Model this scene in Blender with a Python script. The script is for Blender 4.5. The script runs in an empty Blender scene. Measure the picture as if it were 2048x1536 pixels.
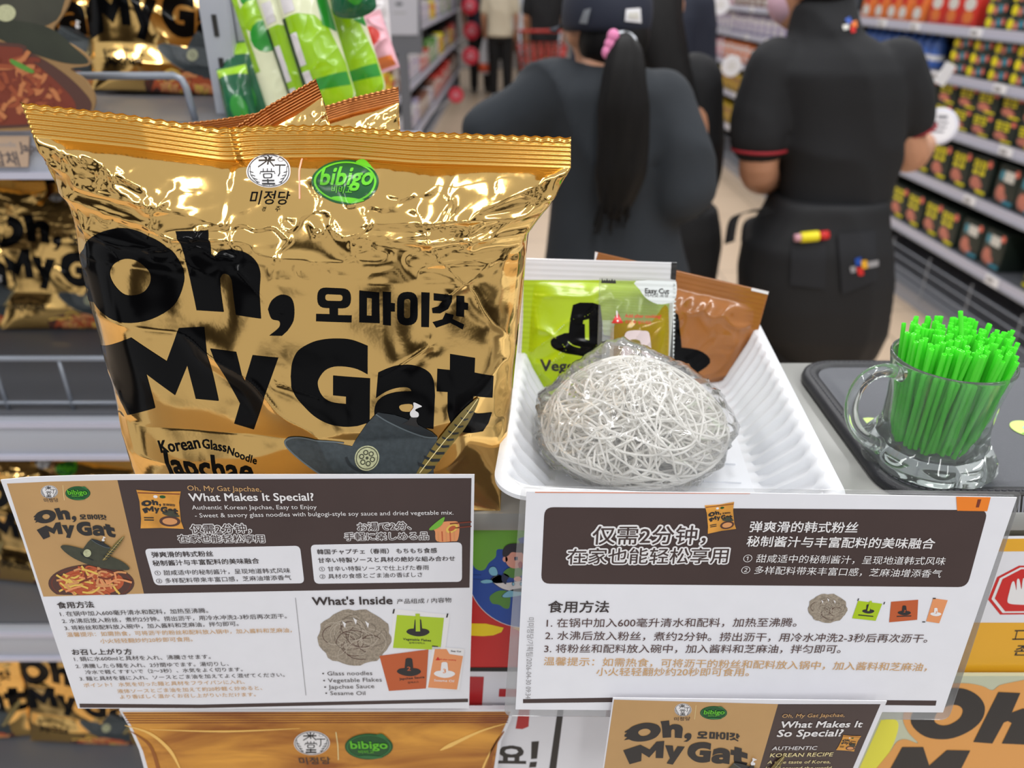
import bpy, bmesh, math, random
import numpy as np
from mathutils import Vector, Matrix
from mathutils.geometry import tessellate_polygon
from mathutils.bvhtree import BVHTree

SC = bpy.context.scene
COL = SC.collection
random.seed(7)
RNG = np.random.default_rng(7)

# ------------------------------------------------------------------ camera
F = 1550.0                      # focal length in pixels of the 2048-wide frame
PITCH = math.radians(27.5)
CP, SP = math.cos(PITCH), math.sin(PITCH)
EYE = np.array([0.0, 0.0, 1.5])
cam_d = bpy.data.cameras.new('camera')
cam_d.sensor_width = 36.0
cam_d.lens = 36.0 * F / 2048.0
cam_d.clip_start = 0.02
cam_d.dof.use_dof = True
cam_d.dof.focus_distance = 0.50
cam_d.dof.aperture_fstop = 6.0
cam = bpy.data.objects.new('camera', cam_d)
COL.objects.link(cam)
cam.location = EYE
cam.rotation_euler = (math.pi / 2 - PITCH, 0, 0)
SC.camera = cam

# ------------------------------------------------------------------ world, exposure, lights
SC.view_settings.view_transform = 'Standard'
SC.view_settings.look = 'None'
SC.view_settings.gamma = 1.0
SC.view_settings.use_curve_mapping = False
SC.view_settings.exposure = -0.14
SC.cycles.max_bounces = 14
SC.cycles.diffuse_bounces = 6
SC.cycles.transparent_max_bounces = 24
SC.cycles.transmission_bounces = 12
SC.cycles.sample_clamp_indirect = 6.0

wd = bpy.data.worlds.new('surroundings_stand_in')
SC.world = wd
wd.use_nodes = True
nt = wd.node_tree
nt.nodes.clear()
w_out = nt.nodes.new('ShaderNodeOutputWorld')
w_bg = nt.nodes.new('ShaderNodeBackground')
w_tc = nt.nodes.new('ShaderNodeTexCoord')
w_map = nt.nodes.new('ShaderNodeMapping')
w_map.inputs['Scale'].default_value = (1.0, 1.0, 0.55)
w_no = nt.nodes.new('ShaderNodeTexNoise')  # made-up dark and bright patches for the gold foil to reflect
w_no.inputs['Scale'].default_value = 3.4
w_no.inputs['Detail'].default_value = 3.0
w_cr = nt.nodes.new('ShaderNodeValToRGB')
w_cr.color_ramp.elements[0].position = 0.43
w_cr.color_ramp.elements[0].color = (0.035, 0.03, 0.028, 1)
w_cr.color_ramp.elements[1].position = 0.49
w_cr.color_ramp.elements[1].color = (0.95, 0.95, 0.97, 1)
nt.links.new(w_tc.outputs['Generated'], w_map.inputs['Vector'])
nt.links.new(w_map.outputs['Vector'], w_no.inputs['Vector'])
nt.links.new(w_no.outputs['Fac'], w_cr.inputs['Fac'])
# bright upper half added to stand in for light from the unseen ceiling
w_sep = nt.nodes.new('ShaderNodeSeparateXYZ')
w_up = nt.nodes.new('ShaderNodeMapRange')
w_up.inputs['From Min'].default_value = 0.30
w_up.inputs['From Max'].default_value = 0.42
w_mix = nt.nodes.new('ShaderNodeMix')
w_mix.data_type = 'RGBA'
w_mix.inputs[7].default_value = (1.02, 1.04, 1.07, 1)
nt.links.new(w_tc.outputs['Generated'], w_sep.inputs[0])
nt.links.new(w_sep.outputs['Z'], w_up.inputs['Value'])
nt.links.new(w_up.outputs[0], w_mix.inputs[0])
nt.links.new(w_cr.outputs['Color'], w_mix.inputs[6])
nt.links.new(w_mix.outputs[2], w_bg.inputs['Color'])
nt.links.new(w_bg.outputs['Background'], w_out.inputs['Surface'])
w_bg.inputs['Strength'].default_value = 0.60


def area_light(name, loc, sx, sy, power, rot=(0, 0, 0), color=(1, 0.99, 0.98)):
    d = bpy.data.lights.new(name, 'AREA')
    d.shape = 'RECTANGLE'
    d.size, d.size_y = sx, sy
    d.energy = power
    d.color = color
    o = bpy.data.objects.new(name, d)
    o.location = loc
    o.rotation_euler = rot
    COL.objects.link(o)


# fluorescent ceiling rows running along the aisle
for lx in (-1.9, 0.25, 2.1):
    for ly in (-2.6, -0.6, 1.2, 3.6, 6.4, 9.6):
        area_light('ceiling_strip_lamp', (lx, ly, 3.12), 0.24, 1.5, 23)


# ------------------------------------------------------------------ geometry of the shot
def ray(x, y):
    dx, dy = (x - 1024) / F, (y - 768) / F
    return np.array([dx, CP - dy * SP, -SP - dy * CP])


def at_y(x, y, Y):
    r = ray(x, y)
    return EYE + r * (Y / r[1])


def at_z(x, y, z):
    r = ray(x, y)
    return EYE + r * ((z - 1.5) / r[2])


def at_x(x, y, X):
    r = ray(x, y)
    return EYE + r * (X / r[0])


def proj(P):
    P = np.asarray(P, float)
    X, Y, D = P[..., 0], P[..., 1], 1.5 - P[..., 2]
    z = Y * CP + D * SP
    return np.stack([1024 + F * X / z, 768 + F * (D * CP - Y * SP) / z], -1)


# ------------------------------------------------------------------ materials
def lin(c):
    return tuple((v / 255 / 12.92) if v / 255 <= 0.04045 else ((v / 255 + 0.055) / 1.055) ** 2.4 for v in c)


MATS = {}


def mat(name, c, rough=0.5, metal=0.0, coat=0.0, var=0.0, vscale=40.0, bump=0.0, bscale=200.0, trans=0.0, spec=0.5, stretch=None):
    if name in MATS:
        return MATS[name]
    m = bpy.data.materials.new(name)
    m.use_nodes = True
    t = m.node_tree
    b = t.nodes['Principled BSDF']
    col = lin(c)
    b.inputs['Base Color'].default_value = (*col, 1)
    b.inputs['Roughness'].default_value = rough
    b.inputs['Metallic'].default_value = metal
    b.inputs['Coat Weight'].default_value = coat
    b.inputs['Coat Roughness'].default_value = 0.08
    b.inputs['Specular IOR Level'].default_value = spec
    b.inputs['Transmission Weight'].default_value = trans
    if var or bump:
        tc = t.nodes.new('ShaderNodeTexCoord')
        src = tc.outputs['Object']
        if stretch:
            mp = t.nodes.new('ShaderNodeMapping')
            mp.inputs['Scale'].default_value = stretch
            t.links.new(src, mp.inputs['Vector'])
            src = mp.outputs['Vector']
    if var:
        n = t.nodes.new('ShaderNodeTexNoise')
        n.inputs['Scale'].default_value = vscale
        n.inputs['Detail'].default_value = 4
        t.links.new(src, n.inputs['Vector'])
        r = t.nodes.new('ShaderNodeValToRGB')
        r.color_ramp.elements[0].position = 0.3
        r.color_ramp.elements[1].position = 0.7
        r.color_ramp.elements[0].color = (*[max(0, v * (1 - var)) for v in col], 1)
        r.color_ramp.elements[1].color = (*[min(1, v * (1 + var)) for v in col], 1)
        t.links.new(n.outputs['Fac'], r.inputs['Fac'])
        t.links.new(r.outputs['Color'], b.inputs['Base Color'])
    if bump:
        n2 = t.nodes.new('ShaderNodeTexNoise')
        n2.inputs['Scale'].default_value = bscale
        n2.inputs['Detail'].default_value = 3
        t.links.new(src, n2.inputs['Vector'])
        bm = t.nodes.new('ShaderNodeBump')
        bm.inputs['Strength'].default_value = bump
        bm.inputs['Distance'].default_value = 0.002
        t.links.new(n2.outputs['Fac'], bm.inputs['Height'])
        t.links.new(bm.outputs['Normal'], b.inputs['Normal'])
    MATS[name] = m
    return m


def film_mat(name, tint, gloss, rough=0.06, opac=0.0, bump=0.0, bscale=120.0, opac_col=(235, 235, 235)):
    """clear plastic film: see-through, faintly milky, glossy"""
    m = bpy.data.materials.new(name)
    m.use_nodes = True
    t = m.node_tree
    t.nodes.clear()
    out = t.nodes.new('ShaderNodeOutputMaterial')
    tr = t.nodes.new('ShaderNodeBsdfTransparent')
    tr.inputs['Color'].default_value = (*tint, 1)
    gl = t.nodes.new('ShaderNodeBsdfGlossy')
    gl.inputs['Roughness'].default_value = rough
    fr = t.nodes.new('ShaderNodeFresnel')
    fr.inputs['IOR'].default_value = 1.5
    ml = t.nodes.new('ShaderNodeMath')
    ml.operation = 'MULTIPLY_ADD'
    ml.inputs[1].default_value = gloss
    ml.inputs[2].default_value = 0.02
    mx = t.nodes.new('ShaderNodeMixShader')
    t.links.new(fr.outputs['Fac'], ml.inputs[0])
    t.links.new(ml.outputs[0], mx.inputs['Fac'])
    df = t.nodes.new('ShaderNodeBsdfDiffuse')
    df.inputs['Color'].default_value = (*lin(opac_col), 1)
    m0 = t.nodes.new('ShaderNodeMixShader')
    m0.inputs['Fac'].default_value = opac
    t.links.new(tr.outputs[0], m0.inputs[1])
    t.links.new(df.outputs[0], m0.inputs[2])
    t.links.new(m0.outputs[0], mx.inputs[1])
    t.links.new(gl.outputs[0], mx.inputs[2])
    if bump:
        tc = t.nodes.new('ShaderNodeTexCoord')
        n2 = t.nodes.new('ShaderNodeTexNoise')
        n2.inputs['Scale'].default_value = bscale
        t.links.new(tc.outputs['Object'], n2.inputs['Vector'])
        bm = t.nodes.new('ShaderNodeBump')
        bm.inputs['Strength'].default_value = bump
        bm.inputs['Distance'].default_value = 0.003
        t.links.new(n2.outputs['Fac'], bm.inputs['Height'])
        t.links.new(bm.outputs['Normal'], gl.inputs['Normal'])
        t.links.new(bm.outputs['Normal'], fr.inputs['Normal'])
    t.links.new(mx.outputs[0], out.inputs['Surface'])
    MATS[name] = m
    return m


def glass_mat(name):
    m = bpy.data.materials.new(name)
    m.use_nodes = True
    t = m.node_tree
    t.nodes.clear()
    out = t.nodes.new('ShaderNodeOutputMaterial')
    g = t.nodes.new('ShaderNodeBsdfGlass')
    g.inputs['IOR'].default_value = 1.46
    g.inputs['Roughness'].default_value = 0.0
    g.inputs['Color'].default_value = (0.98, 1, 0.99, 1)
    # white scatter mixed in to brighten the glass, in place of caustics
    tl = t.nodes.new('ShaderNodeBsdfTranslucent')
    tl.inputs['Color'].default_value = (0.95, 0.97, 0.97, 1)
    df = t.nodes.new('ShaderNodeBsdfDiffuse')
    df.inputs['Color'].default_value = (0.95, 0.97, 0.97, 1)
    m1 = t.nodes.new('ShaderNodeMixShader')
    t.links.new(tl.outputs[0], m1.inputs[1])
    t.links.new(df.outputs[0], m1.inputs[2])
    m2 = t.nodes.new('ShaderNodeMixShader')
    m2.inputs['Fac'].default_value = 0.05
    t.links.new(g.outputs[0], m2.inputs[1])
    t.links.new(m1.outputs[0], m2.inputs[2])
    t.links.new(m2.outputs[0], out.inputs['Surface'])
    return m


def trans_mat(name, c, tr=0.45, rough=0.25):
    """thin coloured plastic that lets light through"""
    m = bpy.data.materials.new(name)
    m.use_nodes = True
    t = m.node_tree
    b = t.nodes['Principled BSDF']
    out = t.nodes['Material Output']
    b.inputs['Base Color'].default_value = (*lin(c), 1)
    b.inputs['Roughness'].default_value = rough
    tl = t.nodes.new('ShaderNodeBsdfTranslucent')
    tl.inputs['Color'].default_value = (*lin(c), 1)
    mx = t.nodes.new('ShaderNodeMixShader')
    mx.inputs['Fac'].default_value = tr
    t.links.new(b.outputs[0], mx.inputs[1])
    t.links.new(tl.outputs[0], mx.inputs[2])
    t.links.new(mx.outputs[0], out.inputs['Surface'])
    MATS[name] = m
    return m


def gold_print_mat(name, c0, c1, scale=(3, 3, 14), dist=4.0):
    """matt print of a creased gold pack: streaks of two inks"""
    m = bpy.data.materials.new(name)
    m.use_nodes = True
    t = m.node_tree
    b = t.nodes['Principled BSDF']
    b.inputs['Roughness'].default_value = 0.35
    tc = t.nodes.new('ShaderNodeTexCoord')
    mp = t.nodes.new('ShaderNodeMapping')
    mp.inputs['Scale'].default_value = scale
    n = t.nodes.new('ShaderNodeTexNoise')
    n.inputs['Scale'].default_value = 2.0
    n.inputs['Detail'].default_value = 5
    n.inputs['Distortion'].default_value = dist * 0.2
    r = t.nodes.new('ShaderNodeValToRGB')
    r.color_ramp.elements[0].position = 0.35
    r.color_ramp.elements[1].position = 0.68
    r.color_ramp.elements[0].color = (*lin(c0), 1)
    r.color_ramp.elements[1].color = (*lin(c1), 1)
    t.links.new(tc.outputs['Object'], mp.inputs['Vector'])
    t.links.new(mp.outputs['Vector'], n.inputs['Vector'])
    t.links.new(n.outputs['Fac'], r.inputs['Fac'])
    t.links.new(r.outputs['Color'], b.inputs['Base Color'])
    MATS[name] = m
    return m


GOLD = mat('gold_foil', (246, 202, 124), rough=0.10, metal=1.0, bump=0.05, bscale=90)
GOLD_SEAL = mat('gold_foil_seal', (245, 196, 108), rough=0.2, metal=1.0)
COPPER = mat('copper_foil_inside', (170, 112, 66), rough=0.28, metal=0.9)
INK = mat('black_gloss_ink', (6, 6, 7), rough=0.12, spec=0.14)
INK_SOFT = mat('black_print', (42, 40, 40), rough=0.45)
PAPER = mat('white_paper', (228, 228, 233), rough=0.42, var=0.015, vscale=60)
BROWN = mat('dark_brown_print', (68, 53, 50), rough=0.3, var=0.06, vscale=25)
KRAFT = mat('kraft_orange_print', (190, 150, 98), rough=0.38, var=0.04, vscale=30)
TAN_INK = mat('tan_ink', (203, 160, 106), rough=0.5)
DARK_INK = mat('dark_text_ink', (58, 50, 50), rough=0.5)
WHITE_INK = mat('white_ink', (232, 230, 230), rough=0.45)
CREAM_INK = mat('cream_ink', (236, 220, 160), rough=0.45)
GREEN_D = mat('dark_green_print', (24, 82, 38), rough=0.22)
GREEN_L = mat('bright_green_print', (96, 190, 38), rough=0.25)
GREEN_M = mat('mid_green_print', (40, 110, 58), rough=0.3)
LIME = mat('lime_film', (172, 200, 20), rough=0.22, coat=0.4)
ORANGE_P = mat('rust_orange_print', (190, 92, 48), rough=0.35)
PEACH_P = mat('peach_print', (228, 150, 98), rough=0.35)
RED_P = mat('red_print', (205, 36, 32), rough=0.35)
RED_DULL = mat('brick_red_print', (180, 40, 42), rough=0.4)
BLUE_P = mat('blue_print', (28, 76, 168), rough=0.35)
LEAF_P = mat('leaf_green_print', (112, 176, 56), rough=0.35)
LEAF_D = mat('deep_leaf_print', (88, 146, 58), rough=0.35)
SKY_P = mat('pale_blue_print', (130, 196, 222), rough=0.35)
YEL_P = mat('yellow_print', (250, 222, 10), rough=0.35)
AMBER_P = mat('amber_print', (232, 172, 44), rough=0.35)
SKIN_P = mat('peach_skin_print', (240, 170, 150), rough=0.4)
HAT_P = mat('hat_slate_print', (58, 66, 70), rough=0.42, var=0.2, vscale=300)
HAT_L = mat('hat_edge_print', (98, 108, 112), rough=0.4)
HAT_D = mat('hat_dark_print', (36, 42, 46), rough=0.4)
HAT_OLV = mat('hat_olive_print', (64, 66, 52), rough=0.42, var=0.15, vscale=250)
MEDAL_P = mat('medallion_print', (186, 188, 150), rough=0.4, var=0.2, vscale=600)
FEATHER_P = mat('feather_olive_print', (120, 104, 52), rough=0.4)
PLATE_P = mat('plate_brown_print', (84, 54, 46), rough=0.35)
NOOD_P = mat('noodle_tan_print', (214, 150, 96), rough=0.4)
NOOD_R = mat('noodle_red_print', (186, 88, 52), rough=0.4)
NOOD_Y = mat('noodle_yellow_print', (228, 190, 90), rough=0.4)
NOOD_D = mat('noodle_dark_print', (120, 52, 34), rough=0.4)
VERM_P = mat('vermicelli_print', (150, 138, 122), rough=0.4, var=0.3, vscale=700)
VERM_L = mat('vermicelli_light', (184, 172, 156), rough=0.4)
VERM_D = mat('vermicelli_dark', (118, 106, 92), rough=0.4)
GREY_INK = mat('grey_ink', (150, 148, 150), rough=0.5)
ROSE_INK = mat('rose_line_ink', (236, 180, 150), rough=0.4)


# ------------------------------------------------------------------ objects
def tag(o, label=None, cat=None, group=None, kind=None):
    if label:
        o['label'] = label
    if cat:
        o['category'] = cat
    if group:
        o['group'] = group
    if kind:
        o['kind'] = kind
    return o


def thing(name, label, cat, org, group=None):
    o = bpy.data.objects.new(name, None)
    o.empty_display_size = 0.02
    COL.objects.link(o)
    o.location = [float(v) for v in org]
    return tag(o, label, cat, group)


class MB:
    """collects vertices and faces and links them as one mesh object"""

    def __init__(s):
        s.V, s.Fc, s.M, s.mats, s.N, s.n = [], [], [], [], [], 0

    def mi(s, m):
        if m not in s.mats:
            s.mats.append(m)
        return s.mats.index(m)

    def add(s, v, f, m, nrm=None):
        v = np.asarray(v, float).reshape(-1, 3)
        k = s.mi(m)
        o = s.n
        s.V.append(v)
        s.N.append(nrm if nrm is not None else None)
        s.Fc.extend([tuple(int(i) + o for i in q) for q in f])
        s.M.extend([k] * len(f))
        s.n += len(v)
        return s

    def arrays(s):
        return np.concatenate(s.V) if s.V else np.zeros((0, 3)), s.Fc

    def mesh(s, name, org=(0, 0, 0), smooth=True):
        v, f = s.arrays()
        me = bpy.data.meshes.new(name)
        me.from_pydata((v - np.asarray(org, float)).tolist(), [], f)
        for m in s.mats:
            me.materials.append(m)
        me.polygons.foreach_set('material_index', s.M)
        if smooth:
            me.polygons.foreach_set('use_smooth', [True] * len(f))
        me.update()
        if all(n is not None for n in s.N) and s.N:
            nn = np.concatenate(s.N)
            me.normals_split_custom_set_from_vertices(nn.tolist())
        return me

    def obj(s, name, parent=None, smooth=True, angle=None):
        """parent: the thing's Empty (not rotated); vertices are in world space"""
        org = tuple(world_loc(parent)) if parent is not None else None
        if org is None:
            v, _ = s.arrays()
            lo, hi = v.min(0), v.max(0)
            org = ((lo[0] + hi[0]) / 2, (lo[1] + hi[1]) / 2, lo[2])
        me = s.mesh(name, org, smooth)
        if angle is not None and smooth:
            me.set_sharp_from_angle(angle=math.radians(angle))
        o = bpy.data.objects.new(name, me)
        COL.objects.link(o)
        if parent is not None:
            o.parent = parent
        else:
            o.location = org
        return o


def world_loc(o):
    p = np.array(o.location)
    while o.parent is not None:
        o = o.parent
        p = p + np.array(o.location)
    return p


def dup(root, loc=None, rot=None, label=None, group=None, scale=None):
    r = root.copy()
    COL.objects.link(r)
    if loc is not None:
        r.location = [float(v) for v in loc]
    if rot is not None:
        r.rotation_euler = rot
    if scale is not None:
        r.scale = (scale,) * 3 if not hasattr(scale, '__len__') else scale
    if label:
        r['label'] = label
    if group:
        r['group'] = group
    for ch in list(root.children):
        c = ch.copy()
        COL.objects.link(c)
        c.parent = r
        for g in list(ch.children):
            d = g.copy()
            COL.objects.link(d)
            d.parent = c
    return r


# ------------------------------------------------------------------ shapes
def box(c, s, rz=0.0):
    c, s = np.asarray(c, float), np.asarray(s, float) / 2
    v = np.array([[x, y, z] for x in (-1, 1) for y in (-1, 1) for z in (-1, 1)], float) * s
    if rz:
        k, q = math.cos(rz), math.sin(rz)
        v = v @ np.array([[k, q, 0], [-q, k, 0], [0, 0, 1]])
    return v + c, [(0, 1, 3, 2), (4, 6, 7, 5), (0, 4, 5, 1), (2, 3, 7, 6), (0, 2, 6, 4), (1, 5, 7, 3)]


def bevel_box(c, s, r=0.004, seg=2):
    bm = bmesh.new()
    bmesh.ops.create_cube(bm, size=1.0)
    for v in bm.verts:
        v.co = Vector((v.co.x * s[0], v.co.y * s[1], v.co.z * s[2]))
    bmesh.ops.bevel(bm, geom=list(bm.edges), offset=r, segments=seg, affect='EDGES', profile=0.5)
    bm.verts.index_update()
    v = np.array([p.co[:] for p in bm.verts]) + np.asarray(c, float)
    f = [tuple(p.index for p in q.verts) for q in bm.faces]
    bm.free()
    return v, f


def loft(rings, cap=True, closed=True):
    n = len(rings[0])
    v = np.concatenate([np.asarray(r, float) for r in rings])
    f = []
    for i in range(len(rings) - 1):
        for j in range(n if closed else n - 1):
            a, b = i * n + j, i * n + (j + 1) % n
            f.append((a, b, b + n, a + n))
    if cap:
        f.append(tuple(range(n))[::-1])
        f.append(tuple(range((len(rings) - 1) * n, len(rings) * n)))
    return v, f


def tube(path, rad, n=8, closed=False, cap=True):
    P = np.asarray(path, float)
    R = np.full(len(P), rad) if np.isscalar(rad) else np.asarray(rad, float)
    if closed:
        T = np.roll(P, -1, 0) - np.roll(P, 1, 0)
    else:
        T = np.gradient(P, axis=0)
    T /= np.linalg.norm(T, axis=1)[:, None] + 1e-12
    up = np.array([0, 0, 1.0]) if abs(T[0][2]) < 0.9 else np.array([1.0, 0, 0])
    u = np.cross(up, T[0])
    u /= np.linalg.norm(u)
    rings = []
    ang = np.arange(n) * 2 * math.pi / n
    for i in range(len(P)):
        u = u - T[i] * np.dot(u, T[i])
        u /= np.linalg.norm(u) + 1e-12
        w = np.cross(T[i], u)
        rings.append(P[i] + R[i] * (np.cos(ang)[:, None] * u + np.sin(ang)[:, None] * w))
    v, f = loft(rings, cap=cap and not closed)
    if closed:
        k = (len(P) - 1) * n
        f += [(k + j, k + (j + 1) % n, (j + 1) % n, j) for j in range(n)]
    return v, f


def lathe(prof, n=48, c=(0, 0, 0), mod=None, close=False):
    ang = np.arange(n) * 2 * math.pi / n
    rings = []
    for r, z in prof:
        rr = r * np.ones(n) if mod is None else mod(r, z, ang)
        rings.append(np.stack([c[0] + rr * np.cos(ang), c[1] + rr * np.sin(ang), np.full(n, c[2] + z)], 1))
    return loft(rings, cap=not close)


def ellipsoid(c, r, nu=24, nv=14, rot=None):
    rings = []
    for i in range(nv + 1):
        t = -math.pi / 2 + math.pi * i / nv
        k = max(math.cos(t), 1e-3)
        a = np.arange(nu) * 2 * math.pi / nu
        rings.append(np.stack([r[0] * k * np.cos(a), r[1] * k * np.sin(a), np.full(nu, r[2] * math.sin(t))], 1))
    v, f = loft(rings)
    if rot is not None:
        v = v @ np.array(rot).T
    return v + np.asarray(c, float), f


def rotm(rx=0, ry=0, rz=0):
    return np.array((Matrix.Rotation(rz, 3, 'Z') @ Matrix.Rotation(ry, 3, 'Y') @ Matrix.Rotation(rx, 3, 'X')))


def limb(pts, rad, n=14):
    """tapered rounded limb along a smooth path of joints"""
    P, R = np.asarray(pts, float), np.asarray(rad, float)
    d = np.r_[0, np.cumsum(np.linalg.norm(np.diff(P, axis=0), axis=1))]
    t = np.linspace(0, d[-1], 6 * len(P))
    Q = np.stack([np.interp(t, d, P[:, k]) for k in range(3)], 1)
    q = np.interp(t, d, R)
    for _ in range(3):
        Q[1:-1] = (Q[:-2] + 2 * Q[1:-1] + Q[2:]) / 4
    a, b = Q[0] - Q[1], Q[-1] - Q[-2]
    a /= np.linalg.norm(a)
    b /= np.linalg.norm(b)
    pre = [Q[0] + a * q[0] * k for k in (0.95, 0.7, 0.35)]
    post = [Q[-1] + b * q[-1] * k for k in (0.35, 0.7, 0.95)]
    return tube(np.array(pre + list(Q) + post), np.r_[q[0] * np.array([0.3, 0.71, 0.94]), q, q[-1] * np.array([0.94, 0.71, 0.3])], n)


def ring_xy(cx, cy, z, hx, hy, n=28, p=2.4):
    a = np.arange(n) * 2 * math.pi / n
    c, s = np.cos(a), np.sin(a)
    return np.stack([cx + hx * np.sign(c) * np.abs(c) ** (2 / p), cy + hy * np.sign(s) * np.abs(s) ** (2 / p), np.full(n, z)], 1)


def fuse(mb, voxel, smooth=3):
    """one continuous skin over everything collected in mb"""
    v, f = mb.arrays()
    me = bpy.data.meshes.new('tmp')
    me.from_pydata(v.tolist(), [], f)
    o = bpy.data.objects.new('tmp', me)
    COL.objects.link(o)
    r = o.modifiers.new('r', 'REMESH')
    r.mode = 'VOXEL'
    r.voxel_size = voxel
    s = o.modifiers.new('s', 'SMOOTH')
    s.iterations = smooth
    s.factor = 0.5
    dg = bpy.context.evaluated_depsgraph_get()
    m2 = bpy.data.meshes.new_from_object(o.evaluated_get(dg))
    V = np.array([p.co[:] for p in m2.vertices])
    Fc = [tuple(p.vertices) for p in m2.polygons]
    bpy.data.objects.remove(o)
    bpy.data.meshes.remove(me)
    bpy.data.meshes.remove(m2)
    return V, Fc


def vnoise(x, y, seed=0):
    """smooth value noise in 0..1"""
    x, y = np.asarray(x, float), np.asarray(y, float)
    g = np.random.default_rng(seed).random((64, 64))
    xi, yi = np.floor(x).astype(int), np.floor(y).astype(int)
    fx, fy = x - xi, y - yi
    fx, fy = fx * fx * (3 - 2 * fx), fy * fy * (3 - 2 * fy)
    h = lambda a, b: g[a % 64, b % 64]
    return (h(xi, yi) * (1 - fx) + h(xi + 1, yi) * fx) * (1 - fy) + (h(xi, yi + 1) * (1 - fx) + h(xi + 1, yi + 1) * fx) * fy


def ridged(x, y, seed=0):
    return 1 - np.abs(2 * vnoise(x, y, seed) - 1)


def seg_dist(x, y, a, b):
    ax, ay = a
    dx, dy = b[0] - ax, b[1] - ay
    L = dx * dx + dy * dy + 1e-12
    t = np.clip(((x - ax) * dx + (y - ay) * dy) / L, 0, 1)
    return np.hypot(x - ax - t * dx, y - ay - t * dy), t


def sstep(a, b, x):
    t = np.clip((x - a) / (b - a), 0, 1)
    return t * t * (3 - 2 * t)


# ------------------------------------------------------------------ printed artwork on flat sheets and on curved films
class Plane:
    def __init__(s, o, ux, uy):
        s.o, s.ux, s.uy = np.asarray(o, float), np.asarray(ux, float), np.asarray(uy, float)
        s.n = np.cross(s.ux, s.uy)
        s.curved = False

    @classmethod
    def pose(cls, o, yaw, tilt, roll):
        R = np.array(Matrix.Rotation(yaw, 3, 'Z') @ Matrix.Rotation(tilt, 3, 'X') @ Matrix.Rotation(roll, 3, 'Y'))
        return cls(o, R[:, 0], R[:, 2])

    def uv(s, p):
        out = []
        for x, y in np.asarray(p, float).reshape(-1, 2):
            r = ray(x, y)
            t = np.dot(s.o - EYE, s.n) / np.dot(r, s.n)
            d = EYE + r * t - s.o
            out.append((np.dot(d, s.ux), np.dot(d, s.uy)))
        return np.array(out)

    def pts(s, q, h=0.0):
        q = np.asarray(q, float)
        return s.o + q[:, :1] * s.ux + q[:, 1:2] * s.uy + h * s.n, None


class Surf:
    """a film given as a grid of points: S without, P with its creases"""

    def __init__(s, S, P, W, H, step=2):
        s.S, s.P, s.W, s.H, s.step = S, P, W, H, step
        s.nx, s.nz = P.shape[:2]
        du, dv = np.gradient(P, axis=0), np.gradient(P, axis=1)
        n = np.cross(du, dv)
        s.N = n / (np.linalg.norm(n, axis=2, keepdims=True) + 1e-15)
        s.curved = True

    def bil(s, A, i, j):
        i = np.clip(i, 0, s.nx - 1.001)
        j = np.clip(j, 0, s.nz - 1.001)
        a, b = np.floor(i).astype(int), np.floor(j).astype(int)
        f, g = (i - a)[:, None], (j - b)[:, None]
        return (A[a, b] * (1 - f) + A[a + 1, b] * f) * (1 - g) + (A[a, b + 1] * (1 - f) + A[a + 1, b + 1] * f) * g

    def uv(s, p):
        p = np.asarray(p, float).reshape(-1, 2)
        k = 6
        pr = proj(s.S[::k, ::k]).reshape(-1, 2)
        ii, jj = np.meshgrid(np.arange(0, s.nx, k), np.arange(0, s.nz, k), indexing='ij')
        d = ((p[:, None] - pr[None]) ** 2).sum(-1).argmin(1)
        i, j = ii.ravel()[d].astype(float), jj.ravel()[d].astype(float)
        for _ in range(12):
            q = proj(s.bil(s.S, i, j))
            a = proj(s.bil(s.S, i + 0.5, j)) - proj(s.bil(s.S, i - 0.5, j))
            b = proj(s.bil(s.S, i, j + 0.5)) - proj(s.bil(s.S, i, j - 0.5))
            r = p - q
            det = a[:, 0] * b[:, 1] - a[:, 1] * b[:, 0]
            det = np.where(np.abs(det) < 1e-6, 1e-6, det)
            i = np.clip(i + np.clip((r[:, 0] * b[:, 1] - r[:, 1] * b[:, 0]) / det, -8, 8), 0, s.nx - 1)
            j = np.clip(j + np.clip((a[:, 0] * r[:, 1] - a[:, 1] * r[:, 0]) / det, -8, 8), 0, s.nz - 1)
        return np.stack([i / (s.nx - 1) * s.W, j / (s.nz - 1) * s.H], 1)

    def pts(s, q, h=0.0):
        i, j = q[:, 0] / s.W * (s.nx - 1), q[:, 1] / s.H * (s.nz - 1)
        n = s.bil(s.N, i, j)
        n /= np.linalg.norm(n, axis=1, keepdims=True)
        return s.bil(s.P, i, j) + h * n, n

    def cut(s, v, f):
        """split flat triangles along the grid so that they follow the film"""
        v = np.asarray(v, float)
        ij = np.stack([v[:, 0] / s.W * (s.nx - 1), v[:, 1] / s.H * (s.nz - 1)], 1)
        bm = bmesh.new()
        vs = [bm.verts.new((a, b, 0)) for a, b in ij]
        for t in f:
            try:
                bm.faces.new([vs[k] for k in t])
            except ValueError:
                pass
        for ax in (0, 1):
            lo, hi = ij[:, ax].min(), ij[:, ax].max()
            no = (1, 0, 0) if ax == 0 else (0, 1, 0)
            for k in range(int(math.floor(lo)) // s.step * s.step + s.step, int(math.ceil(hi)), s.step):
                bmesh.ops.bisect_plane(bm, geom=bm.verts[:] + bm.edges[:] + bm.faces[:], dist=1e-5,
                                       plane_co=(k, 0, 0) if ax == 0 else (0, k, 0), plane_no=no)
        bm.verts.index_update()
        V = np.array([p.co[:2] for p in bm.verts])
        Fc = [tuple(p.index for p in q.verts) for q in bm.faces]
        bm.free()
        return np.stack([V[:, 0] / (s.nx - 1) * s.W, V[:, 1] / (s.nz - 1) * s.H], 1), Fc


_FONT = bpy.data.curves.new('lettering', 'FONT')
_FONT_O = bpy.data.objects.new('lettering', _FONT)
_TXT = {}


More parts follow.
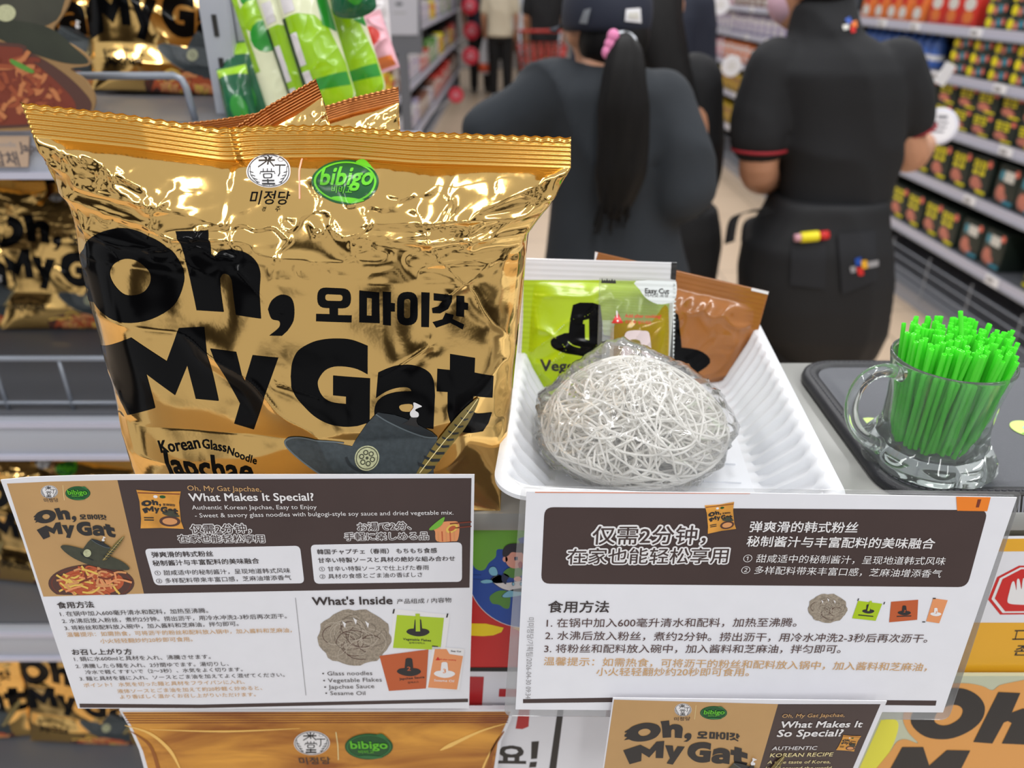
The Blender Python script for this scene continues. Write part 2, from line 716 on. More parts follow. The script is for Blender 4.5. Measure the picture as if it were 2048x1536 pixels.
def glyphs(body, bold=0.0, res=2):
    k = (body, bold, res)
    if k not in _TXT:
        _FONT.body = body
        _FONT.size = 1.0
        _FONT.offset = bold
        _FONT.resolution_u = res
        m = bpy.data.meshes.new_from_object(_FONT_O)
        v = np.array([p.co[:2] for p in m.vertices])
        f = [tuple(p.vertices) for p in m.polygons]
        bpy.data.meshes.remove(m)
        _TXT[k] = (v, f)
    return _TXT[k]


class Art:
    def __init__(s, surf, mb=None):
        s.sf = surf
        s.mb = mb if mb is not None else MB()

    def raw(s, q, f, m, layer):
        """q: coordinates on the sheet"""
        q = np.asarray(q, float)
        if s.sf.curved:
            q, f = s.sf.cut(q, f)
        g = []
        for t in f:
            a = 0.0
            for k in range(len(t)):
                x0, y0 = q[t[k]]
                x1, y1 = q[t[(k + 1) % len(t)]]
                a += x0 * y1 - x1 * y0
            if abs(a) > 1e-16:
                g.append(tuple(t) if a > 0 else tuple(t)[::-1])
        P, N = s.sf.pts(q, layer * 0.00014)
        s.mb.add(P, g, m, N)

    def polyuv(s, q, m, layer=1, holes=()):
        loops = [np.asarray(q, float)] + [np.asarray(h, float) for h in holes]
        tri = tessellate_polygon([[Vector((a, b, 0)) for a, b in L] for L in loops])
        s.raw(np.concatenate(loops), tri, m, layer)

    def poly(s, p, m, layer=1, holes=()):
        s.polyuv(s.sf.uv(p), m, layer, [s.sf.uv(h) for h in holes])

    def ell(s, c, rx, ry, m, layer=1, rot=0.0, n=40, hole=None):
        s.poly(ellp(c, rx, ry, rot, n), m, layer, [ellp(c, rx * hole, ry * hole, rot, n)] if hole else ())

    def line(s, pts, w, m, layer=1):
        s.poly(stroke(pts, w), m, layer)

    def rrect(s, quad, r, m, layer=1):
        s.poly(round_quad(quad, r), m, layer)

    def text(s, body, p0, p1, m, layer=2, bold=0.0, ys=1.0, res=2, shear=None, edge=None):
        v, f = glyphs(body, 0.0, res)
        if len(v) == 0:
            return
        q0, q1 = s.sf.uv([p0, p1])
        d = q1 - q0
        w = np.linalg.norm(d)
        d /= w
        v0, _ = glyphs(body, 0.0, res)
        lo, hi = v0[:, 0].min(), v0[:, 0].max()
        k = w / (hi - lo)
        up = np.array([-d[1], d[0]])
        if shear is not None:
            e = s.sf.uv([shear])[0] - q0
            e /= np.linalg.norm(e)
            up = e / max(np.dot(e, up), 0.3)
        base = q0 + ((v[:, :1] - lo) * d + v[:, 1:2] * ys * up) * k

        def strike(r, n, mm, ly):
            # one impression per direction: a heavier stroke all round
            for i in range(n):
                t = 2 * math.pi * (i + 0.5) / n
                s.raw(base + (math.cos(t) * d + math.sin(t) * up) * k * r, f, mm, ly + 0.012 * i)
        if edge is not None:
            strike(edge[0], 10, edge[1], layer - 1.2)
        if bold:
            strike(bold * 0.8, 4, m, layer - 0.06)
        s.raw(base, f, m, layer)


def ellp(c, rx, ry, rot=0.0, n=40):
    a = np.arange(n) * 2 * math.pi / n
    x, y = rx * np.cos(a), ry * np.sin(a)
    return np.stack([c[0] + x * math.cos(rot) - y * math.sin(rot), c[1] + x * math.sin(rot) + y * math.cos(rot)], 1)


def stroke(pts, w):
    P = np.asarray(pts, float)
    T = np.gradient(P, axis=0)
    T /= np.linalg.norm(T, axis=1)[:, None] + 1e-9
    N = np.stack([-T[:, 1], T[:, 0]], 1)
    W = (np.full(len(P), w) if np.isscalar(w) else np.asarray(w, float))[:, None] / 2
    return np.concatenate([P + N * W, (P - N * W)[::-1]])


def round_quad(quad, r, n=6):
    Q = np.asarray(quad, float)
    out = []
    for k in range(4):
        p, a, b = Q[k], Q[k - 1], Q[(k + 1) % 4]
        da, db = (a - p) / np.linalg.norm(a - p), (b - p) / np.linalg.norm(b - p)
        for t in np.linspace(0, 1, n):
            out.append((1 - t) ** 2 * (p + da * r) + 2 * t * (1 - t) * p + t * t * (p + db * r))
    return np.array(out)


def curve_pts(pts, n=8, closed=True):
    """smooth outline through the given points"""
    P = np.asarray(pts, float)
    N = len(P)
    out = []
    for i in range(N if closed else N - 1):
        p0, p1, p2, p3 = (P[(i - 1) % N], P[i], P[(i + 1) % N], P[(i + 2) % N]) if closed else (P[max(i - 1, 0)], P[i], P[i + 1], P[min(i + 2, N - 1)])
        for t in np.arange(n) / n:
            out.append(0.5 * (2 * p1 + (p2 - p0) * t + (2 * p0 - 5 * p1 + 4 * p2 - p3) * t * t + (3 * p1 - p0 - 3 * p2 + p3) * t ** 3))
    if not closed:
        out.append(P[-1])
    return np.array(out)


def slab(pl, outline_uv, thick, m, mb, edge_m=None):
    """a sheet or board: front at the plane, thickness behind it"""
    q = np.asarray(outline_uv, float)
    a = sum(q[i][0] * q[(i + 1) % len(q)][1] - q[(i + 1) % len(q)][0] * q[i][1] for i in range(len(q)))
    if a < 0:
        q = q[::-1]
    tri = tessellate_polygon([[Vector((x, y, 0)) for x, y in q]])
    g = []
    for t in tri:
        (x0, y0), (x1, y1), (x2, y2) = (q[k] for k in t)
        g.append(t if (x1 - x0) * (y2 - y0) - (x2 - x0) * (y1 - y0) > 0 else t[::-1])
    mb.add(pl.pts(q, 0.0)[0], g, m)
    mb.add(pl.pts(q, -thick)[0], [t[::-1] for t in g], edge_m or m)
    n = len(q)
    v = np.concatenate([pl.pts(q, 0.0)[0], pl.pts(q, -thick)[0]])
    mb.add(v, [(i, i + n, (i + 1) % n + n, (i + 1) % n) for i in range(n)], edge_m or m)


# ------------------------------------------------------------------ the pack's artwork, traced once
A4 = lambda L, ox, oy, k: [(ox + x * k, oy + y * k) for x, y in L]
C4 = lambda L: A4(L, 0, 500, 0.3418)
C8 = lambda L: A4(L, 600, 540, 0.2343)
O_OUT = curve_pts([(166, 531), (169, 490), (191, 470), (232, 458), (273, 461), (314, 478), (345, 502), (364, 541), (362, 575), (342, 616), (301, 640), (253, 643), (212, 626), (184, 592)], 4)
O_IN = curve_pts([(220, 541), (229, 527), (249, 519), (273, 524), (294, 544), (297, 565), (287, 584), (270, 592), (249, 590), (232, 575), (221, 556)], 4)
H_POLY = [(354, 460), (418, 459), (424, 506)] + list(curve_pts([(430, 512), (444, 500), (472, 497), (499, 506), (516, 524), (523, 545), (523, 568)], 4, False)) + [(526, 632), (475, 626), (467, 565)] + \
    list(curve_pts([(466, 558), (460, 548), (448, 546), (441, 556)], 4, False)) + [(443, 585), (449, 622), (391, 623), (376, 551), (367, 500)]
COMMA = curve_pts([(540, 613), (547, 596), (564, 586), (583, 591), (591, 609), (590, 637), (578, 657)], 4, False).tolist() + [(567, 667), (542, 666)] + curve_pts([(542, 666), (561, 650), (562, 637), (547, 632), (540, 613)], 4, False).tolist()[1:-1]
M_POLY = [(209, 680), (263, 674), (330, 726), (357, 657), (408, 654), (433, 808), (386, 805), (371, 735), (345, 797), (290, 750), (307, 820), (255, 830)]
Y_POLY = [(422, 695), (475, 700), (492, 760), (508, 706), (559, 712), (506, 862), (465, 852), (477, 811)]
G_POLY = list(curve_pts([(583, 750), (586, 722), (598, 698), (623, 682), (647, 675), (675, 673), (705, 676), (737, 688)], 4, False)) + \
    list(curve_pts([(737, 744), (717, 734), (694, 729), (670, 729), (652, 737), (640, 753), (637, 765), (642, 781), (654, 795), (670, 801), (694, 803)], 3, False)) + \
    [(694, 788), (668, 786), (668, 747), (742, 752), (741, 839)] + list(curve_pts([(717, 846), (689, 848), (659, 843), (630, 828), (607, 807), (593, 790), (585, 770)], 4, False))
A_POLY = list(curve_pts([(758, 740), (778, 731), (799, 725), (823, 726), (846, 734), (862, 746), (869, 763), (871, 786)], 4, False)) + [(868, 852), (826, 848)] + \
    list(curve_pts([(810, 852), (785, 853), (762, 845), (752, 833), (750, 816), (755, 800), (769, 788), (792, 781), (824, 779)], 3, False)) + \
    list(curve_pts([(821, 774), (813, 771), (794, 772), (773, 779), (753, 792)], 3, False))
A_IN = curve_pts([(799, 812), (804, 806), (825, 805), (824, 819), (806, 820)], 3)
T_POLY = [(900, 709), (950, 717), (949, 744), (987, 749), (985, 791), (947, 787), (946, 809)] + list(curve_pts([(948, 817), (956, 821), (984, 820)], 3, False)) + \
    [(977, 842)] + list(curve_pts([(966, 859), (940, 860), (916, 854), (902, 838), (896, 816)], 4, False)) + [(896, 779), (874, 778), (875, 736), (900, 739)]
KR = [
    (C8(round_quad([(155, 137), (440, 150), (440, 318), (155, 308)], 75)), [C8(round_quad([(222, 195), (370, 202), (368, 255), (222, 250)], 26))]),
    (C8([(258, 305), (332, 308), (332, 372), (448, 376), (446, 435), (147, 420), (147, 358), (260, 362)]), []),
    (C8([(510, 165), (680, 185), (685, 445), (510, 435)]), [C8([(575, 230), (615, 235), (615, 382), (575, 380)])]),
    (C8([(708, 178), (780, 183), (779, 275), (813, 280), (812, 350), (779, 348), (780, 465), (712, 458)]), []),
    (C8(round_quad([(830, 185), (1005, 185), (1005, 468), (830, 465)], 85)), [C8(round_quad([(890, 245), (942, 245), (940, 410), (890, 408)], 25))]),
    (C8([(1035, 190), (1107, 195), (1100, 490), (1035, 485)]), []),
    (C8([(1140, 200), (1300, 213), (1295, 275), (1262, 340), (1195, 376), (1130, 372), (1125, 330), (1180, 315), (1217, 268), (1140, 262)]), []),
    (C8([(1335, 222), (1402, 227), (1401, 285), (1435, 293), (1432, 353), (1400, 350), (1398, 415), (1330, 405)]), []),
    (C8([(1242, 375), (1310, 395), (1300, 430), (1400, 480), (1385, 522), (1280, 462), (1160, 497), (1130, 450), (1215, 430)]), []),
]
LOGO = [(O_OUT, [O_IN]), (H_POLY, []), (COMMA, []), (M_POLY, []), (Y_POLY, []), (G_POLY, []), (A_POLY, [A_IN]), (T_POLY, [])] + KR

HAT_BRIM = curve_pts([(569, 884), (575, 874), (590, 870), (620, 871), (661, 878), (710, 887), (800, 905), (900, 930), (960, 955), (997, 985), (990, 1000), (940, 1003), (860, 1000), (740, 980), (650, 946), (600, 915), (580, 898)], 3)
HAT_CROWN = [(695, 906), (735, 842), (753, 823), (757, 820), (790, 826), (830, 840), (865, 858), (876, 868), (858, 950), (820, 957), (780, 950), (735, 934), (705, 918)]
HAT_TOP = curve_pts([(755, 822), (785, 825), (830, 840), (872, 866), (845, 866), (800, 852), (765, 834)], 4)


def emblem(art, c, rx, ry, layer=3, since=False):
    P = lambda L: [(c[0] + x * rx, c[1] + y * ry) for x, y in L]
    w = rx * 0.055
    art.ell(c, rx, ry, MATS['white_ink'], layer, n=48)
    art.ell(c, rx * 0.95, ry * 0.95, MATS['dark_text_ink'], layer + 1, n=48, hole=0.955)
    L = lambda pts, k=1.0: art.line(P(pts), w * k, MATS['black_print'], layer + 1)
    # rice ear strokes, a bowl on a stand and a roof stroke
    L([(-0.28, -0.84), (-0.12, -0.62)])
    L([(-0.08, -0.9), (-0.06, -0.36)], 1.3)
    L([(0.14, -0.84), (0.0, -0.62)])
    L([(-0.48, -0.6), (0.26, -0.62)], 1.3)
    L([(-0.12, -0.56), (-0.48, -0.24)])
    L([(0.02, -0.56), (0.24, -0.26)])
    art.ell((c[0] + 0.52 * rx, c[1] - 0.66 * ry), rx * 0.14, ry * 0.13, MATS['grey_ink'], layer + 1, hole=0.75, n=20)
    L([(0.26, -0.34), (0.76, -0.34)])
    L([(0.5, -0.34), (0.5, 0.12), (0.42, 0.3)])
    for x in (-0.24, -0.06, 0.12):
        L([(x, -0.16), (x, 0.0)], 0.8)
    L([(-0.38, 0.16), (-0.36, 0.02), (0.26, 0.02), (0.28, 0.16)])
    art.poly(round_quad(P([(-0.27, 0.12), (0.17, 0.12), (0.15, 0.42), (-0.25, 0.42)]), rx * 0.08), MATS['black_print'], layer + 1,
             [round_quad(P([(-0.21, 0.18), (0.11, 0.18), (0.09, 0.36), (-0.19, 0.36)]), rx * 0.05)])
    L([(-0.32, 0.56), (0.24, 0.56)], 1.4)
    L([(-0.06, 0.46), (-0.06, 0.76)], 1.2)
    L([(-0.34, 0.76), (0.26, 0.76)], 1.6)
    for sx in (-1, 1):
        for k in range(4):
            y = 0.0 + 0.2 * k
            L([(sx * (0.86 - 0.09 * k), y), (sx * (0.68 - 0.08 * k), y + 0.08)], 0.7)
        L([(sx * 0.84, -0.3), (sx * 0.8, 0.2), (sx * 0.52, 0.72)], 0.6)
    if since:
        art.text('SINCE 1967', (c[0] - 0.3 * rx, c[1] + 0.93 * ry), (c[0] + 0.3 * rx, c[1] + 0.93 * ry), MATS['black_print'], layer + 1)


def green_badge(art, c, rx, ry, layer=3, big=False):
    art.ell(c, rx, ry, MATS['dark_green_print'], layer, n=48)
    art.ell(c, rx * 0.93, ry * 0.91, MATS['bright_green_print' if big else 'mid_green_print'], layer + 1, n=48, hole=0.93)
    art.poly(curve_pts([(c[0] + 0.3 * rx, c[1] - 0.86 * ry), (c[0] + 0.55 * rx, c[1] - 1.0 * ry), (c[0] + 0.86 * rx, c[1] - 0.5 * ry), (c[0] + 0.72 * rx, c[1] - 0.62 * ry)], 4), MATS['bright_green_print' if big else 'mid_green_print'], layer + 2)
    art.poly(curve_pts([(c[0] - 0.42 * rx, c[1] + 0.76 * ry), (c[0] - 0.1 * rx, c[1] + 0.66 * ry), (c[0] + 0.6 * rx, c[1] + 0.78 * ry), (c[0] + 0.2 * rx, c[1] + 0.93 * ry)], 4), MATS['bright_green_print' if big else 'mid_green_print'], layer + 2)
    g = MATS['bright_green_print']
    art.text('bibigo', (c[0] - 0.74 * rx, c[1] + 0.12 * ry), (c[0] + 0.78 * rx, c[1] + 0.12 * ry), g, layer + 3, bold=0.035, res=3)
    art.text('비비고', (c[0] - 0.42 * rx, c[1] + 0.48 * ry), (c[0] + 0.22 * rx, c[1] + 0.48 * ry), g, layer + 3, bold=0.01)


def hat_art(art, f, layer=4, base=None, feather=True, fine=True, brim=None):
    """f maps the traced pixels of the pack to pixels on the sheet"""
    b = base or MATS['hat_slate_print']
    art.poly(f(HAT_BRIM if brim is None else brim), b, layer)
    if fine:
        art.poly(f(stroke(curve_pts([(690, 880), (640, 874), (600, 871), (578, 876), (571, 885), (582, 900), (610, 922), (650, 946), (700, 966)], 4, False), 3.0)), MATS['hat_edge_print'], layer + 0.4)
    art.poly(f(HAT_CROWN), b, layer + 1)
    art.poly(f(HAT_TOP), MATS['hat_dark_print'], layer + 2)
    art.poly(f(stroke(curve_pts([(753, 823), (775, 838), (810, 855), (850, 868), (875, 869)], 4, False), 2.6)), MATS['hat_edge_print'], layer + 2.5)
    art.poly(f(stroke(curve_pts([(695, 906), (704, 922), (735, 938), (775, 952)], 4, False), 5.0)), MATS['hat_dark_print'], layer + 2.5)
    art.poly(f(ellp((736, 909), 24, 24)), MATS['medallion_print'], layer + 3)
    if fine:
        for k in range(6):
            a = k * math.pi / 3 + 0.3
            art.poly(f(ellp((736 + 11 * math.cos(a), 909 + 11 * math.sin(a)), 5.2, 5.2, n=14)), MATS['hat_olive_print'], layer + 4, [f(ellp((736 + 11 * math.cos(a), 909 + 11 * math.sin(a)), 3.2, 3.2, n=14))])
        art.poly(f(ellp((736, 909), 21.5, 21.5)), MATS['hat_olive_print'], layer + 4, [f(ellp((736, 909), 20, 20))])
        art.poly(f(ellp((736, 909), 3, 3, n=12)), MATS['hat_olive_print'], layer + 4)
    art.poly(f(curve_pts([(828, 800), (838, 803), (845, 807), (838, 810), (831, 815), (838, 820), (837, 828), (824, 829), (821, 820), (828, 810)], 3)), MATS['white_ink'], layer + 4)
    art.poly(f([(822, 829), (835, 829), (834, 836), (839, 848), (806, 843), (818, 836)]), MATS['black_print'], layer + 4)
    if feather:
        art.poly(f(curve_pts([(833, 947), (843, 925), (880, 868), (920, 818), (956, 789), (950, 812), (930, 848), (897, 892), (862, 936)], 4)), MATS['feather_olive_print'], layer + 4)
        for k in range(9):
            t = 0.08 + k * 0.1
            x, y = 845 + (952 - 845) * t, 935 + (797 - 935) * t
            s = 19 * (1 - 0.75 * t)
            art.poly(f([(x - s, y - s * 0.3), (x, y + 2), (x + s, y + s * 0.1), (x + s * 0.9, y + s * 0.45), (x, y + 9 - 4 * t), (x - s * 0.9, y + s * 0.1)]), MATS['hat_dark_print'], layer + 5)
        art.poly(f(stroke([(840, 940), (900, 862), (954, 792)], 1.6)), MATS['cream_ink'], layer + 6)


def dish_art(art, c, rx, ry, layer=3, n=60, seed=1, clip=None, rot=0.0):
    """a dark plate with a heap of reddish noodles"""
    rg = np.random.default_rng(seed)

    class Clip:
        def poly(self, p, m, layer, holes=()):
            p = np.asarray(p, float)
            if clip is not None:
                p = np.stack([p[:, 0], np.minimum(p[:, 1], clip)], 1)
            full.poly(p, m, layer, holes)

        def ell(self, c, rx, ry, m, layer=1, rot=0.0, n=40, hole=None):
            self.poly(ellp(c, rx, ry, rot, n), m, layer)
    full, art = art, Clip()
    art.ell(c, rx, ry, MATS['plate_brown_print'], layer, rot=rot, n=40)
    art.ell(c, rx * 0.93, ry * 0.90, MATS['noodle_dark_print'], layer + 0.3, rot=rot)
    art.ell(c, rx * 0.91, ry * 0.88, MATS['plate_brown_print'], layer + 0.6, rot=rot)
    art.ell((c[0], c[1] - 0.08 * ry), rx * 0.76, ry * 0.72, MATS['noodle_red_print'], layer + 1, rot=rot, n=30)
    ms = ['noodle_tan_print', 'noodle_red_print', 'noodle_dark_print', 'noodle_tan_print', 'noodle_yellow_print', 'peach_print']
    for k in range(n):
        a, r = rg.random() * 6.28, math.sqrt(rg.random()) * 0.66
        x, y = c[0] + r * rx * math.cos(a), c[1] - 0.08 * ry + r * ry * math.sin(a)
        h, L = rg.random() * 3.14, (0.16 + 0.2 * rg.random()) * rx
        b = (rg.random() - 0.5) * L
        dx, dy = math.cos(h) * L, math.sin(h) * L * ry / rx
        art.poly(stroke(curve_pts([(x - dx, y - dy), (x + b * 0.4, y + b), (x + dx, y + dy)], 4, False), max(rx * 0.045, 0.8)), MATS[ms[k % 6] if r * math.cos(a) > -0.25 or k % 2 else 'noodle_yellow_print'], layer + 1.5 + k * 0.04)


def vermicelli_art(art, c, rx, ry, layer=3, n=40, seed=3):
    rg = np.random.default_rng(seed)
    a = np.arange(40) * 2 * math.pi / 40
    k = 1 + 0.03 * np.sin(a * 9) + 0.02 * np.sin(a * 14 + 1)
    art.poly(np.stack([c[0] + rx * k * np.cos(a), c[1] + ry * k * np.sin(a)], 1), MATS['vermicelli_print'], layer)
    for q in range(n):
        a0, r = rg.random() * 6.28, 0.15 + 0.4 * rg.random()
        ox, oy = rg.normal(0, 0.26, 2)
        t = a0 + np.linspace(0, 2.2, 9)
        x, y = ox + r * np.cos(t), oy + r * np.sin(t)
        k2 = np.minimum(1, 0.9 / np.maximum(np.hypot(x, y), 1e-6))
        art.poly(stroke(np.stack([c[0] + rx * x * k2, c[1] + ry * y * k2], 1), max(rx * 0.016, 0.5)), MATS['vermicelli_light' if q % 2 else 'plate_brown_print' if q % 4 == 0 else 'vermicelli_dark'], layer + 0.5 + q * 0.02)
    for x, y in ((-0.28, -0.5), (0.02, -0.62), (0.35, -0.5)):
        art.poly([(c[0] + rx * (x - 0.06), c[1] + ry * (y - 0.1)), (c[0] + rx * (x + 0.05), c[1] + ry * y), (c[0] + rx * (x + 0.02), c[1] + ry * (y + 0.16))], MATS['white_ink'], layer + 2)


def hat_icon(art, c, w, m, layer, num=None, num_m=None):
    x, y = c
    P = lambda L: [(x + a * w, y + b * w) for a, b in L]
    art.poly(curve_pts(P([(-0.5, 0.16), (-0.42, 0.04), (-0.2, 0.0), (0.2, 0.0), (0.42, 0.05), (0.5, 0.17), (0.3, 0.3), (0.0, 0.34), (-0.3, 0.28)]), 3), m, layer)
    art.poly(P([(-0.2, 0.16), (-0.14, -0.38), (-0.07, -0.42), (0.08, -0.42), (0.14, -0.37), (0.2, 0.17), (0.0, 0.22)]), m, layer + 0.5)
    if num:
        art.text(num, (x - 0.07 * w, y + 0.1 * w), (x + 0.07 * w, y + 0.1 * w), num_m, layer + 1, bold=0.03)


def quad_map(quad):
    """unit square (x right, y down) to a quad TL, TR, BR, BL"""
    q = np.asarray(quad, float)

    def f(L):
        L = np.asarray(L, float)
        u, v = L[:, :1], L[:, 1:2]
        return (q[0] * (1 - u) + q[1] * u) * (1 - v) + (q[3] * (1 - u) + q[2] * u) * v
    return f


# ------------------------------------------------------------------ the setting
def struct(name, v, f, m, label=None):
    o = MB().add(v, f, m).obj(name, smooth=False)
    return tag(o, label, None, None, 'structure')


def tile_mat():
    m = bpy.data.materials.new('beige_floor_tiles')
    m.use_nodes = True
    t = m.node_tree
    b = t.nodes['Principled BSDF']
    b.inputs['Roughness'].default_value = 0.28
    tc = t.nodes.new('ShaderNodeTexCoord')
    br = t.nodes.new('ShaderNodeTexBrick')
    br.offset = 0.0
    br.inputs['Scale'].default_value = 1.0
    br.inputs['Brick Width'].default_value = 0.6
    br.inputs['Row Height'].default_value = 0.6
    br.inputs['Mortar Size'].default_value = 0.004
    br.inputs['Color1'].default_value = (*lin((214, 190, 164)), 1)
    br.inputs['Color2'].default_value = (*lin((208, 184, 158)), 1)
    br.inputs['Mortar'].default_value = (*lin((150, 132, 112)), 1)
    t.links.new(tc.outputs['Object'], br.inputs['Vector'])
    t.links.new(br.outputs['Color'], b.inputs['Base Color'])
    return m


struct('floor', *box((0, 7.9, -0.05), (14, 16.2, 0.1)), tile_mat())
struct('wall_back', *box((0, 16.0, 1.6), (14, 0.1, 3.2)), mat('wall_grey', (150, 145, 142), rough=0.8, var=0.3, vscale=3))

STEEL = mat('shelf_grey_paint', (150, 152, 160), rough=0.4)
STEEL_D = mat('shelf_dark_grey', (96, 98, 104), rough=0.5)  # darker grey for shelf boards, uprights and panels
RAIL = mat('price_rail_silver', (188, 188, 204), rough=0.3)
RACK_L = mat('rack_light_grey', (172, 176, 186), rough=0.4)
WIRE = mat('wire_grey', (140, 146, 156), rough=0.35, metal=0.3)
DARK = mat('shelf_back_dark', (38, 36, 34), rough=0.7)
TAGW = mat('price_tag_white', (236, 236, 240), rough=0.4)


def local_obj(mb, name, parent, smooth=False):
    o = bpy.data.objects.new(name, mb.mesh(name, (0, 0, 0), smooth))
    COL.objects.link(o)
    o.parent = parent
    return o


def gondola(label, theta, lat, y0, y1, zs, depth, side, base_z):
    """a run of shelving along the aisle; side +1: stands to the right, faces -x"""
    g = thing('store_shelving', label, 'shelving', (0, 0, 0))
    g.rotation_euler = (0, 0, theta)
    L, yc = y1 - y0, (y0 + y1) / 2
    local_obj(MB().add(*box((lat + side * (depth + 0.02), yc, 1.0), (0.03, L, 2.0)), DARK), 'back_panel', g)
    local_obj(MB().add(*box((lat + side * (depth / 2 + 0.03), yc, base_z / 2), (depth, L, base_z)), STEEL), 'base', g)
    for z in zs:
        s = local_obj(MB().add(*box((lat + side * depth / 2, yc, z - 0.012), (depth, L, 0.024)), STEEL_D), 'shelf', g)
        r = MB().add(*box((lat - side * 0.008, yc, z - 0.018), (0.014, L, 0.044)), RAIL)
        r.add(*box((lat - side * 0.012, yc, z - 0.034), (0.018, L, 0.008)), STEEL)
        r = local_obj(r, 'price_rail', g)
    n = int(L / 1.2)
    for k in range(n + 1):
        local_obj(MB().add(*box((lat + side * (depth - 0.03), y0 + L * k / n, 1.0), (0.05, 0.04, 2.0)), STEEL_D), 'upright', g)
    for e in (y0, y1):
        local_obj(MB().add(*box((lat + side * depth / 2, e, 1.0), (depth, 0.02, 2.0)), STEEL_D), 'end_panel', g)
    return g


TH_R, TH_L = 0.0423, -0.0075
LAT_R, LAT_L = 2.2, -0.92
ZS_R = [0.378, 0.646, 0.886, 1.113, 1.313]
ZS_L = [0.30, 0.71, 1.13, 1.5]
gon_r = gondola('long grey store shelving full of packs beside the right wall of the aisle', TH_R, LAT_R, 2.0, 12.6, ZS_R, 0.5, 1, 0.07)
gon_l = gondola('long grey store shelving along the left of the far aisle', TH_L, LAT_L, 4.7, 13.0, ZS_L, 0.5, -1, 0.07)
# wire bin along the foot of the right shelving
mbw = MB()
for z in (0.12, 0.17, 0.22, 0.27):
    mbw.add(*tube([(LAT_R - 0.01, 2.05, z), (LAT_R - 0.01, 12.5, z)], 0.004, 6), WIRE)
for k in range(30):
    y = 2.1 + k * 0.36
    mbw.add(*tube([(LAT_R - 0.01, y, 0.07), (LAT_R - 0.01, y, 0.30)], 0.004, 6), WIRE)
local_obj(mbw, 'wire_bin', gon_r)


def rot2(x, y, th):
    return x * math.cos(th) - y * math.sin(th), x * math.sin(th) + y * math.cos(th)


# ------------------------------------------------------------------ products (built once each, then copied)
def product(name, w, d, h, body, marks, side):
    """a pack standing with its face to the aisle; marks: (kind, geometry, material) in face fractions"""
    mb = MB().add(*bevel_box((0, 0, h / 2), (d, w, h), min(0.006, h * 0.08), 2), body)
    pl = Plane((-side * (d / 2 + 0.0005), 0, 0), (0, -side, 0), (0, 0, 1))
    art = Art(pl, mb)
    P = lambda L: [((x - 0.5) * w, y * h) for x, y in L]
    for k, (poly, m) in enumerate(marks):
        art.polyuv(P(poly), m, 1 + 0.5 * k)
    # the top face carries a strip of the same print
    me = mb.mesh(name, (0, 0, 0), True)
    me.set_sharp_from_angle(angle=math.radians(30))
    return me


def blobs(x, y, rx, ry, n=14):
    a = np.arange(n) * 2 * math.pi / n
    return [(x + rx * math.cos(t), y + ry * math.sin(t)) for t in a]


def strokes(x0, y0, x1, y1, nx):
    """a block of bold strokes that reads as a line of syllable blocks"""
    out = []
    w = (x1 - x0) / nx
    for k in range(nx):
        a = x0 + k * w
        e, h = w * 0.86, y1 - y0
        out += [[(a, y0 + 0.78 * h), (a + e * 0.55, y0 + 0.78 * h), (a + e * 0.55, y1), (a, y1)],
                [(a, y0 + 0.45 * h), (a + e * 0.55, y0 + 0.45 * h), (a + e * 0.55, y0 + 0.64 * h), (a, y0 + 0.64 * h)],
                [(a + e * 0.68, y0 + 0.4 * h), (a + e * 0.92, y0 + 0.4 * h), (a + e * 0.92, y1), (a + e * 0.68, y1)],
                [(a + e * 0.1, y0), (a + e * 0.92, y0), (a + e * 0.92, y0 + 0.26 * h), (a + e * 0.1, y0 + 0.26 * h)]]
    return out


BOX_G = mat('pack_dark_green', (34, 44, 38), rough=0.35, var=0.1, vscale=20)
BOX_B = mat('pack_dark_brown', (40, 36, 34), rough=0.35)
YELB = mat('pack_yellow', (240, 224, 24), rough=0.4)
MEAT = mat('pack_meat_pink', (196, 118, 98), rough=0.4, var=0.25, vscale=90)
DOTP = mat('pack_coral', (226, 112, 92), rough=0.4)
TEAL = mat('pack_teal', (60, 140, 160), rough=0.4)
PALE = mat('pack_pale', (214, 212, 204), rough=0.4)
BREAD = mat('pack_bread_brown', (178, 118, 70), rough=0.4, var=0.2, vscale=80)
LEAFY = mat('pack_leafy_green', (110, 146, 92), rough=0.4, var=0.3, vscale=70)
REDK = mat('pack_red', (206, 52, 40), rough=0.35, var=0.1, vscale=30)
ORNK = mat('pack_orange', (222, 120, 56), rough=0.35, var=0.15, vscale=30)
BLUK = mat('bottle_blue', (72, 110, 190), rough=0.3)
PINK = mat('pack_pink', (224, 168, 180), rough=0.4, var=0.15, vscale=40)
WHTK = mat('pack_white', (214, 210, 212), rough=0.4, var=0.1, vscale=40)
OCHR = mat('pack_ochre', (196, 164, 44), rough=0.4, var=0.12, vscale=30)
BRNK = mat('pack_brown', (134, 88, 70), rough=0.4, var=0.2, vscale=40)
GRNK = mat('pack_green', (96, 150, 62), rough=0.4, var=0.15, vscale=40)
LILK = mat('pack_lilac', (170, 160, 190), rough=0.4, var=0.15, vscale=40)


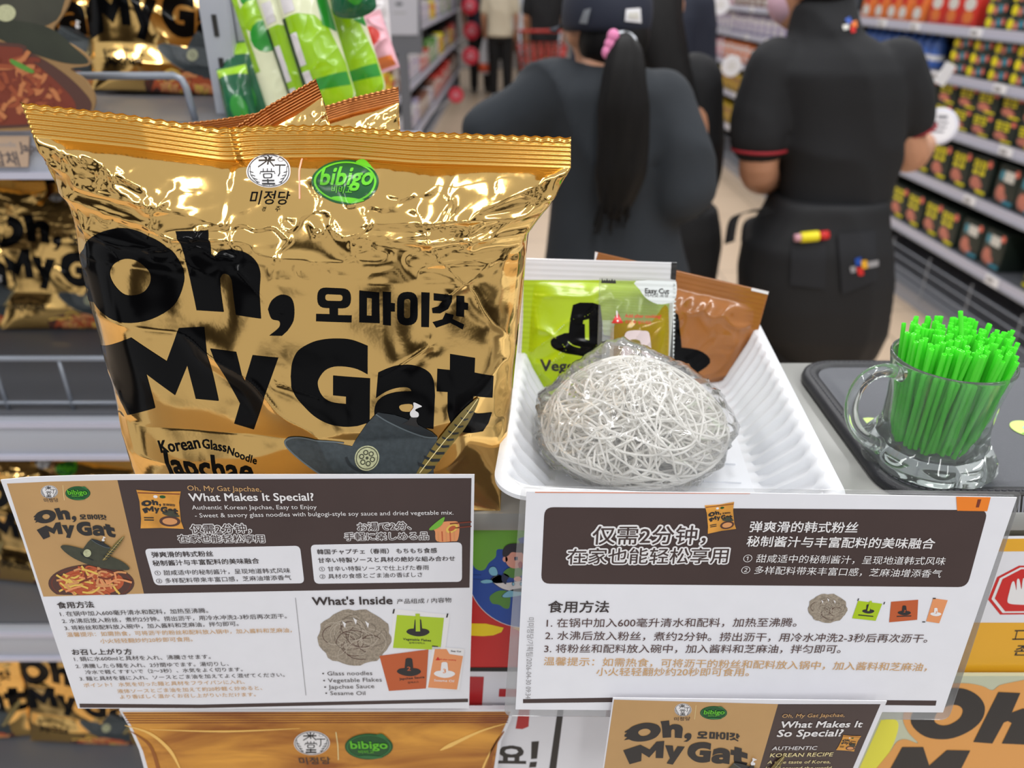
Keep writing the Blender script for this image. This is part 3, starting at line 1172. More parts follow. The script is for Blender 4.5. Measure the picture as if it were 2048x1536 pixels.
def yellow_box(w, h, d, nx=2, extra=None):
    m = [(s, YELB) for s in strokes(0.07, 0.52, 0.76, 0.88, nx)]
    m += [(blobs(0.34, 0.3, 0.26, 0.17), MEAT), (blobs(0.5, 0.24, 0.2, 0.13), MEAT), (blobs(0.84, 0.86, 0.12, 0.1), DOTP)]
    m += [([(0.45, 0.06), (0.92, 0.06), (0.92, 0.14), (0.45, 0.14)], YELB)]
    if extra == 'teal':
        m = [([(0.12, 0.62), (0.3, 0.62), (0.3, 0.84), (0.12, 0.84)], TEAL), ([(0.32, 0.6), (0.78, 0.6), (0.78, 0.86), (0.32, 0.86)], PALE),
             (blobs(0.3, 0.3, 0.2, 0.2), MEAT), (blobs(0.46, 0.2, 0.18, 0.12), MEAT), (blobs(0.86, 0.86, 0.1, 0.09), DOTP), ([(0.5, 0.06), (0.95, 0.06), (0.95, 0.15), (0.5, 0.15)], TEAL)]
    return m


PR = {
    'yel': product('food_box', 0.15, 0.12, 0.165, BOX_G, yellow_box(0.15, 0.165, 0.12), 1),
    'teal': product('food_box', 0.15, 0.12, 0.165, BOX_G, yellow_box(0.15, 0.165, 0.12, extra='teal'), 1),
    'yels': product('food_box', 0.15, 0.12, 0.094, BOX_G, yellow_box(0.15, 0.09, 0.12, 2), 1),
    'bread': product('food_box', 0.13, 0.12, 0.09, BOX_B, [(s, YELB) for s in strokes(0.08, 0.5, 0.7, 0.86, 3)] + [(blobs(0.7, 0.3, 0.24, 0.24), BREAD), ([(0.06, 0.1), (0.5, 0.1), (0.5, 0.24), (0.06, 0.24)], YELB)], 1),
    'small': product('food_tray', 0.15, 0.12, 0.052, BOX_G, [(blobs(0.2, 0.5, 0.14, 0.4), YELB), (blobs(0.44, 0.4, 0.13, 0.3), MEAT), ([(0.58, 0.3), (0.8, 0.3), (0.8, 0.8), (0.58, 0.8)], TEAL), (blobs(0.9, 0.6, 0.08, 0.25), DOTP)], 1),
    'leafy': product('food_tray', 0.16, 0.12, 0.052, LEAFY, [(blobs(0.2, 0.4, 0.14, 0.3), BREAD), (blobs(0.7, 0.6, 0.2, 0.25), PALE)], 1),
    'red': product('snack_pack', 0.13, 0.09, 0.14, REDK, [(blobs(0.5, 0.66, 0.34, 0.2), PALE), (blobs(0.5, 0.28, 0.3, 0.2), ORNK)], 1),
    'orn': product('snack_pack', 0.13, 0.09, 0.14, ORNK, [(blobs(0.5, 0.7, 0.3, 0.18), REDK), (blobs(0.45, 0.28, 0.3, 0.2), PALE)], 1),
}
far_kinds = {
    'pink': (PINK, WHTK, 'pink and white'), 'white': (WHTK, LILK, 'white and lilac'), 'ochre': (OCHR, BRNK, 'ochre yellow'), 'orange': (ORNK, WHTK, 'orange and white'),
    'brown': (BRNK, PALE, 'brown'), 'green': (GRNK, PALE, 'green'), 'lilac': (LILK, WHTK, 'lilac'), 'redd': (REDK, PALE, 'red'), 'yellow': (YELB, REDK, 'yellow'),
}
FAR = {}
for k, (a, b, _) in far_kinds.items():
    for sd in (1, -1):
        FAR[k, sd] = product('food_pack', 0.115, 0.1, 0.16, a, [([(0.1, 0.5), (0.9, 0.5), (0.9, 0.82), (0.1, 0.82)], b), (blobs(0.5, 0.26, 0.3, 0.16), b), ([(0.15, 0.88), (0.6, 0.88), (0.6, 0.94), (0.15, 0.94)], DARK)], sd)


def put(me, name, x, y, z, th, label, cat, group, rz=0.0, sc=None):
    o = bpy.data.objects.new(name, me)
    COL.objects.link(o)
    X, Y = rot2(x, y, th)
    o.location = (X, Y, z)
    o.rotation_euler = (0, 0, th + rz)
    if sc:
        o.scale = sc
    return tag(o, label, cat, group)


SHN = ['lowest shelf', 'second shelf', 'third shelf', 'fourth shelf', 'top shelf']
rp = random.Random(3)
XF = LAT_R + 0.085


def row(kind, name, y0, y1, sh, w, h, stack, label, cat, gap=0.012, skip=0.0):
    y, n = y0, 0
    lv = ['', 'bottom of ' if stack > 1 else '', '', '']
    while y + w <= y1:
        if rp.random() >= skip:
            for s in range(stack):
                where = '' if stack == 1 else (', stack bottom' if s == 0 else (', stack top' if s == stack - 1 else ', stack middle'))
                put(PR[kind], name, XF + rp.uniform(-0.006, 0.006), y + w / 2, ZS_R[sh] + s * (h + 0.001), TH_R, label + ' on the ' + SHN[sh] + ', right aisle' + where, cat,
                    label + ' on the ' + SHN[sh] + where, rp.uniform(-0.03, 0.03))
        y += w + gap
    return y


DG = 'dark green food box with yellow lettering'
row('bread', 'food_box', 2.1, 3.05, 0, 0.13, 0.09, 2, 'dark box with a round brown roll', 'food box')
row('teal', 'food_box', 3.1, 3.42, 0, 0.15, 0.165, 1, 'dark green food box with a blue and white title', 'food box')
row('yel', 'food_box', 3.44, 5.0, 0, 0.15, 0.165, 1, DG, 'food box')
row('yels', 'food_box', 2.1, 2.75, 1, 0.15, 0.094, 2, 'low dark green food box with yellow lettering', 'food box')
row('teal', 'food_box', 2.8, 3.3, 1, 0.15, 0.165, 1, 'dark green food box with a blue and white title', 'food box')
row('yel', 'food_box', 3.32, 5.0, 1, 0.15, 0.165, 1, DG, 'food box')
row('yels', 'food_box', 2.1, 5.0, 2, 0.15, 0.094, 2, 'low dark green food box with yellow lettering', 'food box')
row('leafy', 'food_tray', 2.1, 3.2, 3, 0.16, 0.052, 3, 'leafy green food tray', 'food tray')
row('small', 'food_tray', 3.22, 4.0, 3, 0.15, 0.052, 3, 'dark food tray with a yellow spot', 'food tray')
row('leafy', 'food_tray', 2.1, 3.0, 4, 0.16, 0.052, 3, 'leafy green food tray', 'food tray')
row('small', 'food_tray', 3.02, 3.7, 4, 0.15, 0.052, 3, 'dark food tray with a yellow spot', 'food tray')
row('red', 'snack_pack', 3.75, 4.2, 4, 0.13, 0.14, 1, 'red snack pack with a white oval', 'snack pack')
row('orn', 'snack_pack', 4.2, 5.0, 4, 0.13, 0.14, 1, 'orange snack pack with a red oval', 'snack pack')
# blue bottles on the fourth shelf
bt = MB().add(*lathe([(0.001, 0), (0.034, 0.0), (0.036, 0.01), (0.036, 0.1), (0.026, 0.125), (0.014, 0.14), (0.014, 0.155), (0.001, 0.155)], 18), BLUK)
bt.add(*lathe([(0.001, 0.155), (0.015, 0.155), (0.015, 0.17), (0.001, 0.17)], 14), TAGW)
bt.add(*lathe([(0.0365, 0.035), (0.0365, 0.06)], 18, close=True), TAGW)
me_b = bt.mesh('bottle')
for k in range(10):
    put(me_b, 'drink_bottle', XF, 4.06 + 0.085 * k, ZS_R[3], TH_R, 'blue bottle with a white band on the fourth shelf, right aisle', 'bottle', 'blue bottles on the fourth shelf')
# the farther stretch of the same shelving
pal = [['ochre', 'ochre', 'yellow'], ['ochre', 'ochre', 'green'], ['orange', 'pink', 'white'], ['white', 'pink', 'lilac'], ['pink', 'white', 'brown']]
SH2 = ['ochre', 'ochre']
for sh in range(5):
    y, run, kd = 5.5, 0, pal[sh][0]
    while y < 10.6:
        if run <= 0:
            kd, run = rp.choice(pal[sh]), rp.randint(3, 7)
        lab = f'{far_kinds[kd][2]} food pack on the {SHN[sh]} of the far right shelving'
        put(FAR[kd, 1], 'food_pack', LAT_R + 0.075, y, ZS_R[sh], TH_R, lab, 'food pack', f'{far_kinds[kd][2]} packs on the {SHN[sh]} of the far right shelving', 0, (1, 1.2, rp.uniform(0.85, 1.05)))
        y += 0.15
        run -= 1
SHL = ['lowest shelf', 'middle shelf', 'upper shelf', 'top shelf']
pl_l = [['brown', 'white', 'redd', 'lilac'], ['yellow', 'redd', 'brown', 'white', 'green'], ['yellow', 'green', 'white', 'orange', 'lilac'], ['white', 'green', 'redd', 'yellow']]
for sh in range(3):
    y, run, kd = 4.85, 0, 'white'
    while y < 12.8:
        if run <= 0:
            kd, run = rp.choice(pl_l[sh]), rp.randint(1, 4)
        lab = f'{far_kinds[kd][2]} food pack on the {SHL[sh]} of the far left shelving'
        put(FAR[kd, -1], 'food_pack', LAT_L - 0.075, y, ZS_L[sh], TH_L, lab, 'food pack', f'{far_kinds[kd][2]} packs on the {SHL[sh]} of the far left shelving', 0, (1, 1.8, rp.uniform(0.9, 1.5)))
        y += 0.22
        run -= 1

# price tags on the near rails, and round wobbler signs
tagm = MB().add(*box((0, 0, 0), (0.004, 0.09, 0.04)), TAGW)
Art(Plane((-0.0025, 0, 0), (0, -1, 0), (0, 0, 1)), tagm).polyuv([(-0.035, -0.008), (0.01, -0.008), (0.01, 0.008), (-0.035, 0.008)], GREY_INK, 1)
tagm = tagm.mesh('price_tag', smooth=False)
for sh, ys in ((4, (3.2, 3.62, 4.15, 4.5)), (3, (3.35, 3.85, 2.9)), (2, (3.95, 3.2)), (1, (3.35, 4.75)), (0, (3.05, 4.9))):
    for y in ys:
        put(tagm, 'price_tag', LAT_R - 0.019, y, ZS_R[sh] - 0.016, TH_R, 'white price tag on the rail of the ' + SHN[sh] + ', right aisle', 'price tag', 'price tags on the rail of the ' + SHN[sh])
for sh in range(5):
    for k in range(12):
        if rp.random() < 0.75:
            put(tagm, 'price_tag', LAT_R - 0.019, 5.4 + k * 0.47 + rp.uniform(-0.1, 0.1), ZS_R[sh] - 0.016, TH_R, 'white price tag on the rail of the ' + SHN[sh] + ' of the far right shelving', 'price tag', 'price tags on the far rail of the ' + SHN[sh])


def wobbler(name, p, r, m, label, ring=None, group=None):
    v, f = lathe([(0.001, -0.002), (r * 0.97, -0.002), (r, 0), (r * 0.97, 0.002), (0.001, 0.002)], 28)
    v = v @ rotm(rx=math.pi / 2).T + p
    mb = MB().add(v, f, m)
    if ring:
        wa = Art(Plane(np.asarray(p, float) + np.array([0, -0.0022, 0]), (1, 0, 0), (0, 0, 1)), mb)
        for x0, x1, y in ((-0.3, 0.3, 0.22), (-0.5, 0.5, -0.05), (-0.4, 0.35, -0.32)):
            wa.polyuv([(x0 * r, y * r), (x1 * r, y * r), (x1 * r, (y + 0.14) * r), (x0 * r, (y + 0.14) * r)], ring, 3)
    # its flexible arm runs back to the nearest price rail
    sd, zz, th = (1, ZS_R, TH_R) if p[0] > 0 else (-1, ZS_L, TH_L)
    xr = (LAT_R if sd > 0 else LAT_L) - math.sin(th) * p[1]
    zr_ = min(zz, key=lambda z: abs(z - p[2])) - 0.018
    mb.add(*tube([np.asarray(p) + np.array([0, 0.004, 0]), (p[0] * 0.5 + xr * 0.5, p[1] + 0.03, p[2] * 0.5 + zr_ * 0.5), (xr, p[1] + 0.04, zr_)], 0.004, 6), TAGW)
    return tag(mb.obj(name, smooth=True, angle=40), label, 'shelf sign', group)


for (x, y), Y, lab in (((1441, 10), 7.2, 'round white shelf sign on the far right shelving, the highest one'), ((1463, 132), 6.2, 'round white shelf sign on the far right shelving, below the highest one')):
    wobbler('round_shelf_sign', at_y(x, y, Y), 0.075, TAGW, lab, PALE)
for (x, y), Y, lab in (((939, 12), 12.2, 'uppermost'), ((943, 62), 12.0, 'second highest'), ((941, 112), 11.6, 'third highest'), ((912, 190), 8.2, 'lowest')):
    wobbler('round_shelf_sign', at_y(x, y, Y), 0.115 if Y > 9 else 0.075, mat('sign_red', (206, 44, 66), rough=0.4), f'round red shelf sign on the far left shelving, the {lab} one', PINK)
# white flag signs hanging off the near right rails
for (x, y), Y, wd, ht, lab in (((1890, 148), 3.6, 0.05, 0.09, 'tilted white shelf card sticking out of the fourth shelf, right aisle'),):
    p = at_y(x, y, Y)
    v, f = box((0, 0, 0), (wd, 0.003, ht))
    o = MB().add(v @ rotm(ry=0.4).T + p, f, TAGW).obj('shelf_card', smooth=False)
    tag(o, lab, 'shelf card')


# ------------------------------------------------------------------ the gold noodle pack
TZ = 1.165                                       # height of the counter top
BAG_L = np.array([(60, 200), (80, 256), (112, 340), (124, 378), (145, 415), (165, 520), (195, 640), (225, 760), (250, 870), (270, 950), (285, 1030)], float)
BAG_R = np.array([(1140, 270), (1140, 330), (1100, 400), (1057, 460), (1050, 540), (1035, 680), (1020, 830), (1005, 950), (1000, 1030)], float)
BS = 0.93
BV = np.r_[np.linspace(0, BS, 181), np.linspace(BS, 1, 50)[1:]]
NX, NZ = 241, len(BV)
ZT_L, ZT_R = at_y(60, 200, 0.478)[2], at_y(1140, 270, 0.478)[2]
aa, bb = np.meshgrid(np.linspace(0, 1, NX), BV, indexing='ij')


def bag_xedge(tab, z, Y):
    """where the pack's outline crosses height z in the plane at distance Y"""
    x = np.full_like(z, 0.0)
    D = 1.5 - z
    y = 768 + F * (D * CP - Y * SP) / (Y * CP + D * SP)
    px = np.interp(y, tab[:, 1], tab[:, 0])
    return (px - 1024) / F * (Y * CP + D * SP)


bv = BV
Yc = 0.448 + 0.030 * np.minimum(bv / 0.25, 1) ** 0.8
zl, zr = TZ + bv * (ZT_L - TZ), TZ + bv * (ZT_R - TZ)
xl, xr = bag_xedge(BAG_L, zl, Yc), bag_xedge(BAG_R, zr, Yc)
dip = np.interp(np.linspace(0, 1, NX), [0, 0.18, 0.34, 0.40, 0.55, 0.70, 1], [0, -0.0035, -0.0095, -0.0065, -0.003, -0.0035, 0])
dip = np.convolve(np.r_[np.zeros(4), dip, np.zeros(4)], np.ones(9) / 9, 'valid')
bx = xl[None] * (1 - aa) + xr[None] * aa
bz = zl[None] * (1 - aa) + zr[None] * aa + dip[:, None] * sstep(0.55, 0.95, bb)
t_ = np.clip(bb / BS, 0, 1)
prof = np.maximum(1 - np.abs(2 * t_ - 1) ** 3.0, 0) ** 0.62
prof *= np.where(bb > BS, 0, 1)
cross = np.maximum(1 - np.abs(2 * aa - 1) ** 3.2, 0) ** 0.6
bulge = 0.040 * prof * cross
wave = np.interp(np.linspace(0, 1, NX), [0, 0.2, 0.355, 0.37, 0.5, 0.75, 1], [-0.010, -0.005, 0.003, 0.0005, 0.0, -0.003, -0.008])
by = Yc[None] + wave[:, None] * sstep(0.72, 0.95, bb)
S_front = np.stack([bx, by - bulge, bz], -1)
# creases -------------------------------------------------------
W_, H_ = 0.28, 0.26
mx_, mz_ = aa * W_ * 100, bb * H_ * 100         # centimetres on the film
low = (vnoise(mx_ / 6.5, mz_ / 7.5, 11) - 0.5) * 0.011 + (vnoise(mx_ / 3.4, mz_ / 4.2, 12) - 0.5) * 0.004 + 0.0035 * (ridged(mx_ / 8.0 + mz_ / 14 + 0.4 * vnoise(mx_ / 4, mz_ / 4, 13), mz_ / 9.0, 14) ** 4)
topz = sstep(0.64, 0.80, bb) * (1 - sstep(0.90, BS, bb))
horiz = ridged(mx_ / 5.0 + 0.3 * vnoise(mx_ / 2, mz_ / 2, 5), mz_ / 1.3, 21) ** 3
crink = ridged(mx_ / 1.5 + vnoise(mx_, mz_, 4), mz_ / 0.9 + vnoise(mx_, mz_, 6), 22) ** 4
edge = (np.abs(2 * aa - 1) ** 6)
disp = low * sstep(0.0, 0.2, bb) * (1 - sstep(0.88, BS, bb)) * (1 - 0.55 * edge)
disp += topz * (0.0030 * horiz + 0.0016 * crink * (0.3 + vnoise(mx_ / 4, mz_ / 4, 31)))
sides = sstep(0.86, 0.97, np.abs(2 * aa - 1)) * sstep(0.05, 0.2, bb) * (1 - sstep(0.9, BS, bb))
disp += sides * (0.0016 * ridged(mx_ / 0.8, mz_ / 2.0, 41) ** 3 - 0.0006)
HE_ = BS * H_ / 180 * (NZ - 1)
tmpS = Surf(S_front, S_front, W_, HE_)
for a, b, amp, wd in [((90, 270), (335, 400), 0.0042, 0.45), ((122, 378), (315, 452), 0.0036, 0.5), ((150, 350), (450, 445), 0.0026, 0.4), ((335, 398), (300, 470), 0.0030, 0.5),
                      ((1135, 335), (940, 430), 0.0044, 0.45), ((1110, 385), (945, 490), 0.0040, 0.45), ((1060, 462), (948, 488), 0.0026, 0.4), ((835, 410), (880, 500), 0.0034, 0.5),
                      ((940, 430), (945, 488), 0.0030, 0.35), ((700, 405), (835, 412), 0.0022, 0.5), ((670, 420), (720, 520), 0.0024, 0.8), ((860, 690), (770, 745), 0.0020, 0.45),
                      ((480, 540), (560, 620), 0.0022, 0.6), ((560, 760), (640, 790), 0.0022, 0.5), ((300, 420), (450, 400), 0.0026, 0.6), ((460, 330), (620, 390), 0.0016, 0.6),
                      ((1040, 480), (1010, 900), 0.0020, 0.5), ((200, 770), (260, 830), 0.0016, 0.4), ((900, 590), (1010, 500), 0.0022, 0.6)]:
    (ua, va), (ub, vb) = tmpS.uv([a, b]) * 100
    d, t = seg_dist(mx_, mz_, (ua, va), (ub, vb))
    disp += amp * np.exp(-d / wd) * (1 - 0.5 * t) * (1 - sstep(0.91, BS, bb))
sealz = sstep(BS - 0.004, BS + 0.004, bb)
groove = np.abs(((bb - BS) / (1 - BS) * 7.0) % 1.0 - 0.5) * 2
disp = disp * (1 - sealz) + sealz * 0.0013 * (groove - 0.5)
# soft gusset right under the seal
disp += 0.0025 * np.exp(-((bb - 0.9) / 0.02) ** 2) * (vnoise(mx_ / 3.0, mz_ * 0, 51) - 0.5) * 2
bz_f = bz + (bb > 0.985) * 0.0011 * (np.abs((aa * 46) % 1.0 - 0.5) * 2 - 0.5)
P_front = np.stack([bx, by - bulge - disp, bz_f], -1)
P_back = np.stack([bx, by + 0.75 * bulge + 0.0004 + 0.4 * disp * (1 - sealz) - disp * sealz, bz_f], -1)
BAG = Surf(S_front, P_front, W_, HE_, 1)
BAG_ORG = np.array([0.5 * (bx[:, 0].min() + bx[:, 0].max()), 0.46, TZ])


def bag_meshes():
    js = 180
    fr, bk = P_front.reshape(-1, 3), P_back.reshape(-1, 3)
    nf = len(fr)

    def quads(j0, j1, off, flip):
        q = []
        for i in range(NX - 1):
            for j in range(j0, j1):
                a, b, c, d = i * NZ + j, (i + 1) * NZ + j, (i + 1) * NZ + j + 1, i * NZ + j + 1
                q.append((a + off, d + off, c + off, b + off) if flip else (a + off, b + off, c + off, d + off))
        return q

    def rim(i, j0, j1, flip):
        q = []
        for j in range(j0, j1):
            a, b = i * NZ + j, i * NZ + j + 1
            q.append((a, b, b + nf, a + nf) if flip else (a, a + nf, b + nf, b))
        return q

    def keep(q):
        used = sorted({k for t in q for k in t})
        mp = {k: n for n, k in enumerate(used)}
        return np.concatenate([fr, bk])[used], [tuple(mp[k] for k in t) for t in q]
    body = MB().add(*keep(quads(0, js, 0, False) + quads(0, js, nf, True) + rim(0, 0, js, True) + rim(NX - 1, 0, js, False)), GOLD)
    sq_f, sq_b = quads(js, NZ - 1, 0, False), quads(js, NZ - 1, nf, True)
    seal = MB().add(*keep(sq_f + rim(0, js, NZ - 1, True) + rim(NX - 1, js, NZ - 1, False)), GOLD_SEAL)
    seal.add(*keep(sq_b), COPPER)
    return body, seal


body_mb, seal_mb = bag_meshes()
ident = lambda L: np.asarray(L, float)
art = Art(BAG)
for p, h in LOGO:
    art.poly(p, INK, 2, h)
A7 = lambda x, y: (460 + x * 0.166, 280 + y * 0.166)
emblem(art, A7(475, 375), 44, 34, 2, since=True)
art.text('미정당', A7(230, 765), A7(690, 775), INK, 2, bold=0.012, ys=1.0)
art.text('경', A7(370, 862), A7(415, 862), INK, 2)
art.text('주', A7(530, 865), A7(590, 865), INK, 2)
art.line([A7(873, 225), A7(845, 460), A7(835, 715)], 3.2, ROSE_INK, 2)
green_badge(art, A7(1397, 500), 67, 43, 2, big=True)
hat_art(art, ident, 3, brim=np.stack([np.minimum(HAT_BRIM[:, 0], 868), HAT_BRIM[:, 1]], 1))
# arched product line and the dish title
w1 = 'Korean Glass Noodle'
art.text('Korean', (323, 905), (399, 899), INK, 2, bold=0.03)
art.text('Glass', (403, 899), (452, 905), INK, 2, bold=0.03)
art.text('Noodle', (454, 907), (514, 926), INK, 2, bold=0.03)
art.text('Japchae', (333, 943), (512, 956), INK, 2, bold=0.04, ys=1.0)
dish_art(art, (700, 1010), 180, 40, 2, 30)

BAG_LABEL = 'large crinkled gold foil noodle pack with black lettering standing on the front counter'
bag = thing('noodle_pack', BAG_LABEL, 'noodle pack', BAG_ORG)
bag_body = body_mb.obj('body', bag)
bag_seal = seal_mb.obj('top_seal', bag)
bag_art = art.mb.obj('printed_artwork', bag)
bag_art['label'] = 'black lettering, hat and two round logos printed on the gold film'

# the logo lettering and whole-pack thumbnail for the printed sheets, in fractions of the pack
_all = np.concatenate([np.asarray(p, float) for p, _ in LOGO])
_uv = BAG.uv(_all)
LB0, LB1 = _uv.min(0), _uv.max(0)


def norm_logo(p):
    q = (BAG.uv(p) - LB0) / (LB1 - LB0)
    return np.stack([q[:, 0], 1 - q[:, 1]], 1)


LOGO_N = [(norm_logo(p), [norm_logo(h) for h in hs]) for p, hs in LOGO]


def logo_art(art, quad, m, layer=3):
    f = quad_map(quad)
    for p, hs in LOGO_N:
        art.poly(f(p), m, layer, [f(h) for h in hs])


def hat_map(c, s, rot=0.0):
    """places the traced hat with its band badge at c, scaled by s"""
    k, q = math.cos(rot) * s, math.sin(rot) * s

    def f(L):
        L = np.asarray(L, float) - np.array([760, 915])
        return np.stack([c[0] + L[:, 0] * k - L[:, 1] * q, c[1] + L[:, 0] * q + L[:, 1] * k], 1)
    return f


def thumb(art, quad, layer=4, m=None):
    """small picture of the pack"""
    f = quad_map(quad)
    art.poly(f([(0, 0), (0.5, 0.03), (1, 0), (0.98, 0.1), (0.94, 0.3), (0.95, 0.8), (1.0, 1.0), (0.5, 0.98), (0.02, 1.0), (0.05, 0.75), (0.05, 0.3), (0.02, 0.1)]), m or MATS['gold_thumb'], layer)
    art.poly(f([(0.02, 0.06), (0.98, 0.06), (0.97, 0.085), (0.03, 0.085)]), MATS['noodle_dark_print'], layer + 0.5)
    art.poly(f(ellp((0.42, 0.16), 0.05, 0.04, n=12)), MATS['white_ink'], layer + 0.5)
    art.poly(f(ellp((0.58, 0.16), 0.07, 0.04, n=12)), MATS['dark_green_print'], layer + 0.5)
    g = quad_map(f([(0.08, 0.24), (0.92, 0.24), (0.9, 0.62), (0.1, 0.62)]))
    for p, hs in LOGO_N:
        art.poly(g(p), MATS['black_print'], layer + 1, [g(h) for h in hs])
    art.poly(f(ellp((0.7, 0.8), 0.24, 0.14, n=20)), MATS['plate_brown_print'], layer + 1)
    art.poly(f(ellp((0.7, 0.8), 0.17, 0.09, n=20)), MATS['noodle_tan_print'], layer + 1.5)
    art.poly(f(ellp((0.74, 0.62), 0.2, 0.05, 0.2, n=20)), MATS['hat_olive_print'], layer + 2)
    art.poly(f([(0.64, 0.6), (0.68, 0.5), (0.82, 0.52), (0.82, 0.62)]), MATS['hat_olive_print'], layer + 2.5)
    for k in range(2):
        art.poly(f([(0.12, 0.7 + 0.06 * k), (0.34, 0.7 + 0.06 * k), (0.34, 0.73 + 0.06 * k), (0.12, 0.73 + 0.06 * k)]), MATS['black_print'], layer + 1)


mat('gold_thumb', (214, 150, 62), rough=0.4, var=0.25, vscale=60)


# ------------------------------------------------------------------ the rack of packs at the end of the aisle
RX0, RX1, RYF, RYB = -1.55, -0.355, 1.0, 1.48
rack = thing('store_rack', 'grey store rack with wire guards and silver price rails stacked with gold packs', 'rack', ((RX0 + RX1) / 2, 1.24, 0))
RZ = [1.345, 0.93, 0.515, 0.10]
MB().add(*box(((RX0 + RX1) / 2, RYB + 0.015, 0.9), (RX1 - RX0 + 0.1, 0.03, 1.8)), DARK).obj('back_panel', rack, False)
for z in RZ:
    MB().add(*box(((RX0 + RX1) / 2, (RYF + RYB) / 2, z - 0.015), (RX1 - RX0, RYB - RYF, 0.03)), STEEL_D).obj('shelf', rack, False)
    r = MB().add(*bevel_box(((RX0 + RX1) / 2, RYF - 0.012, z - 0.032), (RX1 - RX0, 0.024, 0.062), 0.006), RACK_L)
    r.add(*box(((RX0 + RX1) / 2, RYF - 0.026, z - 0.004), (RX1 - RX0, 0.006, 0.008)), RAIL)
    r.add(*box(((RX0 + RX1) / 2, RYF - 0.026, z - 0.06), (RX1 - RX0, 0.006, 0.008)), RAIL)
    r.obj('price_rail', rack, True, 30)
up = MB()
up.add(*box((-0.372, 1.10, 0.95), (0.034, 0.06, 1.9)), RACK_L)
for k in range(30):
    up.add(*box((-0.372, 1.0695, 0.3 + k * 0.05), (0.006, 0.002, 0.025)), DARK)
up.obj('upright', rack, False)
MB().add(*box((-0.345, 1.29, 0.95), (0.016, 0.4, 1.9)), RACK_L).obj('end_panel', rack, False)


def guard(x0, x1, z, h, closed_right, n):
    mb = MB()
    y = RYF + 0.012
    p = [(x0, y, z), (x0, y, z + h)]
    p += [(x1 - 0.012, y, z + h), (x1 - 0.004, y, z + h - 0.004), (x1, y, z + h - 0.014), (x1 + 0.004, y, z)] if closed_right else [(x1, y, z + h), (x1, y, z)]
    mb.add(*tube(p, 0.0045, 8), WIRE)
    for k in range(n):
        x = x0 + (x1 - x0) * (k + 1) / (n + 1)
        mb.add(*tube([(x, y, z), (x, y, z + h)], 0.003, 6), WIRE)
    if not closed_right:
        mb.add(*tube([(x0, y, z + 0.012), (x1, y, z + 0.012)], 0.003, 6), WIRE)
    mb.obj('wire_guard', rack)


guard(RX0 + 0.02, -0.40, RZ[0], 0.052, True, 8)
guard(RX0 + 0.02, -0.365, RZ[1], 0.085, False, 11)


def shelf_bag(px_c, Y, z, label, tilt=0.0, roll=0.0, yaw=0.0, sc=1.0):
    x = at_y(px_c[0], px_c[1], Y)[0]
    return dup(bag, (x, Y, z), (tilt, roll, yaw), label, 'gold noodle packs on the store rack', sc)


R = math.radians
shelf_bag((330, 60), 1.26, RZ[0] + 0.001, 'gold noodle pack behind the bent grey wire guard, right end of the top rack shelf', R(-12), R(2), R(-4))
shelf_bag((70, 60), 1.30, RZ[0] + 0.001, 'gold noodle pack behind the noodle bowl cut-out on the top rack shelf', R(-10), R(-4), R(5))
shelf_bag((-160, 60), 1.28, RZ[0] + 0.001, 'gold noodle pack at the left end of the top rack shelf', R(-10), R(3), R(2))
shelf_bag((110, 500), 1.32, RZ[1] + 0.001, 'gold noodle pack on the second rack shelf, behind the straight wire guard', R(-14), R(1), R(3))
shelf_bag((-90, 500), 1.33, RZ[1] + 0.001, 'gold noodle pack at the left end of the second rack shelf', R(-12), R(-3), R(-3))
shelf_bag((330, 500), 1.34, RZ[1] + 0.001, 'gold noodle pack hidden behind the front pack on the second rack shelf', R(-12), R(2), R(-2))
shelf_bag((85, 1050), 1.10, RZ[2] + 0.001, 'gold noodle pack on the third rack shelf just left of the recipe sheet', R(-10), R(2), R(-6))
shelf_bag((-120, 1050), 1.11, RZ[2] + 0.001, 'gold noodle pack at the left end of the third rack shelf', R(-10), R(-3), R(4))
shelf_bag((300, 1050), 1.12, RZ[2] + 0.001, 'gold noodle pack behind the recipe sheet on the third rack shelf', R(-10), R(-2), R(2))
shelf_bag((175, 1430), 1.09, RZ[3] + 0.001, 'gold noodle pack on the bottom rack shelf, below the corner of the recipe sheet', R(-8), R(3), R(0))
shelf_bag((-60, 1430), 1.10, RZ[3] + 0.001, 'gold noodle pack cut off at the left edge of the bottom rack shelf', R(-8), R(-2), R(3))
shelf_bag((400, 1430), 1.11, RZ[3] + 0.001, 'gold noodle pack behind the printed pack board on the bottom rack shelf', R(-8), R(2), R(-2))
# the two packs right behind the front one
FLAT = 0.62
for k, (yw, lb) in enumerate(((4, 'gold noodle pack lying flat on the counter behind the front pack'), (-5, 'gold noodle pack lying flat on top of another behind the front pack'))):
    dup(bag, (-0.185, 0.515, TZ + 0.022 + 0.043 * k), (R(-90), 0, R(yw)), lb, 'spare packs behind the front pack', FLAT)
dup(bag, (-0.158, 0.565, TZ + 0.086), (R(-4), R(19), R(174)), 'gold noodle pack behind the front pack, its brown seal tilted up', 'spare packs behind the front pack', 0.63)
dup(bag, (-0.166, 0.632, TZ + 0.088), (R(-2), R(4), R(188)), 'gold noodle pack behind the front pack, its brown seal just showing', 'spare packs behind the front pack', 0.62)


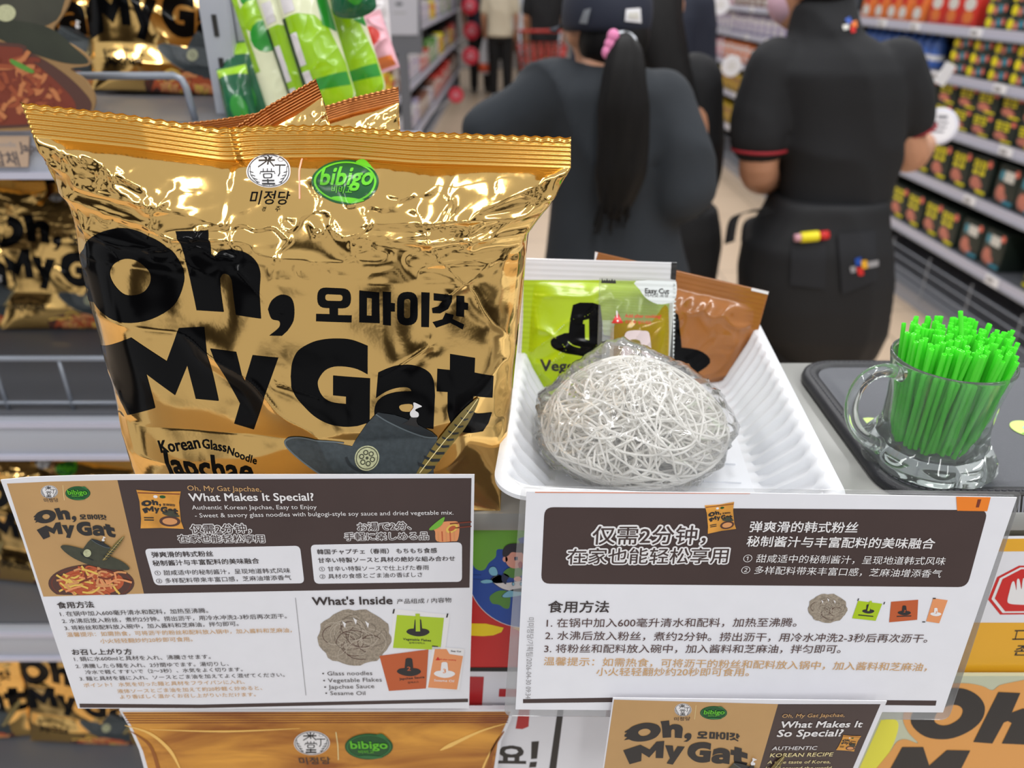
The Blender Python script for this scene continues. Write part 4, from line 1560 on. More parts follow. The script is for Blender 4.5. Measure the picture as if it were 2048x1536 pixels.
# ------------------------------------------------------------------ the tasting counter
TX0, TX1, TY0, TY1 = -0.272, 0.64, 0.445, 0.690
tb = thing('tasting_counter', 'grey tasting counter with a printed front holding the pack, tray and straw mug', 'counter', ((TX0 + TX1) / 2, 0.58, 0))
CTOP = mat('counter_grey_top', (150, 150, 146), rough=0.3, var=0.06, vscale=14)
MB().add(*bevel_box(((TX0 + TX1) / 2, (TY0 + TY1) / 2, TZ - 0.008), (TX1 - TX0, TY1 - TY0, 0.016), 0.002), CTOP).obj('counter_top', tb, True, 30)
MB().add(*box(((TX0 + TX1) / 2, (TY0 + 0.012 + TY1) / 2, (TZ - 0.016) / 2), (TX1 - TX0 - 0.02, TY1 - TY0 - 0.03, TZ - 0.016)), mat('counter_beige_body', (170, 166, 150), rough=0.5)).obj('cabinet', tb, False)
FP = Plane((0, 0.450, 0), (1, 0, 0), (0, 0, 1))


def px_quad(pl, L):
    return pl.uv(L)


# printed banner: globe, plane and rider on red
ban = MB()
slab(FP, FP.uv([(640, 1034), (1245, 1034), (1215, 1412), (660, 1412)]), 0.003, MATS['white_paper'], ban)
a = Art(FP, ban)
B6 = lambda L: [(940 + x * 0.293, 1000 + y * 0.293) for x, y in L]
a.poly([(640, 1034), (1245, 1034), (1222, 1336), (655, 1336)], RED_P, 1)
a.poly([(640, 1034), (1245, 1034), (1244, 1040), (640, 1040)], DARK, 2)
a.poly(B6([(-60, 840), (110, 842), (230, 870), (215, 900), (160, 922), (90, 928), (-60, 920)]), YEL_P, 2)
a.poly(B6([(290, 870), (420, 850), (420, 900), (340, 895)]), AMBER_P, 2)
a.ell((1050, 1143), 116, 112, WHITE_INK, 3, n=60)
a.ell((1050, 1143), 114.5, 110.5, BLUE_P, 4, n=60)
a.poly(B6(curve_pts([(12, 185), (60, 155), (140, 126), (220, 118), (290, 116), (380, 142), (380, 235), (330, 260), (338, 290), (300, 320), (240, 332), (185, 335), (175, 385), (130, 425), (100, 470), (60, 475), (22, 440), (4, 320)], 4)), LEAF_P, 5)
a.poly(B6(curve_pts([(135, 655), (190, 617), (250, 616), (275, 650), (268, 730), (235, 735), (200, 712), (150, 700)], 4)), LEAF_D, 5)
ol = mat('outline_navy', (24, 40, 78), rough=0.4)
for pts, m in (([(150, 535), (200, 508), (235, 530), (245, 560), (350, 548), (430, 560), (440, 610), (350, 622), (240, 606), (175, 570)], WHITE_INK), ([(150, 535), (200, 508), (235, 530), (245, 556), (170, 562)], SKY_P), ([(128, 480), (140, 456), (168, 452), (186, 478), (184, 508), (146, 508)], SKY_P),
               ([(72, 550), (115, 538), (158, 546), (150, 558), (95, 564)], SKY_P), ([(222, 648), (262, 616), (330, 598), (400, 600), (380, 636), (300, 654), (240, 660)], SKY_P)):
    q = np.array(curve_pts(pts, 4))
    c = q.mean(0)
    a.poly(B6(c + (q - c) * 1.07), ol, 5.5)
    a.poly(B6(q), m, 6)
for x in (296, 350):
    a.ell(B6([(x, 567)])[0], 3.2, 4.2, ol, 6.5, n=16)
    a.ell(B6([(x, 567)])[0], 2.2, 3.2, SKY_P, 7, n=16)
a.poly(B6(curve_pts([(228, 490), (258, 462), (300, 452), (345, 458), (360, 495), (335, 520), (300, 528), (250, 514)], 4)), LEAF_D, 7)
a.poly(B6(curve_pts([(222, 500), (240, 496), (268, 516), (250, 545), (245, 570), (222, 552), (215, 530)], 4)), ol, 7)
a.ell(B6([(305, 393)])[0], 20, 20, ol, 7, n=30)
a.ell(B6([(306, 396)])[0], 19, 19, SKIN_P, 7.5, n=30)
a.ell(B6([(240, 398)])[0], 5.2, 5.8, SKIN_P, 7.5, n=16)
a.poly(B6(curve_pts([(222, 370), (228, 325), (262, 296), (320, 290), (380, 296), (395, 345), (330, 352), (285, 350), (262, 372), (240, 382)], 4)), mat('print_hair', (44, 40, 52), rough=0.4), 8)
a.poly(B6(round_quad([(302, 382), (326, 380), (326, 404), (304, 406)], 4)), ol, 8)
a.poly(B6(curve_pts([(328, 430), (342, 412), (358, 425), (352, 455), (336, 458)], 4)), RED_DULL, 8)
a.ell(B6([(325, 532)])[0], 7.5, 5, SKIN_P, 8, n=18)
for y in (505, 535):
    a.line(B6([(0, y), (76, y + 2)]), 0.7, ol, 5)
a.poly([(655, 1334), (1222, 1334), (1221, 1343), (655, 1341)], DARK, 3)
a.poly(B6([(-30, 1203), (95, 1205), (82, 1408), (-40, 1408)]), RED_DULL, 3)
a.poly(B6([(200, 1287), (420, 1290), (418, 1344), (196, 1340)]), RED_DULL, 3)
ban.obj('globe_banner', tb, False)['label'] = 'red banner with a blue globe and a little plane'
# white board with the black lettering
wb = MB()
FP2 = Plane((0, 0.4465, 0), (1, 0, 0), (0, 0, 1))
slab(FP2, FP2.uv([(985, 1414), (1790, 1414), (1735, 1700), (985, 1700)]), 0.002, PAPER, wb)
a = Art(FP2, wb)
a.poly([(1039, 1414), (1060, 1414), (1057, 1453), (1045, 1458), (1031, 1457)], RED_DULL, 1)
a.text('요', (994, 1527), (1050, 1528), INK_SOFT, 1, bold=0.055)
a.poly([(1063, 1483), (1078, 1482), (1074, 1517), (1062, 1518)], INK_SOFT, 1)
a.poly([(1060, 1524), (1074, 1523), (1072, 1534), (1058, 1535)], INK_SOFT, 1)
a.poly([(1116, 1414), (1128, 1414), (1092, 1700), (1075, 1700)], INK_SOFT, 1)
wb.obj('lettered_board', tb, False)['label'] = 'white board with black lettering'
# louvred strip and beige rail at the right
lv = MB()
slab(FP2, FP2.uv([(1960, 990), (2250, 990), (2230, 1048), (1950, 1048)]), 0.003, DARK, lv)
a = Art(FP2, lv)
for k in range(28):
    x = 1990 + k * 8
    a.poly([(x, 992), (x + 3.6, 992), (x - 1, 1046), (x - 4.6, 1046)], STEEL, 1)
lv.obj('vent_strip', tb, False)
# warning board: stop hand
wn = thing('warning_board', 'white and amber warning board with a red octagonal stop hand', 'warning board', FP2.pts(FP2.uv([(2040, 1352)]), 0.003)[0][0])
WP = Plane((0, 0.4435, 0), (1, 0, 0), (0, 0, 1))
m_ = MB()
slab(WP, WP.uv([(1960, 1078), (2300, 1074), (2240, 1352), (1830, 1352)]), 0.003, PAPER, m_)
a = Art(WP, m_)
a.poly([(1960, 1078), (2300, 1074), (2294, 1101), (1955, 1103)], AMBER_P, 1)
a.poly([(1900, 1245), (2264, 1245), (2240, 1352), (1845, 1350)], AMBER_P, 1)
oc = [(1976, 1199), (1994, 1154), (2038, 1131), (2112, 1131), (2150, 1156), (2152, 1200), (2130, 1228), (2000, 1229)]
cx, cy = np.mean(oc, 0)
sc_ = lambda k: [(cx + (x - cx) * k, cy + (y - cy) * k) for x, y in oc]
a.poly(oc, RED_P, 1)
a.poly(sc_(0.93), WHITE_INK, 2)
a.poly(sc_(0.86), RED_P, 3)
a.poly(curve_pts([(2014, 1200), (2018, 1206), (2034, 1208), (2056, 1207), (2070, 1190), (2076, 1176), (2068, 1174), (2060, 1184), (2060, 1166), (2055, 1164), (2052, 1180), (2050, 1158), (2045, 1157), (2042, 1178), (2038, 1158), (2033, 1159), (2032, 1180), (2028, 1163), (2023, 1164), (2018, 1182)], 3), WHITE_INK, 4)
a.line([(2029, 1261), (2110, 1260)], 2.6, INK_SOFT, 2)
a.line([(2024, 1278), (2110, 1277)], 2.6, INK_SOFT, 2)
a.line([(2034, 1262), (2030, 1278)], 2.2, INK_SOFT, 2)
a.text('존중해', (2026, 1309), (2110, 1309), INK_SOFT, 2, bold=0.03)
m_.obj('board', wn, False)
# die-cut lettering board at the lower right corner
LP = Plane((0, 0.436, 0), (1, 0, 0), (0, 0, 1))
ab = MB()
slab(LP, LP.uv([(1752, 1352), (2120, 1352), (2060, 1600), (1690, 1600)]), 0.0035, mat('acrylic_sage', (196, 200, 172), rough=0.2), ab)
a = Art(LP, ab)
a.poly(curve_pts([(1762, 1440), (1788, 1438), (1797, 1452), (1786, 1490), (1760, 1540), (1740, 1600), (1690, 1600)], 3, False), mat('print_lemon', (232, 226, 70), rough=0.4), 1)
KR2 = mat('die_cut_orange', (226, 160, 84), rough=0.4)
a.poly(curve_pts([(1806, 1430), (1830, 1392), (1880, 1370), (1930, 1366), (1965, 1372), (1985, 1380), (2010, 1367), (2100, 1365), (2120, 1480), (2060, 1600), (1740, 1600), (1782, 1500), (1806, 1478), (1836, 1486), (1815, 1462)], 4), KR2, 2)
O2 = curve_pts([(1822, 1446), (1828, 1416), (1850, 1392), (1885, 1377), (1925, 1376), (1955, 1390), (1969, 1413), (1962, 1440), (1935, 1463), (1895, 1477), (1850, 1472)], 4)
a.poly(O2, INK_SOFT, 4, [curve_pts([(1868, 1440), (1876, 1422), (1898, 1410), (1916, 1410), (1925, 1420), (1918, 1436), (1898, 1448), (1880, 1449)], 4)])
a.poly([(1996, 1383), (2040, 1385), (2023, 1424), (2045, 1416), (2090, 1417), (2110, 1430), (2090, 1490), (2003, 1486), (2023, 1445), (2015, 1441), (2007, 1444), (1984, 1486), (1946, 1483)], INK_SOFT, 4)
a.poly([(1804, 1493), (1846, 1493), (1858, 1530), (1893, 1499), (1940, 1500), (1890, 1600), (1840, 1600), (1870, 1550), (1835, 1575), (1815, 1535), (1785, 1600), (1745, 1600)], INK_SOFT, 4)
o = ab.obj('lettering_board', None, False)
tag(o, 'orange die-cut board with huge black letters at the lower right of the counter front', 'board')

# ------------------------------------------------------------------ printed board of the pack under the recipe sheet
PB = Plane((0, 0.4385, 0), (1, 0, 0), (0, 0, 1))
pk = MB()
OUT = [(238, 1420), (1028, 1419), (1022, 1440), (1003, 1480), (985, 1600), (305, 1600), (278, 1500), (256, 1450)]
slab(PB, PB.uv(OUT), 0.004, PAPER, pk)
a = Art(PB, pk)
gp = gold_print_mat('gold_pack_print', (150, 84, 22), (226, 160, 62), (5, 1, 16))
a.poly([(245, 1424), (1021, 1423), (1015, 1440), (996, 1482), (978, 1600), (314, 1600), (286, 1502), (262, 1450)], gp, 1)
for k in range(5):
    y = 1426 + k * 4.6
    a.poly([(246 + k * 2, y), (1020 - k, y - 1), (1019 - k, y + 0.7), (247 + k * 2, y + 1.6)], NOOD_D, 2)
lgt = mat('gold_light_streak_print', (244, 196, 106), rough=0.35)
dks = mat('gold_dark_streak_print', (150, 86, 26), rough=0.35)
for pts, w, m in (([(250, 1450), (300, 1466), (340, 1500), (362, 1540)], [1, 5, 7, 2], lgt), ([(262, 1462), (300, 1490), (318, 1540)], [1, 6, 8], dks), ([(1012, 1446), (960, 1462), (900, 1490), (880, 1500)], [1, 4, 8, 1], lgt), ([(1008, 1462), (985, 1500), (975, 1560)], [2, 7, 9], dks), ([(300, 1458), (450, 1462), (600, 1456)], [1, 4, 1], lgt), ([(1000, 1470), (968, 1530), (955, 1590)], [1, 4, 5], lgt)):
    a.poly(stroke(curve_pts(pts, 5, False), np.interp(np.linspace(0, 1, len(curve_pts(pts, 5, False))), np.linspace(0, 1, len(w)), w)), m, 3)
emblem(a, (624, 1485), 36, 24, 4)
green_badge(a, (738, 1492), 48, 26, 4)
a.line([(672, 1463), (676, 1490), (677, 1519)], 1.8, CREAM_INK, 4)
a.text('미정당', (600, 1527), (662, 1526), DARK_INK, 4, bold=0.02)
tag(pk.obj('pack_board', None, False), 'gold printed board shaped like a noodle pack under the brown recipe sheet', 'board')

# ------------------------------------------------------------------ recipe sheet on the left
LS = Plane.pose((-0.1737, 0.4131, 1.2175), 0.0404, -0.0023, 0.0308)
sg = MB()
SH = [(1, 960)] + list(curve_pts([(60, 954), (230, 949.5), (500, 949)], 4, False)) + [(949, 949), (945, 1180), (938, 1417), (156, 1417), (100, 1250), (45, 1080)]
slab(LS, LS.uv(SH), 0.0006, PAPER, sg)
a = Art(LS, sg)
T = lambda s, p0, p1, m=DARK_INK, b=0.0, L=4, **k: a.text(s, p0, p1, m, L, bold=b, **k)
a.poly([(14, 967), (100, 963), (235, 960), (288, 1187), (87, 1193)], KRAFT, 1)
a.poly([(235, 960), (500, 958), (943, 956), (939, 1175), (288, 1187)], BROWN, 1)
emblem(a, (99, 983), 17, 13, 2)
green_badge(a, (156, 986), 25, 14, 2)
T('미정당', (90, 1003), (118, 1002), DARK_INK, 0.01)
a.line([(126, 970), (129, 1000)], 0.9, CREAM_INK, 2)
logo_art(a, [(64, 1017), (221, 1011), (233, 1074), (79, 1081)], INK_SOFT, 3)
dish_art(a, (183, 1166), 86, 38, 2, 60, 5, clip=1189)
hat_art(a, hat_map((184, 1106), 0.325, 0.06), 7, MATS['hat_olive_print'], True, False)
thumb(a, [(273, 979), (362, 982), (368, 1057), (280, 1056)], 3)
T('Oh, My Gat Japchae,', (376, 980), (523, 982), TAN_INK, 0.006)
T('What Makes It Special?', (380, 1001), (628, 1000), WHITE_INK, 0.028, res=3)
T('Authentic Korean Japchae, Easy to Enjoy', (385, 1018), (634, 1017), WHITE_INK)
T('- Sweet & savory glass noodles with bulgogi-style soy sauce and dried vegetable mix.', (391, 1034), (907, 1028), WHITE_INK)
ED = (0.085, WHITE_INK)
for s, p0, p1 in (('仅需2分钟，', (383, 1065), (503, 1063)), ('在家也能轻松享用', (358, 1083), (530, 1083)), ('お湯で2分、', (716, 1060), (822, 1057)), ('手軽に楽しめる品', (690, 1079), (857, 1077))):
    T(s, p0, p1, BROWN, 0.018, edge=ED)
a.rrect([(289, 1097), (600, 1091), (609, 1166), (310, 1170)], 10, PAPER, 2)
a.rrect([(621, 1089), (924, 1084), (924, 1163), (629, 1167)], 10, PAPER, 2)
for s, p0, p1, b in (('弹爽滑的韩式粉丝', (305, 1113), (427, 1111), 0.022), ('秘制酱汁与丰富配料的美味融合', (307, 1130), (519, 1125), 0.022), ('① 甜咸适中的秘制酱汁，呈现地道韩式风味', (311, 1149), (581, 1144), 0.004), ('② 多样配料带来丰富口感，芝麻油增添香气', (314, 1165), (583, 1158), 0.004),
                     ('韓国チャプチェ（春雨） もちもち食感', (635, 1107), (874, 1104), 0.02), ('甘辛い特製ソースと具材の絶妙な組み合わせ', (637, 1124), (910, 1120), 0.02), ('① 甘辛い特製ソースで仕上げた春雨', (639, 1141), (858, 1138), 0.004), ('② 具材の食感とごま油の香ばしさ', (640, 1156), (845, 1152), 0.004),
                     ('食用方法', (117, 1215), (189, 1213), 0.03), ('1. 在锅中加入600毫升清水和配料，加热至沸腾。', (122, 1231), (417, 1224), 0.005), ('2. 水沸后放入粉丝，煮约2分钟。捞出沥干，用冷水冲洗2-3秒后再次沥干。', (126, 1245), (574, 1235), 0.005), ('3. 将粉丝和配料放入碗中，加入酱料和芝麻油，拌匀即可。', (131, 1259), (478, 1250), 0.005),
                     ('お召し上がり方', (146, 1308), (265, 1307), 0.03), ('1. 鍋に水600mlと具材を入れ、沸騰させます。', (150, 1321), (422, 1316), 0.005), ('2. 沸騰したら麺を入れ、2分間ゆでます。湯切りし、', (153, 1335), (458, 1330), 0.005), ('冷水で軽くすすいで（2〜3秒）、水気をよく切ります。', (172, 1347), (486, 1341), 0.005), ('3. 麺と具材を器に入れ、ソースとごま油を加えてよく混ぜてください。', (161, 1360), (570, 1352), 0.005),
                     ("What's Inside", (626, 1209), (785, 1207), 0.035), ('产品组成 / 内容物', (794, 1206), (903, 1203), 0.004), ('• Glass noodles', (645, 1350), (745, 1349), 0), ('• Vegetable Flakes', (647, 1364), (764, 1362), 0), ('• Japchae Sauce', (649, 1377), (749, 1375), 0), ('• Sesame Oil', (651, 1389), (731, 1389), 0)):
    T(s, p0, p1, DARK_INK, b)
for s, p0, p1 in (('温馨提示：如需热食，可将沥干的粉丝和配料放入锅中，加入酱料和芝麻油，', (135, 1272), (584, 1263)), ('小火轻轻翻炒约20秒即可食用。', (202, 1285), (386, 1281)), ('ポイント！ 水気を切った麺と具材をフライパンに入れ、', (169, 1373), (490, 1366)), ('液体ソースとごま油を加えて約20秒軽く炒めると、', (236, 1385), (525, 1378)), ('より香ばしく温かくお召し上がりいただけます。', (241, 1396), (512, 1391))):
    T(s, p0, p1, TAN_INK, 0.005)
a.line([(591, 1195), (612, 1390)], 1.2, GREY_INK, 2)
vermicelli_art(a, (709, 1274), 73, 56, 2, 46)
a.poly([(787, 1217), (900, 1229), (890, 1302), (781, 1296)], WHITE_INK, 2)
a.poly([(794, 1229), (888, 1235), (881, 1299), (786, 1295)], LIME, 3)
for p in ([(787, 1217), (790, 1217), (788, 1226), (785, 1226)], [(894, 1226), (897, 1226), (895, 1234), (892, 1234)], [(864, 1290), (876, 1291), (876, 1293), (864, 1292)]):
    a.poly(p, DARK, 4)
hat_icon(a, (836, 1256), 46, INK_SOFT, 4, '1', LIME)
T('Vegetable Flakes', (806, 1279), (862, 1282), INK_SOFT, 0.03)
T('잡채야채믹스', (818, 1286), (850, 1287), INK_SOFT, 0.01)
a.poly([(759, 1311), (857, 1298), (852, 1376), (778, 1381)], ORANGE_P, 3)
hat_icon(a, (818, 1335), 48, INK_SOFT, 4, '2', ORANGE_P)
T('Japchae Sauce', (799, 1359), (849, 1355), INK_SOFT, 0.03)
T('잡채소스', (816, 1366), (838, 1364), INK_SOFT, 0.01)
a.poly([(865, 1292), (929, 1297), (919, 1380), (852, 1376)], WHITE_INK, 3)
a.poly([(870, 1297), (893, 1297), (899, 1307), (926, 1311), (914, 1378), (856, 1374)], PEACH_P, 4)
hat_icon(a, (889, 1340), 42, WHITE_INK, 5, '3', PEACH_P)
T('Easy Cut', (902, 1302), (922, 1303), INK_SOFT, 0.03, 5)
T('Sesame Oil', (868, 1361), (908, 1363), WHITE_INK, 0.02, 5)
T('add after cooking', (877, 1318), (912, 1320), RED_P, 0.02, 5)
a.poly([(871, 1319), (880, 1319), (876, 1312)], RED_P, 5)
# noodles lifted on chopsticks
a.poly(curve_pts([(862, 1055), (880, 1045), (900, 1042), (918, 1046), (916, 1078), (905, 1082), (874, 1082), (870, 1062)], 4), PEACH_P, 2)
a.poly(curve_pts([(858, 1058), (872, 1044), (889, 1033), (884, 1048), (870, 1058)], 4), LEAF_P, 3.5)
a.ell((904, 1056), 13, 8, NOOD_Y, 3, rot=-0.5)
a.ell((904, 1056), 8, 4.5, NOOD_R, 3.5, rot=-0.5)
for k in range(5):
    a.line([(876 + k * 8, 1062), (877 + k * 8, 1082)], 2.2, NOOD_R if k % 2 else NOOD_P, 3)
for y in (1043, 1052):
    a.line([(900, y + 4), (943, y)], 2.6, NOOD_D, 3)
a.poly([(159, 1407), (400, 1409), (936, 1397), (936, 1404), (400, 1416), (160, 1415)], BROWN, 1)
tag(sg.obj('recipe_sheet', None, False), 'white and brown recipe sheet with hat and noodle bowl pictures below the big gold pack', 'printed sheet')

# ------------------------------------------------------------------ recipe sheet on the right, in a clear sleeve
RS = Plane.pose((0.1573, 0.3807, 1.2275), 0.0293, -0.068, 0.0371)
rt = thing('recipe_sheet', 'wide white recipe sheet in a clear sleeve in front of the noodle tray', 'printed sheet', RS.pts(RS.uv([(1460, 1420)]))[0][0])
sg = MB()
slab(RS, RS.uv([(1053, 983), (1200, 983), (1500, 986), (2034, 995), (1886, 1425), (1031, 1419)]), 0.0005, PAPER, sg)
a = Art(RS, sg)
T = lambda s, p0, p1, m=DARK_INK, b=0.0, L=4, **k: a.text(s, p0, p1, m, L, bold=b, **k)
a.rrect([(1089, 1014), (1976, 1020), (1934, 1174), (1082, 1167)], 18, BROWN, 1)
a.poly([(1912, 993), (1981, 994), (1974, 1022), (1914, 1021)], mat('print_amber_drink', (236, 130, 38), rough=0.3), 2)
a.poly([(1955, 998), (1962, 998), (1957, 1014), (1951, 1014)], NOOD_D, 3)
a.poly([(1070, 983.4), (1500, 986.4), (1500, 987.2), (1070, 985)], ORNK, 2)
for s, p0, p1 in (('仅需2分钟，', (1184, 1085), (1410, 1084)), ('在家也能轻松享用', (1134, 1125), (1454, 1123))):
    T(s, p0, p1, BROWN, 0.012, edge=(0.09, WHITE_INK), res=3)
thumb(a, [(1409, 1010), (1468, 1003), (1472, 1057), (1414, 1067)], 3)
for s, p0, p1, b in (('弹爽滑的韩式粉丝', (1498, 1061), (1713, 1063), 0.018), ('秘制酱汁与丰富配料的美味融合', (1492, 1090), (1866, 1095), 0.018), ('① 甜咸适中的秘制酱汁，呈现地道韩式风味', (1485, 1122), (1888, 1128), 0.0), ('② 多样配料带来丰富口感，芝麻油增添香气', (1481, 1145), (1880, 1153), 0.0)):
    T(s, p0, p1, WHITE_INK, b, res=3)
T('食用方法', (1096, 1222), (1217, 1222), DARK_INK, 0.022, res=3)
for s, p0, p1 in (('1. 在锅中加入600毫升清水和配料，加热至沸腾。', (1093, 1252), (1592, 1251)), ('2. 水沸后放入粉丝，煮约2分钟。捞出沥干，用冷水冲洗2-3秒后再次沥干。', (1090, 1277), (1853, 1283)), ('3. 将粉丝和配料放入碗中，加入酱料和芝麻油，拌匀即可。', (1088, 1303), (1680, 1304))):
    T(s, p0, p1, mat('brown_text_ink', (84, 62, 58), rough=0.5), 0.004, res=3)
for s, p0, p1 in (('温馨提示：如需热食，可将沥干的粉丝和配料放入锅中，加入酱料和芝麻油，', (1087, 1328), (1852, 1340)), ('小火轻轻翻炒约20秒即可食用。', (1192, 1349), (1497, 1350))):
    T(s, p0, p1, TAN_INK, 0.004, res=3)
T('미미정당/기획팀/2026-04-30 09:34', (1056, 1234), (1051, 1396), GREY_INK)
a.poly([(1046, 1398), (1224, 1395), (1873, 1401), (1871, 1411), (1224, 1404), (1046, 1406)], BROWN, 1)
vermicelli_art(a, (1655, 1216), 39, 29, 2, 36)
a.poly([(1716, 1201), (1764, 1207), (1751, 1241), (1704, 1236)], LIME, 2)
hat_icon(a, (1736, 1218), 24, INK_SOFT, 3, '1', LIME)
a.poly([(1782, 1203), (1836, 1199), (1834, 1239), (1778, 1244)], ORANGE_P, 2)
hat_icon(a, (1808, 1221), 26, INK_SOFT, 3, '2', ORANGE_P)
a.poly([(1866, 1196), (1895, 1200), (1878, 1246), (1852, 1242)], PEACH_P, 2)
hat_icon(a, (1871, 1224), 22, WHITE_INK, 3, '3', PEACH_P)
for p0, p1 in (((1716, 1229), (1746, 1232)), ((1793, 1232), (1822, 1231))):
    a.line([p0, p1], 2, INK_SOFT, 3)
for p in ([(1716, 1196), (1718, 1196), (1716, 1201), (1714, 1201)], [(1768, 1203), (1770, 1203), (1768, 1208), (1766, 1208)], [(1865, 1195), (1871, 1195), (1871, 1197), (1865, 1197)], [(1844, 1242), (1850, 1242), (1850, 1244), (1844, 1244)]):
    a.poly(p, INK_SOFT, 3)
sg.obj('sheet', rt, False)
CLEAR = film_mat('clear_sleeve_film', (0.97, 0.97, 0.97), 0.6, 0.05, opac=0.1)
lm = MB()
sl = Plane(RS.o - RS.n * 0.0012, RS.ux, RS.uy)
slab(sl, sl.uv(round_quad([(1042, 972), (2046, 984), (1897, 1440), (1008, 1432)], 16)), 0.0003, CLEAR, lm)
lm.obj('clear_sleeve', rt, False)['label'] = 'clear plastic sleeve'

# ------------------------------------------------------------------ small leaflet below it
SP_ = Plane((0, 0.392, 0), (1, 0, 0), (0, -math.sin(0.03), math.cos(0.03)))
sg = MB()
slab(SP_, SP_.uv([(1226, 1396), (1500, 1399), (1774, 1402), (1688, 1600), (1196, 1600)]), 0.0006, PAPER, sg)
a = Art(SP_, sg)
T = lambda s, p0, p1, m=DARK_INK, b=0.0, L=4, **k: a.text(s, p0, p1, m, L, bold=b, **k)
a.poly([(1228, 1399), (1556, 1408), (1500, 1600), (1199, 1600)], KRAFT, 1)
a.poly([(1556, 1408), (1761, 1408), (1678, 1600), (1500, 1600)], BROWN, 1)
emblem(a, (1366, 1419), 17, 13, 2)
green_badge(a, (1427, 1425), 27, 13.5, 2)
T('미정당', (1348, 1440), (1380, 1439), DARK_INK, 0.01)
a.line([(1392, 1410), (1389, 1438)], 0.8, CREAM_INK, 2)
logo_art(a, [(1251, 1440), (1500, 1440), (1494, 1534), (1244, 1531)], INK_SOFT, 3)
hat_art(a, hat_map((1470, 1570), 0.5), 6, MATS['hat_olive_print'], True, False)
sh = (1640, 1408)
for s, p0, p1, m, b in (('Oh, My Gat Japchae,', (1563, 1434), (1688, 1432), TAN_INK, 0.01), ('What Makes It', (1559, 1454), (1722, 1453), WHITE_INK, 0.03), ('So Special?', (1553, 1472), (1682, 1471), WHITE_INK, 0.03), ('AUTHENTIC', (1543, 1499), (1632, 1498), WHITE_INK, 0.008), ('KOREAN RECIPE', (1539, 1513), (1664, 1511), CREAM_INK, 0.008), ('A true taste of Korea,', (1534, 1526), (1660, 1525), CREAM_INK, 0), ('loved around the world.', (1530, 1538), (1664, 1537), CREAM_INK, 0)):
    T(s, p0, p1, m, b, shear=(p0[0] + 7, p0[1] - 20))
thumb(a, [(1686, 1469), (1722, 1471), (1708, 1502), (1671, 1499)], 3)
tag(sg.obj('recipe_leaflet', None, False), 'small orange and brown leaflet below the wide recipe sheet in the clear sleeve', 'leaflet')

# ------------------------------------------------------------------ die-cut hat and noodle bowl poster, and shelf card on the rack
HP = Plane((0, 0.965, 0), (1, 0, 0), (0, 0, 1))
hp = MB()
OUTH = [(-420, -260), (130, -260)] + list(curve_pts([(150, -60), (140, 0), (122, 35), (106, 58), (118, 75), (160, 100), (180, 120), (174, 132), (140, 138), (170, 160), (188, 190), (188, 215), (170, 240), (120, 256), (40, 262)], 3, False)) + [(-420, 262)]
slab(HP, HP.uv(OUTH), 0.004, mat('poster_tan', (150, 118, 76), rough=0.4), hp)
a = Art(HP, hp)
a.poly(curve_pts([(-420, -200), (126, -250), (142, -40), (130, 0), (96, 50), (-60, 60), (-420, 40)], 4), mat('poster_hat_grey', (62, 62, 52), rough=0.4, var=0.25, vscale=18), 1)
a.poly(curve_pts([(-420, -20), (-60, 30), (90, 52), (150, 96), (176, 120), (168, 128), (120, 124), (40, 98), (-60, 60), (-420, -10)], 4), mat('poster_hat_brim', (50, 54, 42), rough=0.4, var=0.2, vscale=18), 2)
a.ell((12, 26), 20, 17, MEDAL_P, 3)
a.poly(curve_pts([(-420, 80), (0, 84), (60, 104), (120, 140), (165, 180), (184, 212), (160, 240), (90, 252), (-420, 256)], 4), PLATE_P, 3)
a.poly(curve_pts([(-420, 96), (0, 92), (50, 112), (110, 160), (150, 205), (140, 236), (60, 248), (-420, 248)], 4), NOOD_D, 4)
rg = np.random.default_rng(8)
PN1, PN2 = mat('poster_noodle_tan', (188, 118, 72), rough=0.4), mat('poster_noodle_brown', (150, 74, 44), rough=0.4)
for k in range(170):
    x = -200 + 345 * rg.random()
    y = 112 + 130 * rg.random()
    if x > 60 and y < 108 + (x - 50) * 0.95:
        continue
    h, L = rg.random() * 3.1, 16 + 16 * rg.random()
    q = [(x - L * math.cos(h), y - L * math.sin(h) * 0.6), (x + (rg.random() - 0.5) * 14, y + (rg.random() - 0.5) * 14), (min(x + L * math.cos(h), 150), min(y + L * math.sin(h) * 0.6, 247))]
    a.poly(stroke(curve_pts(q, 4, False), 9), [PN1, NOOD_D, PN2, PN1, PN2, NOOD_D][k % 6], 4.5 + k * 0.03)
a.poly(curve_pts([(22, 118), (35, 122), (68, 140), (64, 146), (40, 136), (24, 126)], 4), LEAF_D, 11)
tag(hp.obj('cutout_poster', None, False), 'die-cut poster of a hat over a bowl of noodles fixed to the top rack shelf', 'poster')
CP_ = Plane((0, 0.970, 0), (1, 0, 0), (0, 0, 1))
cd = MB()
slab(CP_, CP_.uv([(-160, 272), (58, 272), (56, 334), (-160, 334)]), 0.002, mat('card_kraft', (186, 160, 136), rough=0.5), cd)
a = Art(CP_, cd)
a.text('Korean Glass Noodle', (-95, 290), (33, 294), GREY_INK, 1)
a.text('Japchae', (42 - 2, 302), (118, 306), mat('card_ink', (92, 84, 84), rough=0.5), 1, bold=0.04)
a.text('오마이갓 잡채', (-140, 328), (40, 330), MATS['card_ink'], 1, bold=0.03)
tag(cd.obj('shelf_label', None, False), 'tan shelf label with grey lettering on the rail of the top rack shelf', 'shelf label')


# ------------------------------------------------------------------ ribbed white tray
TRAY_W = trans_mat('tray_white_plastic', (236, 238, 242), 0.25, 0.28)
TR_C, TR_A = np.array([0.112, 0.560]), math.radians(-4.7)


